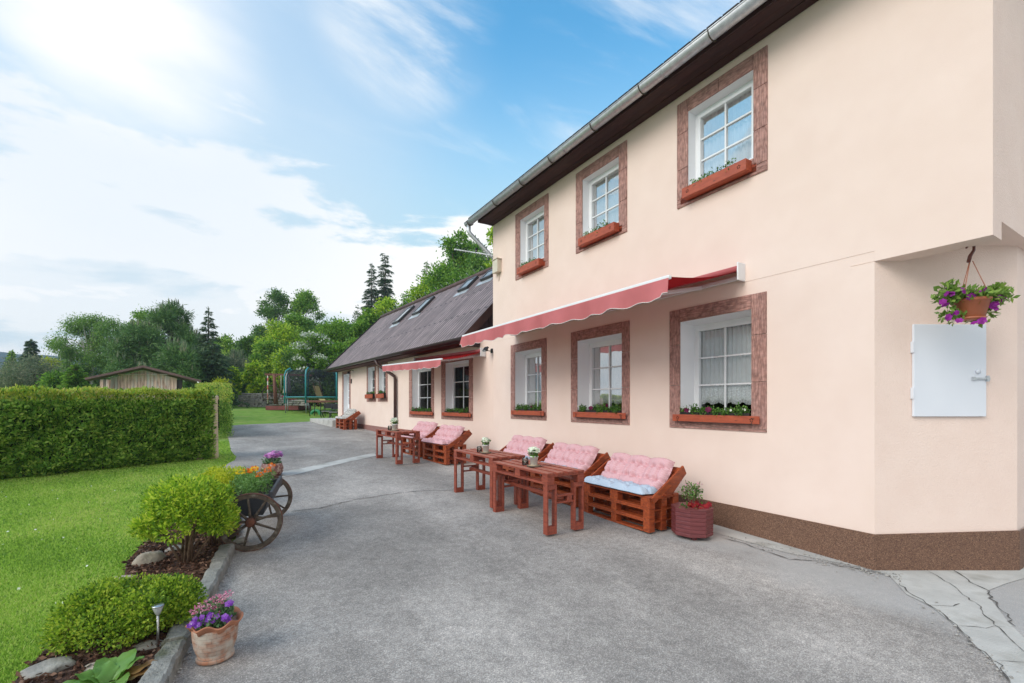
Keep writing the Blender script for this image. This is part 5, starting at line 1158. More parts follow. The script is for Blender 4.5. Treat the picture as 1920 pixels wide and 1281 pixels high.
PALE = mat('pale_stone', (0.52, 0.46, 0.38), (0.32, 0.27, 0.22), scale=5, rough=.9, bump=.6, bscale=22, bdist=.02)
rock(283, 1062, .135, 'large pale folded stone under the azalea bush', 2, rz=.7, m=PALE, sq=(1, .55, .62)); rock(330, 1040, .09, 'dark stone half under the azalea stems', 5, rz=.2)
rock(88, 1272, .11, 'flat grey stone at the lower left end of the flower bed', 8, rz=.3, sq=(1, .8, .35)); rock(233, 1095, .085, 'small pale slab between azalea and box bush', 3, sq=(1.2, .6, .3), m=PALE)
rock(278, 1225, .075, 'grey stone at the foot of the garden light', 12, sq=(1.2, .7, .35)); rock(452, 1022, .07, 'small stone behind the near cart wheel', 15)
rock(190, 1262, .07, 'low brown stone in the mulch behind the broad leaves', 21, sq=(1.3, .7, .3), m=PALE); rock(360, 1030, .05, 'purple grey stone between azalea stems', 33)
# bark chips
from mathutils.geometry import tessellate_polygon
def inpoly(P, poly):
    x, y = P[:, 0], P[:, 1]; ins = np.zeros(len(P), bool); j = len(poly)-1
    for i in range(len(poly)):
        xi, yi = poly[i][:2]; xj, yj = poly[j][:2]
        c = ((yi > y) != (yj > y)) & (x < (xj-xi)*(y-yi)/(yj-yi+1e-12)+xi); ins ^= c; j = i
    return ins
GZ = np.vectorize(gz)
def scatter(poly, n):
    a = np.array([p[:2] for p in poly]); lo, hi = a.min(0), a.max(0); out = []
    while sum(map(len, out)) < n:
        q = lo+(hi-lo)*rng.random((n*2, 2)); out.append(q[inpoly(q, poly)])
    return np.concatenate(out)[:n]
q = scatter(bed, 9000); P3 = np.column_stack([q, GZ(q[:, 0], q[:, 1])+.048+.015*rng.random(len(q))])
CHIP = foliage('bark_chip', [(0.03, 0.014, 0.010), (0.085, 0.04, 0.026), (0.16, 0.08, 0.05), (0.27, 0.16, 0.11)], trans=0.0, rough=.9, patch=9)
dirs = norm(rng.normal(size=(len(P3), 3))*np.array([1, 1, .22])); V = leafquads(P3, .038, .55, dirs=dirs, spread=.05)
o = quads_obj('bark_mulch', V, CHIP); setp(o, 'brown bark chips covering the flower bed soil', 'bark mulch', kind='stuff')

def grit():
    P = []; r = random.Random(9)
    for (a, b, n_, sp) in (((1530, 1052), (1690, 1088), 260, 9), ((1350, 1006), (1530, 1052), 90, 5), ((441, 1040), (352, 1228), 160, 7), ((352, 1228), (300, 1320), 60, 8), ((1745, 1140), (1890, 1275), 80, 9), ((700, 815), (760, 835), 30, 5), ((440, 860), (420, 800), 40, 5)):
        for _ in range(n_):
            u = r.random(); P.append((gp(a[0]+(b[0]-a[0])*u+r.gauss(0, sp), a[1]+(b[1]-a[1])*u+r.gauss(0, sp*.6)), .004+.010*r.random()**2))
    for _ in range(160): P.append((gp(r.uniform(480, 1500), r.uniform(900, 1270)), .003+.005*r.random()**2))
    mb = MB()
    for p, q in P:
        rot = Matrix.Rotation(r.uniform(0, 6), 3, 'Z') @ Matrix.Rotation(r.uniform(-.5, .5), 3, 'X'); vs = [rot @ Vector((x*q*r.uniform(.6, 1.3), y*q*r.uniform(.6, 1.1), z*q*.6)) for x, y, z in ((1, 0, 0), (-1, 0, 0), (0, 1, 0), (0, -1, 0), (0, 0, 1), (0, 0, -1))]
        mb.add([v+p+Vector((0, 0, .018+q*.3)) for v in vs], [(0, 2, 4), (2, 1, 4), (1, 3, 4), (3, 0, 4), (2, 0, 5), (1, 2, 5), (3, 1, 5), (0, 3, 5)])
    o = mb.build('grit', mat('grit', (0.50, 0.47, 0.43), (0.20, 0.19, 0.18), scale=30, rough=.95)); setp(o, 'loose grit and pebbles lying on the asphalt', 'grit', kind='stuff')
grit()

# ------------------------------------------------------------------ lawn blades
ax = np.array([p[:2] for p in ASPH]); 
def lawn_blades():
    n = 330000; u = rng.random(n); Zd = 2.2*(14/2.2)**u; pxs = rng.uniform(-60, 960, n); lat = (pxs-CX)/F*Zd
    X = CAM.x+FW.x*Zd+RT.x*lat; Y = CAM.y+FW.y*Zd+RT.y*lat; P = np.column_stack([X, Y])
    k = ~inpoly(P, ASPH) & ~inpoly(P, bed); P = P[k]; Zd = Zd[k]
    P = np.column_stack([P, GZ(P[:, 0], P[:, 1])]); n = len(P); d = norm(rng.normal(size=(n, 3))*np.array([.55, .55, .1])+np.array([0, 0, 1.0])); h = (.014+.015*rng.random(n))*(1+.04*Zd); w = .0028*(1+.30*Zd)
    sd_ = norm(np.cross(d, rng.normal(size=(n, 3)))); a = P-sd_*w[:, None]; b = P+sd_*w[:, None]; c = P+d*h[:, None]
    return quads_obj('grass', np.stack([a, b, c], 1), foliage('grass_blade', [(0.15, 0.29, 0.035), (0.28, 0.47, 0.06), (0.39, 0.58, 0.09), (0.52, 0.60, 0.17)], trans=.35, patch=.9), nv=3)
setp(lawn_blades(), 'short green lawn grass', 'grass', kind='stuff')
def daisies():
    n = 45; pts = []
    for _ in range(n):
        p = gp(random.uniform(-20, 330), random.uniform(905, 1160), .03); pts.append(p)
    pts = [p for p in pts if not inpoly(np.array([[p.x, p.y]]), bed)[0] and not inpoly(np.array([[p.x, p.y]]), ASPH)[0]]
    Q = leafquads(np.array([tuple(p) for p in pts]), .02, 1.0, up=.2); return quads_obj('lawn_daisies', Q, F_WHITE)
setp(daisies(), 'tiny white daisies scattered in the lawn', 'daisies', kind='stuff')

# ------------------------------------------------------------------ shrubs
def shrub(name, label, cat, px, py, Zoff, rx, ry, h, m, n, leaf, base_h=0.0, stems=7, dens=26, group=None, asp=.5, z0=.045, seed=0, up=.35, shell=.55, zoff2=0):
    r = random.Random(seed+50); g = gp(px, py); t = thing(name, label, cat, (g.x, g.y, g.z+z0*.9), 0, group); pts = []; dr = []
    cl = []
    for k in range(dens):
        a = r.uniform(0, 2*math.pi); v = r.random()**.6; el = r.uniform(-.25, 1.0)
        c = Vector((math.cos(a)*rx*.72*math.sqrt(max(.05, 1-el*el*.8)), math.sin(a)*ry*.72*math.sqrt(max(.05, 1-el*el*.8)), base_h+(h-base_h)*(.45+.42*el))); cl.append(c)
        rr = r.uniform(.20, .42)*min(rx, ry)
        p, d = ball_pts(n//dens, tuple(c), (rr, rr, rr*.85), shell); pts.append(p); dr.append(d)
    p = np.concatenate(pts); d = np.concatenate(dr); k = p[:, 2] > .01; p = p[k]; d = d[k]
    mb = MB()
    for k in range(stems):
        c = cl[k*len(cl)//max(1, stems)]; a = r.uniform(0, 6.28); b0 = Vector((math.cos(a)*.04, math.sin(a)*.04, -.03)); mid_ = b0.lerp(c, .5)+Vector((r.uniform(-.03, .03), r.uniform(-.03, .03), .03)); mb.tube([b0, mid_, c], [.012, .009, .004], 6)
    mb.build('stem', TWIG, t)
    quads_obj('foliage', leafquads(p, leaf, asp, dirs=d, spread=.8, up=up), m, t); return t
shrub('box_bush', 'low dense yellow green box bush at the near end of the flower bed', 'bush', 244, 1198, 0, .42, .36, .30, G_BOX, 23000, .021, base_h=0.0, stems=5, dens=60, seed=1, asp=.62, shell=.6)
shrub('azalea', 'big fresh green azalea bush with bare brown stems left of the cart', 'bush', 352, 1062, 0, .42, .38, .80, G_AZ, 13500, .038, base_h=.12, stems=14, dens=40, seed=2, asp=.42)
shrub('azalea_shoot', 'small leafy green shrub at the foot of the near cart wheel', 'bush', 402, 1030, 0, .24, .20, .44, G_AZ, 2600, .034, stems=5, dens=18, seed=3)
shrub('golden_box_bush', 'rounded golden box bush behind the cart', 'bush', 424, 948, 0, .40, .36, .50, G_YEL, 13000, .026, stems=5, dens=40, seed=4, asp=.6)
# broad leaved plant at the bottom edge
g = gp(208, 1300); t = thing('broad_leaf_plant', 'plant with broad shiny green leaves at the bottom edge of the bed', 'plant', (g.x, g.y, g.z+.04)); t.scale = (.85, .85, .85)
BL = foliage('broad_leaf', [(0.09, 0.20, 0.05), (0.15, 0.30, 0.06), (0.22, 0.38, 0.08)], trans=.25, rough=.35, patch=4); RL = foliage('red_leaf', [(0.22, 0.07, 0.04), (0.28, 0.20, 0.06)], trans=.2, rough=.4)
def bigleaf(t, a, L, W_, lift, m, bend=.5, roll=0.0):
    mb = MB(); mb.smooth = True; nl, nw = 10, 6; vs = []
    for i in range(nl+1):
        u = i/nl; ww = W_*math.sin(math.pi*min(1, (u*.86+.12)))**.8*(1 if u < .98 else .5)
        for j in range(nw+1):
            v = j/nw*2-1; x = L*u*math.cos(lift*(1-bend*u)); z = L*u*math.sin(lift*(1-bend*u))+.10*ww*abs(v)**1.5+.012*math.sin(u*14+v*3)*abs(v); y = v*ww
            y2, z2 = y*math.cos(roll)-0*1, z+y*math.sin(roll); vs.append((x*math.cos(a)-y2*math.sin(a), x*math.sin(a)+y2*math.cos(a), z2+.02))
    mb.add(vs, [(i*(nw+1)+j, (i+1)*(nw+1)+j, (i+1)*(nw+1)+j+1, i*(nw+1)+j+1) for i in range(nl) for j in range(nw)]); mb.build('leaf', m, t)
for k, (a, L, W_, l) in enumerate(((2.6, .24, .075, .5), (3.4, .22, .08, .35), (1.9, .22, .08, .9), (1.1, .24, .075, .95), (4.2, .2, .07, .4), (.4, .20, .065, 1.0), (5.2, .2, .07, .5), (2.2, .16, .06, 1.2), (3.0, .30, .07, .3))): bigleaf(t, a, L, W_, l, BL, roll=.2*(-1)**k)
bigleaf(t, .0, .27, .055, .5, RL); bigleaf(t, 5.9, .26, .05, .35, RL)
# garden light
g = gp(296, 1226); t = thing('garden_light', 'slim steel solar garden light in front of the box bush', 'garden light', (g.x, g.y, g.z+.04)); t.scale = (1.25, 1.25, 1.05)
STEEL = mat('steel', (0.55, 0.55, 0.56), (0.45, 0.45, 0.46), rough=.3, metal=.9)
mb = MB(); mb.tube([(0, 0, -.03), (0, 0, .20)], .006, 10); mb.build('pole', STEEL, t)
mb = MB(); mb.lathe([(.008, .20), (.011, .205), (.0235, .245), (.0245, .25)], n=20); mb.build('lens', mat('frosted', (0.55, 0.56, 0.57), rough=.25), t); mb = MB(); mb.lathe([(.0265, .25), (.0265, .257), (0, .2575)], n=20); mb.build('cap', STEEL, t)

# ------------------------------------------------------------------ terracotta pot in front
g = gp(404, 1236); t = thing('terracotta_pot', 'weathered brick patterned terracotta pot with pink and violet flowers by the kerb', 'flower pot', (g.x, g.y, g.z+.014), .6); t.scale = (.93, .93, .93)
def potmat():
    m = bpy.data.materials.new('weathered_terracotta'); m.use_nodes = True; t_ = m.node_tree; b = t_.nodes['Principled BSDF']; b.inputs['Roughness'].default_value = .9
    tc = t_.nodes.new('ShaderNodeTexCoord'); mp = t_.nodes.new('ShaderNodeMapping'); t_.links.new(tc.outputs['UV'], mp.inputs[0]); br = t_.nodes.new('ShaderNodeTexBrick'); t_.links.new(mp.outputs[0], br.inputs['Vector'])
    br.inputs['Color1'].default_value = (0.42, 0.19, 0.11, 1); br.inputs['Color2'].default_value = (0.34, 0.15, 0.09, 1); br.inputs['Mortar'].default_value = (0.12, 0.075, 0.055, 1); br.inputs['Scale'].default_value = 1; br.inputs['Mortar Size'].default_value = .0011; br.inputs['Brick Width'].default_value = .055; br.inputs['Row Height'].default_value = .03
    n = t_.nodes.new('ShaderNodeTexNoise'); n.inputs['Scale'].default_value = 14; n.inputs['Detail'].default_value = 8; t_.links.new(tc.outputs['Object'], n.inputs['Vector'])
    mr = t_.nodes.new('ShaderNodeMapRange'); mr.inputs[1].default_value = .36; mr.inputs[2].default_value = .62; t_.links.new(n.outputs[0], mr.inputs[0])
    mx = t_.nodes.new('ShaderNodeMix'); mx.data_type = 'RGBA'; t_.links.new(mr.outputs[0], mx.inputs[0]); t_.links.new(br.outputs[0], mx.inputs[6]); mx.inputs[7].default_value = (0.50, 0.43, 0.36, 1); t_.links.new(mx.outputs[2], b.inputs['Base Color'])
    bp = t_.nodes.new('ShaderNodeBump'); bp.invert = True; bp.inputs['Distance'].default_value = .004; t_.links.new(br.outputs['Fac'], bp.inputs['Height']); t_.links.new(bp.outputs[0], b.inputs['Normal']); return m
POTM = potmat()
prof = [(.105, 0), (.112, .005), (.110, .028), (.098, .034), (.112, .06), (.124, .10), (.131, .15), (.134, .20), (.137, .225)]
mb = MB(); mb.lathe(prof, n=48); o = mb.build('pot_body', POTM, t); me = o.data; ul = me.uv_layers.new()
for l in me.loops:
    v = me.vertices[l.vertex_index].co; ul.data[l.index].uv = ((math.atan2(v.y, v.x)+math.pi)*.13, v.z)
wv = lambda i, a, r: (r*(1+.055*math.cos(a*7)), .013*math.sin(a*7))
mb = MB(); mb.lathe([(.134, .215), (.142, .235), (.156, .250), (.160, .258), (.153, .262), (.140, .250), (.128, .225), (.125, .18)], n=98, wob=wv); mb.build('rim', TERRA, t)
mb = MB(); mb.lathe([(0, .215), (.128, .215)], n=24); mb.build('soil', SOIL, t)
pt, _ = ball_pts(900, (-.01, 0, .275), (.125, .125, .07), .3); quads_obj('foliage', leafquads(pt, .034, .5, up=.25), G_BLUE, t)
# direction towards camera in pot frame
tw = Vector((CAM.x-g.x, CAM.y-g.y, 0)).normalized(); ca, sa = math.cos(-.6), math.sin(-.6); tw = Vector((tw.x*ca-tw.y*sa, tw.x*sa+tw.y*ca, 0)); rg = Vector((-tw.y, tw.x, 0))
def pf(u, v, w): return tuple(rg*u+tw*v+Vector((0, 0, w)))
cs = [pf(random.uniform(-.13, .09), random.uniform(.03, .12), random.uniform(.265, .325)) for _ in range(24)]+[pf(.07, .05, .36), pf(.085, .03, .355), pf(-.14, .08, .28), pf(-.12, .1, .30)]
flowers('viola', cs, .021, F_VIO, t, 5, .3, facing=tuple(tw+Vector((0, 0, .5))))
for c in cs:
    q = Vector(c)+tw*.006+Vector((0, 0, .002)); 
quads_obj('viola_eyes', leafquads(np.array([tuple(Vector(c)+tw*.008) for c in cs]), .006, 1), F_WHITE, t)
cc = [pf(.045, 0, .395), pf(-.0, .0, .395), pf(.07, -.02, .40), pf(-.09, .02, .345), pf(-.05, .03, .35), pf(-.02, .04, .35), pf(.01, .03, .355), pf(.03, .02, .35), pf(-.11, .0, .34), pf(-.07, -.02, .36), pf(.0, .07, .31)]
for c in cc:
    pt, d = ball_pts(46, c, (.024, .024, .017), .75, .4); quads_obj('chrysanthemum', leafquads(pt, .016, .5, dirs=d, spread=.25), F_PINK, t)
pt, _ = ball_pts(380, (0, 0, .33), (.10, .09, .05), .2); quads_obj('upper_foliage', leafquads(pt, .028, .45, up=.4), G_BLUE, t)

# second pot on the concrete band behind the cart
g = gp(510, 893); t = thing('round_flower_pot', 'brown mosaic pot with lilac flowers behind the far cart wheel', 'flower pot', (g.x, g.y, g.z+.014))
mb = MB(); mb.lathe([(0, 0), (.15, 0), (.19, .07), (.20, .14), (.17, .24), (.155, .24), (.17, .20), (0, .20)], n=26); mb.build('pot', pebble('mosaic', [(0.16, 0.05, 0.035), (0.45, 0.32, 0.25), (0.12, 0.03, 0.03), (0.28, 0.13, 0.10)], 26), t)
pt, _ = ball_pts(380, (0, 0, .27), (.17, .17, .09), .3); quads_obj('foliage', leafquads(pt, .045, .5, up=.3), G_BLUE, t)
cs = ball_pts(75, (0.02, 0, .38), (.15, .15, .10), .6, .2)[0]; flowers('blossoms', cs, .045, F_LIL, t, 5, .6)

# ------------------------------------------------------------------ wooden cart
ga = gp(466, 1036); gb = gp(504, 972)
RW_ = .298
cA = Vector((ga.x+.02, ga.y, ga.z+.014+RW_)); cB = Vector((gb.x-.02, gb.y, gb.z+.014+RW_-.0))
axd = (cB-cA).normalized(); rzc = math.atan2(axd.y, axd.x)-math.pi/2
cart = thing('flower_cart', 'two wheeled old wooden cart used as a planter with marigolds', 'cart', tuple(cA-Vector((0, 0, RW_))), rzc)
CW = mat('old_wood', (0.115, 0.085, 0.062), (0.055, 0.04, 0.03), scale=7, stretch=(3, 3, 3), rough=.85, bump=.6, bscale=50, c3=(0.20, 0.175, 0.14), s3=5, t3=(.55, .7), bdist=.006)
RUST = mat('rust', (0.16, 0.055, 0.03), (0.07, 0.03, 0.02), scale=22, rough=.9, bump=.6); TUB = mat('tub', (0.042, 0.044, 0.052), (0.025, 0.026, 0.032), scale=6, rough=.6, bump=.2)
Lx = (cB-cA).length
def wheel(yy, broken=False, ph=.1):
    c = Vector((0, yy, RW_)); mb = MB(); n = 64; ring = []
    prof = [(RW_-.006, -.020), (RW_-.006, .020), (RW_-.050, .017), (RW_-.050, -.017)]
    vs = []
    for k in range(n):
        a = 2*math.pi*k/n
        for r_, w_ in prof: vs.append(c+Vector((math.cos(a)*r_, w_, math.sin(a)*r_)))
    a0, a1 = (0, n)
    fs = [(k*4+m, ((k+1) % n)*4+m, ((k+1) % n)*4+(m+1) % 4, k*4+(m+1) % 4) for k in range(n) for m in range(4)]
    mb.add(vs, fs); w = mb.build('wheel', CW, cart)
    mb = MB(); vs = []
    for k in range(n):
        a = 2*math.pi*k/n
        for r_, w_ in ((RW_, -.022), (RW_, .022), (RW_-.0055, .022), (RW_-.0055, -.022)): vs.append(c+Vector((math.cos(a)*r_, w_, math.sin(a)*r_)))
    mb.add(vs, fs); mb.build('iron_tyre', RUST, w)
    for k in range(9):
        a = 2*math.pi*k/9+ph; d = Vector((math.cos(a), 0, math.sin(a))); mb = MB(); mb.tube([c+d*.035, c+d*.10, c+d*(RW_-.045)], [.017, .013, .011], 8); mb.build('spoke', CW, w)
    mb = MB(); 
    pr = [(.030, -.075), (.040, -.07), (.048, -.03), (.052, 0), (.048, .03), (.040, .05)]; vs = []; m = 20
    for r_, y in pr:
        for k in range(m): a = 2*math.pi*k/m; vs.append(c+Vector((math.cos(a)*r_, y, math.sin(a)*r_)))
    mb.smooth = True; mb.add(vs, [(i*m+k, i*m+(k+1) % m, (i+1)*m+(k+1) % m, (i+1)*m+k) for i in range(len(pr)-1) for k in range(m)]+[tuple(range(m)), tuple((len(pr)-1)*m+k for k in range(m))]); mb.build('hub', RUST, w)
wheel(0.0, ph=.28); wheel(Lx, ph=.05)
mb = MB(); mb.tube([(0, -.04, RW_), (0, Lx+.04, RW_)], .018, 8); mb.build('axle', RUST, cart)
# tub hung between the wheels: trapezoid planks
y0, y1 = .10, Lx-.10; mb = MB()
tz0, tz1 = RW_+.04, RW_+.20
for (ya, yb_) in ((y0, y0+.025), (y1-.025, y1)):
    vs = [(-.15, tz0), (.10, tz0), (.16, tz1+.06), (-.26, tz1+.02)]; V_ = [(x, y, z) for y in (ya, yb_) for x, z in vs]; mb.add(V_, [(0, 1, 2, 3), (4, 7, 6, 5), (0, 4, 5, 1), (1, 5, 6, 2), (2, 6, 7, 3), (3, 7, 4, 0)])
mb.build('tub_end', TUB, cart, bevel=.004)
mb = MB(); mb.add([(-.15, y0+.03, tz0), (.10, y0+.03, tz0), (.10, y1-.03, tz0), (-.15, y1-.03, tz0), (-.26, y0+.03, tz1+.02), (.16, y0+.03, tz1+.05), (.16, y1-.03, tz1+.05), (-.26, y1-.03, tz1+.02)], [(0, 1, 2, 3), (0, 4, 7, 3), (1, 5, 6, 2)]); mb.build('tub_side', TUB, cart)
mb = MB(); mb.beam((.175, y0+.0, tz1+.03), (.175, y1-.05, tz1+.05), .03, .10); mb.build('side_rail', TUB, cart, bevel=.004)
mb = MB(); mb.add([(-.24, y0+.03, tz1-.01), (.13, y0+.03, tz1-.01), (.13, y1-.03, tz1-.01), (-.24, y1-.03, tz1-.01)], [(0, 1, 2, 3)]); mb.build('soil', SOIL, cart)
p = np.concatenate([ball_pts(200, (random.uniform(-.22, .10), y0+.1+(y1-y0-.2)*i/10, tz1+.12), (.10, .09, .13), .2)[0] for i in range(11)]); quads_obj('foliage', leafquads(p, .035, .38, up=.35), foliage('leaf_marigold', [(0.07, 0.17, 0.03), (0.13, 0.27, 0.06), (0.22, 0.38, 0.12)], trans=.3, patch=8), cart)
for i in range(9):
    c = (random.uniform(-.26, .12), y0+.08+(y1-y0-.16)*random.random(), tz1+random.uniform(.19, .28)); pt, d = ball_pts(60, c, (.032, .032, .022), .8, .3); quads_obj('marigold', leafquads(pt, .020, .6, dirs=d, spread=.3), F_ORG if i % 3 else F_YELF, cart)

# ------------------------------------------------------------------ hedge and posts
def thuja(name, label, pts, h, w, n, size, topfrac=.12, seed=0, m=G_THU, m2=G_THUTOP, stemgap=.03):
    """pts: centre line (x,y) world; box-shaped clipped hedge"""
    c = Vector(((pts[0][0]+pts[-1][0])/2, (pts[0][1]+pts[-1][1])/2, 0)); c.z = gz(c.x, c.y); t = thing(name, label, 'hedge', tuple(c)); P = []; D = []; P2 = []; D2 = []
    tot = sum(math.dist(a, b) for a, b in zip(pts, pts[1:]))
    for a, b in zip(pts, pts[1:]):
        a = Vector((*a, 0)); b = Vector((*b, 0)); L = (b-a).length; d = (b-a)/L; nn = Vector((-d.y, d.x, 0)); k = int(n*L/tot)
        u = rng.random(k)*L; face = rng.random(k); z = rng.random(k); off = np.where(face < .40, 1.0, np.where(face < .80, -1.0, rng.uniform(-1, 1, k))); z = np.where(face >= .8, 1.0, z)
        # lumpy surface
        lump = .10*np.sin(u*5.1+z*6)+.10*np.sin(u*9+z*13+1)*np.sin(z*9+u*2.3)+.07*np.sin(z*19+u*7)+.03*rng.normal(size=k); r_ = (w/2)*(1+lump)*(1-.10*z)*np.where(z < .12, .72+z*2.3, 1)
        x = off*r_*np.where(face >= .8, 1, rng.uniform(.72, 1.05, k)); zz = stemgap+z*(h-stemgap)+np.where(face >= .8, .025*rng.normal(size=k)+.03*np.sin(u*7), 0)
        e = np.minimum(u, L-u); ends = rng.random(k) < .04
        X = a.x+d.x*u+nn.x*x; Y = a.y+d.y*u+nn.y*x; gzv = GZ(X, Y); p = np.column_stack([X, Y, gzv+zz]); dd = np.column_stack([nn.x*off*.5, nn.y*off*.5, np.full(k, .55)])
        top = (zz > h*(1-topfrac)) & (rng.random(k) < .85); P2.append(p[top]); D2.append(dd[top]+np.array([0, 0, .6])); P.append(p[~top]); D.append(dd[~top])
        for ee, sg in ((a, -1), (b, 1)):
            kk = int(k*w/L*.45); y_ = rng.uniform(-1, 1, kk)*w/2; zz = stemgap+rng.random(kk)*(h-stemgap); dep = rng.uniform(-.10, .05, kk)
            X = ee.x+d.x*sg*dep+nn.x*y_; Y = ee.y+d.y*sg*dep+nn.y*y_; P.append(np.column_stack([X, Y, GZ(X, Y)+zz])); D.append(np.tile([d.x*sg*.6, d.y*sg*.6, .5], (kk, 1)))
    p = np.concatenate(P); dd = np.concatenate(D); quads_obj('foliage', leafquads(p, size*1.25, .42, dirs=dd, spread=.75), m, t, off=tuple(c))
    p = np.concatenate(P2); dd = np.concatenate(D2); quads_obj('young_shoots', leafquads(p, size*.8, .35, dirs=dd, spread=.5), m2, t, off=tuple(c))
    # dark twiggy core that blocks the view through, and stems
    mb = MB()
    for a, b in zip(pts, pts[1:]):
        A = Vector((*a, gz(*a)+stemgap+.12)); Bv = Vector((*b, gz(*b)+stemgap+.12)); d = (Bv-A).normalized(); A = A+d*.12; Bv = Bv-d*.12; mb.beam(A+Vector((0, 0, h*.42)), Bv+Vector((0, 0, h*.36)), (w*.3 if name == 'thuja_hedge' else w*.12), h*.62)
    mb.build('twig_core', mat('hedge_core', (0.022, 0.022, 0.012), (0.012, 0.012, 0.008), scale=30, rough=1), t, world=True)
    return t, pts
hA = gp(388, 862); hB = gp(0, 903)
d_ = (Vector((hB.x-hA.x, hB.y-hA.y, 0))).normalized(); nb = Vector((d_.y, -d_.x, 0)); nb = nb if nb.y > 0 else -nb
H0 = (hA.x+nb.x*.40+.10, hA.y+nb.y*.40); H1 = (hA.x+nb.x*.40+d_.x*7.5, hA.y+nb.y*.40+d_.y*7.5)
hz = 1.70
t, _ = thuja('thuja_hedge', 'long clipped green thuja hedge across the left of the lawn', [H0, H1], 1.54, .85, 110000, .062, topfrac=.11)
r = random.Random(4)
for k in range(14):
    q = Vector((*H0, 0)).lerp(Vector((*H1, 0)), (k+.5)/14)-nb*.12; mb = MB(); z = gz(q.x, q.y); mb.tube([(q.x, q.y, z-.03), (q.x+r.uniform(-.06, .06), q.y, z+.25), (q.x+r.uniform(-.1, .1), q.y, z+.6)], [.022, .018, .012], 6); mb.build('trunk', BARK, t, world=True)
a2 = at(400, 797, 18.5); b2_ = at(412, 800, 14.8)
thuja('low_hedge', 'short yellowish clipped hedge block behind the pale post', [(b2_.x-.05, b2_.y), (a2.x-.25, a2.y+.5)], 1.72, .80, 16000, .055, topfrac=.35, m=G_THU, m2=G_THUTOP)
def post(px, pyb, pyt, w, label, lean=0.0):
    g = gp(px, pyb); Zd = (g-CAM).dot(FW); h = (pyb-pyt)/F*Zd; t = thing('wooden_post', label, 'post', tuple(g)); mb = MB()
    PW = mat('pale_post', (0.74, 0.60, 0.43), (0.58, 0.45, 0.31), scale=4, stretch=(4, 4, .6), rough=.85, bump=.3)
    mb.lathe([(w*1.05, -.05), (w, .1), (w*.85, h*.5), (w*.8, h-.13), (w*1.05, h-.08), (w*.9, h-.015), (w*.4, h)], n=14); mb.build('shaft', PW, t)
    mb = MB(); mb.beam((-.30, -.05, 0), (-.12, -.05, h*.5), .15, .04, up=tuple(FW)); mb.build('prop_board', PW, t, bevel=.005)
post(402, 860, 741, .085, 'pale round wooden post at the right end of the long hedge')

# ------------------------------------------------------------------ shed
def house_shed():
    Zd = 21.0; base = at(262, 757, Zd); gzv = gz(base.x, base.y); ra = FW; rr_ = RT; t = thing('garden_shed', 'grey weathered board shed with low brown gable roof behind the hedge', 'shed', (base.x, base.y, gzv))
    DV = Vector((base.x-CAM.x, base.y-CAM.y, 0)).normalized()*1.15
    def q(px, py, dz): return at(px, py, Zd+dz)-t.location
    WB = mat('weathered_boards', (0.70, 0.50, 0.43), (0.34, 0.23, 0.20), scale=3, stretch=(5, 5, .8), rough=.9, bump=.4, c3=(0.50, 0.48, 0.47), s3=1.1, t3=(.45, .6))
    x0, x1 = 208, 332; n = 20
    mb = MB(); mb.quad(q(190, 712, .05), q(342, 712, .05), q(342, 760, .05), q(190, 760, .05)); mb.build('wall_backing', DARK, t)
    apx, apy = 268, 691
    def ytop(px): return apy+3+abs(px-apx)*(.246 if px < apx else .245)
    mb = MB()
    for k in range(n):
        a = x0+(x1-x0)*k/n; b = x0+(x1-x0)*(k+.93)/n; d = .0 if k % 2 else .012
        vs = [q(a, ytop(a), d), q(b, ytop(b), d), q(b, 775, d), q(a, 775, d), q(a, ytop(a), d+.03), q(b, ytop(b), d+.03), q(b, 775, d+.03), q(a, 775, d+.03)]; mb.add(vs, [(0, 1, 2, 3), (4, 5, 6, 7), (0, 3, 7, 4), (1, 2, 6, 5), (0, 1, 5, 4)])
    mb.build('wall', WB, t)
    for px in (192.5, 203.5): mb = MB(); mb.beam(q(px, 712, -.3), q(px, 775, -.3), .13, .13, up=tuple(FW)); mb.build('porch_post', WB, t)
    mb = MB(); mb.beam(q(222, 702.5, -.04), q(322, 702.5, -.04), .05, .05); mb.build('cross_beam', WB, t)
    RB = mat('shed_roof', (0.13, 0.075, 0.075), (0.08, 0.045, 0.045), scale=3, rough=.8); mb = MB()
    pts = [(159, 708.5), (apx, 685), (377, 713)]
    for (a, b) in zip(pts, pts[1:]):
        for dy, in ((0,),):
            vs = [q(a[0], a[1], -.55), q(b[0], b[1], -.55), q(b[0], b[1]+4, -.55), q(a[0], a[1]+4, -.55)]; vs += [v+DV*1.6 for v in vs]
            mb.add(vs, [(0, 1, 2, 3), (4, 7, 6, 5), (0, 4, 5, 1), (3, 2, 6, 7), (0, 3, 7, 4), (1, 5, 6, 2)])
    mb.build('roof', RB, t)
    mb = MB(); mb.quad(q(x0, ytop(x0), .04), q(x0, 775, .04), q(x0, 775, .04)+DV*1.2, q(x0, ytop(x0), .04)+DV*1.2); mb.quad(q(x1, ytop(x1), .04), q(x1, 775, .04), q(x1, 775, .04)+DV*1.2, q(x1, ytop(x1), .04)+DV*1.2); mb.build('side_wall', WB, t)
    mb = MB(); mb.beam(q(372, 712, -.5), q(372, 775, -.5), .07, .07, up=tuple(FW)); mb.build('porch_post', PVC, t)
house_shed()

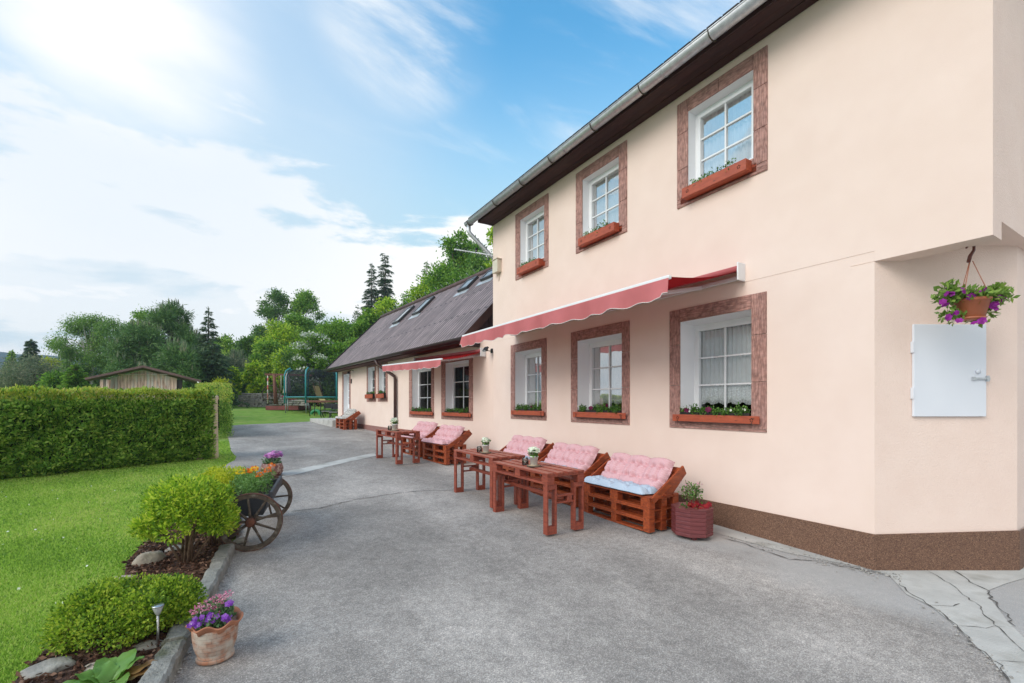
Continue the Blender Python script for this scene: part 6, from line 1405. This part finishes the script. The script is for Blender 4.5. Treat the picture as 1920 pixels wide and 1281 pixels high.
# ------------------------------------------------------------------ trees
def hgt(py, Zd): return CAM.z+(HY-py)/F*Zd
def base_at(px, Zd):
    p = at(px, HY, Zd); return Vector((p.x, p.y, gz(p.x, p.y)))
def decid(name, label, px, top, wpx, Zd, m, n=9000, leaf=.22, bare=.15, seed=0, dens=44, asp=.55, droop=0.0, bark=None, low=None, shell=.15, clump=.34, trunk=None, group=None, cat='tree', extra=None):
    r = random.Random(seed); b = base_at(px, Zd); H = hgt(top, Zd)-b.z; Rw = wpx/2/F*Zd; t = thing(name, label, cat, tuple(b), 0, group)
    z0 = H*bare; cz = (z0+H)/2; hz = (H-z0)/2; cl = []; 
    for k in range(dens):
        for _ in range(40):
            vz = r.uniform(-1, 1); rm = math.sqrt(max(0, 1-abs(vz)**(2.2 if vz > 0 else 4)))*r.random()**.42; aa = r.uniform(0, 6.283)
            c = Vector((math.cos(aa)*rm*Rw*.84, math.sin(aa)*rm*Rw*.84, cz+vz*hz*.86))
            if all((c-q[0]).length > Rw*.20 for q in cl): break
        cl.append((c, r.uniform(clump*.75, clump*1.3)*Rw))
    # make sure the top is reached
    cl.append((Vector((r.uniform(-.25, .25)*Rw, 0, H-Rw*clump*.75)), Rw*clump*.8)); n = int(n*2.1)
    P = []; D = []; tot = sum(c[1]**2 for c in cl)
    for c, q in cl:
        k = int(n*q*q/tot); p, d = ball_pts(k, tuple(c), (q, q, q*.8), shell); w = 1+.30*rng.normal(size=(k, 1)); p = np.array(tuple(c))+(p-np.array(tuple(c)))*w
        if droop: p[:, 2] -= droop*q*rng.random(k)*2
        P.append(p); D.append(d)
    p = np.concatenate(P); d = np.concatenate(D); d[:, 2] -= droop
    mb = MB(); tr = trunk or max(.05, H*.018)
    top_ = Vector((r.uniform(-.05, .05)*Rw, r.uniform(-.05, .05)*Rw, H*.82)); mid_ = Vector((r.uniform(-.06, .06)*Rw, 0, H*.45)); mb.tube([(0, 0, -.3), (0, 0, H*.1), mid_, top_], [tr*1.2, tr, tr*.65, tr*.15], 8); mb.build('trunk', bark or BARK, t)
    mb = MB()
    for c, q in cl[::2]:
        u = r.uniform(.15, .7); s_ = Vector((0, 0, H*.1)).lerp(top_, u); e = s_.lerp(c, .5)+Vector((0, 0, .05*H)); mb.tube([s_, e, c], [tr*.4, tr*.22, tr*.07], 5)
    mb.build('limbs', bark or BARK, t); quads_obj('crown', leafquads(p, leaf, asp, dirs=d, spread=.9, up=.1-droop), m, t)
    if extra: extra(t, cl, H, Rw)
    return t
def conifer(name, label, px, top, wpx, Zd, m, seed=0, lev=20, droop=.25, leaf=.16, dens=1.0, bare=.08, asp=.16, power=.9, gap=0.0, group=None, tip=True, cat='tree', topw=.04):
    r = random.Random(seed); b = base_at(px, Zd); H = hgt(top, Zd)-b.z; Rw = wpx/2/F*Zd; t = thing(name, label, cat, tuple(b), 0, group); mb = MB(); mb.tube([(0, 0, -.2), (0, 0, H*.5), (0, 0, H)], [H*.014+.04, H*.009+.02, .012], 7); mb.build('trunk', BARK, t)
    P = []; D = []; br = MB()
    lev = int(lev*1.5)
    for i in range(lev):
        u = (i+.5)/lev; zb_ = H*(bare+(1-bare)*u); L = Rw*max(topw, (1-u)**power)*r.uniform(.8, 1.1); nb = 9 if u < .75 else 6
        for k in range(nb):
            if r.random() < gap: continue
            z = zb_+r.uniform(-.7, .7)*H/lev; a = 2*math.pi*(k+r.random())/nb; l = L*r.uniform(.6, 1.2); n = int(max(10, 52*dens*l/Rw)); dx, dy = math.cos(a), math.sin(a)
            s_ = rng.random(n)**.7; zc = z+l*(.18*np.sin(s_*2.2)-droop*s_**1.5)*1.0; side = rng.normal(size=n)*.20*l*(1-.4*s_)
            P.append(np.column_stack([dx*l*s_-dy*side, dy*l*s_+dx*side, zc-np.abs(side)*.5-.10*l*rng.random(n)])); D.append(np.column_stack([dx+(-dy)*np.sign(side)*.6, dy+dx*np.sign(side)*.6, np.full(n, -.45-droop*.6)]))
            e = Vector((dx*l*.9, dy*l*.9, z+l*(.18*math.sin(2)-droop*.85))); br.tube([(0, 0, z), (dx*l*.45, dy*l*.45, z+l*(.15-droop*.3)), e], [.012+.006*l, .01, .004], 4)
    if tip:
        n = 26; P.append(np.column_stack([rng.normal(size=n)*.03, rng.normal(size=n)*.03, H*(1-.08*rng.random(n))])); D.append(np.column_stack([rng.normal(size=n)*.4, rng.normal(size=n)*.4, np.full(n, 1.0)]))
    br.build('branches', BARK, t); quads_obj('crown', leafquads(np.concatenate(P), leaf, asp, dirs=np.concatenate(D), spread=.4), m, t); return t
def pine(name, label, px, top, wpx, Zd, seed, n=14000, m=None, candles=True):
    def ex(t, cl, H, Rw):
        P = np.concatenate([np.array(tuple(c))+np.array([q*.5, q*.5, 0])*rng.uniform(-1, 1, (4, 3))+np.array([0, 0, q*.6]) for c, q in cl]); D = np.tile([0, 0, 1.0], (len(P), 1))
        P = np.repeat(P, 3, 0); D = np.repeat(D, 3, 0); o = quads_obj('pale_shoots', leafquads(P, .55, .14, dirs=D, spread=.12), G_GREY, t); o['kind'] = 'stuff'
    return decid(name, label, px, top, wpx, Zd, m or G_PINE, n=n, leaf=.30, asp=.13, bare=.02, seed=seed, dens=44, shell=.2, clump=.27, extra=ex if candles else None)
# left: far spruce, thujas, birches, pines
conifer('spruce', 'dark compact spruce standing against the blue hill at the far left', 58, 639, 44, 48, G_SPR, 1, lev=24, leaf=.30, dens=1.8, power=.55, asp=.3, topw=.2)
conifer('column_thuja', 'slim yellow green conifer left of the dark spruce', 22, 659, 36, 36, G_THU, 2, lev=26, leaf=.16, dens=1.6, droop=-.35, power=.7, asp=.35)
decid('willow_bush', 'grey green feathery shrub in front of the dark spruce', 66, 672, 118, 33, G_GREY, n=9000, leaf=.16, bare=.0, seed=3, asp=.25, cat='shrub')
decid('green_shrub', 'bright green shrub just above the hedge between two conifers', 108, 700, 60, 28, G_DEC, n=3500, leaf=.14, bare=0, seed=4, cat='shrub')
decid('yellow_shrub', 'yellowish shrub behind the grey green one at the far left', 98, 672, 50, 40, G_YEL, n=2500, leaf=.2, bare=0, seed=5, cat='shrub')
conifer('green_spruce', 'small bright green bushy spruce left of the shed', 142, 684, 62, 26, G_DEC, 6, lev=20, leaf=.14, dens=1.8, power=.6, droop=-.1, asp=.3)
decid('birch', 'tall loose birch with hanging twigs, left one of the pair above the shed', 170, 582, 120, 40, G_BIRCH, n=13000, leaf=.15, bare=.10, seed=7, droop=.55, bark=BIRCHB, clump=.24, shell=.2, dens=40, asp=.4)
decid('birch', 'birch with lighter crown, right one of the pair left of the pines', 212, 590, 90, 42, G_BIRCH, n=10000, leaf=.15, bare=.10, seed=8, droop=.5, bark=BIRCHB, clump=.26, shell=.2, dens=34, asp=.4)
decid('drooping_birch', 'low birch with hanging branches at the left edge of the birches', 132, 646, 56, 39, G_BIRCH, n=4500, leaf=.15, bare=.1, seed=9, droop=.7, bark=BIRCHB, clump=.28, dens=22, asp=.4)
decid('leafy_tree', 'rounded green tree between the birches and the pines', 268, 580, 70, 44, G_DEC, n=7000, leaf=.18, bare=.1, seed=10)
pine('pine', 'big dark pine with upright candles, tallest of the group behind the shed', 322, 572, 110, 36, 11, n=17000)
pine('pine', 'broad pine in front of the birches above the shed roof', 262, 610, 120, 34, 12, n=14000)
pine('pine', 'low spreading pine directly above the shed roof on the right', 330, 650, 120, 30, 13, n=12000)
pine('pine', 'slim pine between the tallest pine and the open spruce', 352, 600, 54, 37, 31, n=6000)
conifer('open_spruce', 'open spruce with bare pointed top right of the pines', 391, 580, 74, 33, G_SPR, 14, lev=22, leaf=.24, dens=2.0, droop=.08, gap=.12, power=.8)
conifer('dark_spruce', 'dense dark spruce low behind the shed roof', 398, 640, 90, 31, G_SPR, 15, lev=18, leaf=.22, dens=1.8, droop=.2, power=.5, asp=.25)
decid('yellow_tree', 'yellow green tree right of the open spruce', 424, 628, 60, 45, G_THU, n=6000, leaf=.2, bare=0, seed=16)
decid('round_tree', 'dark green rounded tree left of the bright middle trees', 466, 630, 56, 47, G_DARK, n=6000, leaf=.2, bare=0, seed=17)
pine('young_pine', 'grey green young pine with pale shoots behind the play area', 440, 665, 90, 40, 18, n=8000, m=G_GREY)
pine('young_pine', 'dark young pine at the edge of the lawn left of the stone wall', 470, 690, 60, 38, 19, n=6000)
decid('small_maple', 'small bright green leafy tree in front of the dark young pine', 478, 683, 44, 35.5, G_AZ, n=2800, leaf=.2, bare=.25, seed=20, dens=16, clump=.35)
decid('small_maple', 'bright green leafy shrub at the left end of the far lawn', 434, 690, 36, 36, G_AZ, n=2200, leaf=.2, bare=.1, seed=21, dens=14, clump=.35)
decid('hazel', 'yellow leafed low bush just right of the shed', 412, 712, 40, 30, G_YEL, n=2500, leaf=.12, bare=0, seed=22, cat='bush')
# middle
decid('ash_tree', 'tall see-through tree, left one of the two rising behind the trampoline', 518, 541, 84, 58, G_DARK, n=8000, leaf=.22, bare=.12, seed=23, clump=.26, shell=.1, dens=48, trunk=.22)
decid('ash_tree', 'tall fuller tree, right one of the two rising behind the trampoline', 570, 543, 92, 58, G_DEC, n=12000, leaf=.24, bare=.1, seed=24, clump=.28, shell=.1, dens=50, trunk=.22)
decid('broadleaf_tree', 'bright green broad tree left of the white flowering shrub', 520, 600, 90, 46, G_AZ, n=9000, leaf=.24, bare=.05, seed=25)
decid('broadleaf_tree', 'mid green tree crown directly above the white flowering shrub', 555, 588, 80, 50, G_DEC, n=9000, leaf=.24, bare=.05, seed=26)
decid('broadleaf_tree', 'green tree right of the white flowering shrub behind the roof corner', 634, 602, 96, 46, G_DEC, n=11000, leaf=.24, bare=.02, seed=27)
decid('broadleaf_tree', 'dark green tree low behind the trampoline', 580, 645, 100, 41, G_DARK, n=9000, leaf=.22, bare=0, seed=28)
decid('broadleaf_tree', 'leafy green tree rising above the far end of the shingled roof', 676, 600, 70, 44, G_DEC, n=8000, leaf=.24, bare=0, seed=29)
decid('broadleaf_tree', 'green tree at the left of the trampoline behind the swing', 505, 640, 70, 43, G_DEC, n=7000, leaf=.22, bare=0, seed=30)
def blossom(t, cl, H, Rw):
    P = np.concatenate([ball_pts(80, (c.x, c.y, c.z+q*.4), (q*.9, q*.9, q*.5), .8, .2)[0] for c, q in cl]); quads_obj('blossom', leafquads(P, .17, .8), mat('hawthorn_white', (0.62, 0.66, 0.60), (0.45, 0.50, 0.42), scale=9), t)
decid('hawthorn', 'shrub covered in white blossom behind the trampoline', 588, 624, 84, 39.5, G_DEC, n=6500, leaf=.16, bare=.05, seed=32, extra=blossom, cat='shrub')
conifer('larch', 'thin tall conifer, left one of the two above the shingled roof', 697, 497, 54, 62, G_SPR, 33, lev=24, leaf=.34, dens=2.2, gap=.12, power=.6, droop=.25, bare=.3, group='tall thin conifers above the roof')
conifer('larch', 'thin tall conifer with rounder top, right one of the two above the shingled roof', 722, 478, 46, 64, G_SPR, 34, lev=24, leaf=.36, dens=2.2, gap=.12, power=.42, droop=.2, bare=.3, topw=.25, group='tall thin conifers above the roof')
decid('bare_tree', 'nearly bare grey tree left of the two thin conifers', 668, 572, 40, 60, G_GREY, n=700, leaf=.2, bare=.2, seed=35, clump=.2, trunk=.18)
decid('broadleaf_tree', 'bright green tree in front of the two thin conifers', 726, 556, 92, 47, G_AZ, n=8500, leaf=.26, bare=0, seed=36)
decid('broadleaf_tree', 'green tree just above the roof ridge below the thin conifers', 690, 578, 56, 46, G_DEC, n=5000, leaf=.24, bare=0, seed=37)
conifer('larch', 'feathery light conifer left of the tall trees by the house corner', 800, 492, 86, 46, G_BIRCH, 38, lev=24, leaf=.28, dens=2.0, gap=.15, power=.6, droop=.15)
decid('tall_tree', 'tall bright green tree behind the aerial at the house corner', 862, 432, 110, 44, G_DEC, n=13000, leaf=.26, bare=.1, seed=39, clump=.28, dens=50)
decid('tall_tree', 'pale green tree between the feathery conifer and the aerial', 812, 515, 110, 43, G_AZ, n=9000, leaf=.26, bare=0, seed=71)
decid('tall_tree', 'dark green tree filling in behind the ridge by the near roof windows', 885, 452, 130, 48, G_DARK, n=12000, leaf=.28, bare=.05, seed=72)
decid('tall_tree', 'olive green tree behind the roof right of the feathery conifer', 842, 488, 130, 40, G_DEC, n=9000, leaf=.24, bare=0, seed=40)
decid('tall_tree', 'light green tree glimpsed between the gutter pipe and the house wall', 930, 425, 110, 38, G_AZ, n=11000, leaf=.26, bare=0, seed=41, clump=.28)
decid('tall_tree', 'mid green tree behind the ridge near the roof windows', 895, 470, 80, 36, G_BIRCH, n=7000, leaf=.24, bare=0, seed=42)
for i_, (px_, tp_, w_, z_, m_, lb_) in enumerate(((410, 640, 70, 56, G_DEC, 'distant green tree right behind the open spruce'), (448, 642, 70, 58, G_DARK, 'distant dark tree behind the yellow green tree'), (492, 618, 80, 60, G_DEC, 'distant tree left of the see-through ash tree'),
        (606, 606, 90, 60, G_DARK, 'distant dark tree right of the fuller ash tree'), (650, 606, 90, 62, G_BIRCH, 'distant pale tree left of the bare grey tree'), (760, 548, 80, 60, G_DEC, 'distant green tree in the gap between thin conifers and feathery conifer'), (545, 650, 110, 42, G_AZ, 'bright green bushy tree low between the swing and the blossoming shrub'), (636, 650, 90, 40, G_DEC, 'green bushy tree low behind the wing corner'))):
    decid('background_tree', lb_, px_, tp_, w_, z_, m_, n=7000, leaf=.28, bare=0, seed=80+i_)
# ground cover under the trees and the wooded hill
def thicket():
    P = []
    for _ in range(26000):
        Zd = random.uniform(36, 60); px = random.uniform(-40, 700); b = at(px, HY, Zd); P.append((b.x, b.y, gz(b.x, b.y)+random.random()**1.5*1.9))
    return quads_obj('undergrowth', leafquads(np.array(P), .26, .5, up=.3), G_DARK)
setp(thicket(), 'dark undergrowth below the far trees', 'undergrowth', kind='stuff')
from mathutils import noise as mn
def hill():
    mb = MB(); mb.smooth = True; cols = []; nu, nv = 90, 12; vs = []
    for i in range(nu+1):
        a = R(-34+60*i/nu); az = a
        for j in range(nv+1):
            rr = 520+34*j; hh = (60-15*math.sin((a+R(20))*2.2)*1-(.0))*math.sin(min(1, j/7)*math.pi/2); 
            hh *= max(0.0, min(1, (R(15)-a)/R(28))) if a > R(-13) else 1
            hh += 1.8*mn.noise(Vector((a*30, j*.8, 0)))+1.0*mn.noise(Vector((a*160, j, 3)))
            vs.append((CAM.x+math.sin(az)*rr, CAM.y+math.cos(az)*rr, max(-2, hh)))
    mb.add(vs, [(i*(nv+1)+j, i*(nv+1)+j+1, (i+1)*(nv+1)+j+1, (i+1)*(nv+1)+j) for i in range(nu) for j in range(nv)])
    o = mb.build('wooded_hill', mat('forest', (0.03, 0.07, 0.07), (0.018, 0.045, 0.05), scale=.03, rough=1, spec=0)); o['kind'] = 'structure'
hill()

# ------------------------------------------------------------------ play area
TEAL = mat('teal_paint', (0.04, 0.30, 0.34), (0.03, 0.24, 0.28), rough=.4); GALV = mat('galvanised', (0.38, 0.42, 0.44), (0.30, 0.34, 0.36), rough=.4, metal=.5)
def netmat():
    m = bpy.data.materials.new('net'); m.use_nodes = True; t = m.node_tree; t.nodes.clear(); tr = t.nodes.new('ShaderNodeBsdfTransparent'); d = t.nodes.new('ShaderNodeBsdfDiffuse'); d.inputs[0].default_value = (.03, .035, .045, 1)
    mx = t.nodes.new('ShaderNodeMixShader'); mx.inputs[0].default_value = .52; t.links.new(tr.outputs[0], mx.inputs[1]); t.links.new(d.outputs[0], mx.inputs[2]); o = t.nodes.new('ShaderNodeOutputMaterial'); t.links.new(mx.outputs[0], o.inputs[0]); return m
tb = base_at(603, 28.5); tb.z = gz(tb.x, tb.y); t = thing('trampoline', 'round trampoline with teal poles and dark safety net on the far lawn', 'trampoline', tuple(tb)); RR_ = 2.1; RZ_ = hgt(745.5, 28.0)-tb.z; TZ = hgt(690, 27)-tb.z
mb = MB(); mb.tube([(RR_*math.cos(a), RR_*math.sin(a), RZ_-.03) for a in np.linspace(0, 2*math.pi, 48, endpoint=False)], .03, 6, closed=True); mb.build('frame', GALV, t)
mb = MB(); mb.lathe([(RR_-.28, RZ_+.03), (RR_+.06, RZ_+.04), (RR_+.06, RZ_-.02)], n=48); mb.build('edge_pad', TEAL, t)
mb = MB(); mb.lathe([(0, RZ_-.01), (RR_-.27, RZ_)], n=48); mb.build('mat', BLACK, t)
mb = MB(); mb.lathe([(RR_-.12, RZ_), (RR_-.12, TZ-.40), (RR_-.20, TZ-.12)], n=48); mb.build('net', netmat(), t)
tcam = math.atan2(CAM.y-tb.y, CAM.x-tb.x)
for k in range(8):
    a = tcam+R(22)+2*math.pi*k/8; d = Vector((math.cos(a), math.sin(a), 0)); mb = MB(); mb.tube([d*(RR_+.09)+Vector((0, 0, RZ_-.35)), d*(RR_+.09)+Vector((0, 0, TZ-.42)), d*(RR_+.0)+Vector((0, 0, TZ-.16)), d*(RR_-.25)+Vector((0, 0, TZ))], .042, 8); mb.build('net_pole', TEAL, t)
    if k % 2 == 0 or True:
        mb = MB(); mb.tube([d*(RR_+.03)+Vector((0, 0, RZ_-.02)), d*(RR_+.03)+Vector((0, 0, -.02))], .028, 7); mb.build('leg', GALV, t)
# swing frame with red rope, sand box, closed parasol
SB = mat('swing_timber', (0.20, 0.085, 0.06), (0.13, 0.055, 0.04), rough=.8)
t = thing('swing_frame', 'brown timber swing beam on a forked post left of the trampoline', 'swing', tuple(base_at(515, 31)));L0 = Vector(t.location)
mb = MB(); mb.beam(at(497, 702, 31)-L0, at(585, 704, 31.5)-L0, .11, .13); mb.build('beam', SB, t)
mb = MB(); mb.tube([at(516, 758, 31)-L0, at(514, 702, 31)-L0], .09, 8); mb.build('post', SB, t); mb = MB(); mb.tube([at(520, 758, 31.6)-L0, at(515, 712, 31.2)-L0], .07, 8); mb.build('post', SB, t)
mb = MB(); mb.tube([at(514, 710, 31)-L0, at(521, 703, 31)-L0], .05, 6); mb.build('brace', SB, t)
mb = MB(); mb.tube([at(502, 704, 31)-L0, at(502, 757, 31)-L0], .035, 6); mb.build('rope', mat('rope_stripe', (0.55, 0.12, 0.10), (0.6, 0.58, 0.55), scale=2.2, ramp=(.47, .5)), t)
mb = MB(); mb.tube([at(527, 704, 31)-L0, at(527, 733, 31)-L0], .025, 6); mb.build('rope', mat('rope', (0.40, 0.38, 0.33)), t)
sb = base_at(542, 30); t = thing('sandpit', 'low reddish timber sandpit under the swing', 'sandpit', tuple(sb), -YAW); SR = mat('sandpit_red', (0.22, 0.055, 0.05), (0.15, 0.04, 0.035), rough=.7)
for c, d in (((0, -.9, .13), (2.1, .06, .26)), ((0, .9, .13), (2.1, .06, .26)), ((-1.02, 0, .13), (.06, 1.74, .26)), ((1.02, 0, .13), (.06, 1.74, .26))): mb = MB(); mb.box(c, d); mb.build('side_board', SR, t)
mb = MB(); mb.box((0, 0, .06), (1.98, 1.73, .1)); mb.build('sand', mat('sand', (0.5, 0.42, 0.30)), t)
q0 = at(548, 746, 30.6); t = thing('hammock', 'dark red hammock slung under the swing beam', 'hammock', tuple(q0)); mb = MB(); mb.smooth = True; vs = []
for i in range(13):
    u = i/12-.5
    for j in range(7): v = j/6-.5; p = RT*(u*1.55)+FW*(v*.6); vs.append(p+Vector((0, 0, .45*u*u*2-.08*(1-4*v*v)-.05)))
mb.add(vs, [(i*7+j, (i+1)*7+j, (i+1)*7+j+1, i*7+j+1) for i in range(12) for j in range(6)]); mb.build('cloth', fabric('hammock_red', (.32, .05, .07), .2), t)
mb = MB(); mb.tube([RT*-.77+Vector((0, 0, .2)), RT*-.95+Vector((0, 0, 1.45))], .015, 5); mb.build('cord', SB, t); mb = MB(); mb.tube([RT*.77+Vector((0, 0, .2)), RT*.95+Vector((0, 0, 1.45))], .015, 5); mb.build('cord', SB, t)
b = base_at(539, 29.8); t = thing('parasol', 'closed pale pink and white parasol standing left of the trampoline', 'parasol', tuple(b)); ht = hgt(700, 29.8)-b.z; hb_ = hgt(737, 29.8)-b.z
mb = MB(); mb.tube([(0, 0, 0), (0, 0, ht+.1)], .03, 7); mb.build('pole', GALV, t); mb = MB(); mb.lathe([(.05, ht), (.12, ht-.35), (.20, hb_+.2), (.24, hb_)], n=16, wob=lambda i, a, r: (r*(1+.18*math.cos(a*8)), 0)); mb.build('canopy', fabric('parasol_pale', (.66, .56, .56), .2), t)
# dry stone wall and the wagon wheel
def stonewall():
    a = at(453, HY, 34.5); b = at(572, HY, 33.5); a.z = gz(a.x, a.y); b.z = gz(b.x, b.y); t = thing('dry_stone_wall', 'low grey dry stone wall at the far edge of the lawn', 'stone wall', tuple((a+b)/2)); mb = MB(); L = (b-a).length; r = random.Random(3); rows = 7
    for k in range(rows):
        x = r.uniform(-.2, 0); hh = 1.05/rows
        top = .70+.25*r.random()
        while x < L:
            w = r.uniform(.25, .6); u = (x+w/2)/L
            if k < rows*(.8+.3*math.sin(u*5)): 
                p = a.lerp(b, min(1, u)); mb.box((p.x+r.uniform(-.06, .06), p.y+r.uniform(-.05, .05), p.z+hh*(k+.5)), (w*.93, .5, hh*.88), rz=math.atan2(b.y-a.y, b.x-a.x)+r.uniform(-.06, .06))
            x += w
    mb.build('stones', mat('wall_stone', (0.42, 0.40, 0.37), (0.20, 0.19, 0.18), scale=2.5, rough=.9, bump=.6, bscale=9), t, world=True, bevel=.03)
stonewall()
c = at(508, 739, 32.6); t = thing('wagon_wheel', 'old spoked wagon wheel leaning on the dry stone wall', 'wheel', tuple(c)); rw_ = .62
mb = MB(); mb.tube([RT*(rw_*math.cos(a))+Vector((0, 0, rw_*math.sin(a))) for a in np.linspace(0, 2*math.pi, 32, endpoint=False)], .04, 6, closed=True); mb.build('rim', CW, t)
for k in range(10): a = 2*math.pi*k/10; mb = MB(); mb.tube([(0, 0, 0), RT*(rw_*math.cos(a))+Vector((0, 0, rw_*math.sin(a)))], .022, 5); mb.build('spoke', CW, t)
mb = MB(); mb.tube([FW*-.1, FW*.1], .08, 10); mb.build('hub', CW, t)
# yellow sling chair, long bench table and chairs, half buried green tyre
YC_ = fabric('sling_yellow', (.72, .58, .26), .25); b = base_at(598, 31.5); t = thing('sling_chair', 'yellow canvas sling chair seen through the trampoline net', 'chair', tuple(b)); L0 = Vector(b)
mb = MB(); mb.smooth = True; vs = []
pf_ = [(586, 723, .3), (590, 735, .1), (594, 745, -.2), (600, 751, -.5), (603, 757, -.9)]
for (x, y, dz) in pf_:
    for j in range(5): vs.append(at(x+j*3.0, y+.2*j, 31.5+dz)-L0)
mb.add(vs, [(i*5+j, (i+1)*5+j, (i+1)*5+j+1, i*5+j+1) for i in range(4) for j in range(4)]); mb.build('sling', YC_, t)
for dx in (0, 12): mb = MB(); mb.tube([at(587+dx, 716, 31.9)-L0, at(598+dx, 763, 31.2)-L0], .025, 6); mb.build('frame', SB, t); mb = MB(); mb.tube([at(603+dx, 752, 30.6)-L0, at(590+dx, 763, 32)-L0], .025, 6); mb.build('frame', SB, t)
b = base_at(612, 25.5); t = thing('garden_table', 'long dark brown garden table at the corner of the low wing', 'table', tuple(b)); L0 = Vector(b)
mb = MB(); zt2 = hgt(753, 25.5)-b.z; c = Vector((0, 0, zt2)); mb.beam(c-RT*.95, c+RT*1.35, .75, .12); mb.build('table_top', SB, t, bevel=.02)
for u in (-.8, -.2, 1.1): 
    for v in (-.3, .3): mb = MB(); mb.tube([RT*u+FW*v, RT*u+FW*v+Vector((0, 0, zt2-.05))], .022, 6); mb.build('leg', BLACK, t)
for px, Zc, lab in ((613, 23.5, 'black folding garden chair on the left, in front of the long garden table'), (627, 23.0, 'black folding garden chair nearest the wing corner')):
    b = base_at(px, Zc); t = thing('folding_chair', lab, 'chair', tuple(b), -YAW, 'folding chairs by the garden table')
    for x in (-.22, .22):
        mb = MB(); mb.tube([(x, -.28, 0), (x, .10, .44), (x, .26, .86)], .016, 6); mb.build('leg', BLACK, t); mb = MB(); mb.tube([(x, .28, 0), (x, -.18, .44)], .016, 6); mb.build('leg', BLACK, t)
    mb = MB(); mb.box((0, -.02, .44), (.42, .38, .02)); mb.build('seat', mat('seat_grey', (.4, .4, .4)), t); mb = MB(); mb.box((0, .22, .72), (.42, .02, .28)); mb.build('backrest', BLACK, t)
b = base_at(592, 26.6); t = thing('tyre_arch', 'green painted half buried tyre beside the trampoline leg', 'tyre', tuple(b)); GP = mat('green_paint', (.05, .32, .15), (.035, .25, .11), rough=.5)
mb = MB(); mb.tube([RT*(.26*math.cos(a))+Vector((0, 0, .26*math.sin(a)-.02)) for a in np.linspace(0, 2*math.pi, 28, endpoint=False)], .09, 10, closed=True); mb.build('tread', GP, t)

# ------------------------------------------------------------------ air
def haze():
    mb = MB(); mb.box((-30, 434, 33), (1400, 1056, 72)); m = bpy.data.materials.new('haze'); m.use_nodes = True; t = m.node_tree; t.nodes.clear()
    v = t.nodes.new('ShaderNodeVolumePrincipled'); v.inputs['Color'].default_value = (.72, .85, 1, 1); v.inputs['Density'].default_value = 0.0006; v.inputs['Anisotropy'].default_value = 0.2
    o = t.nodes.new('ShaderNodeOutputMaterial'); t.links.new(v.outputs[0], o.inputs['Volume']); o = mb.build('haze', m); o['kind'] = 'stuff'
haze()
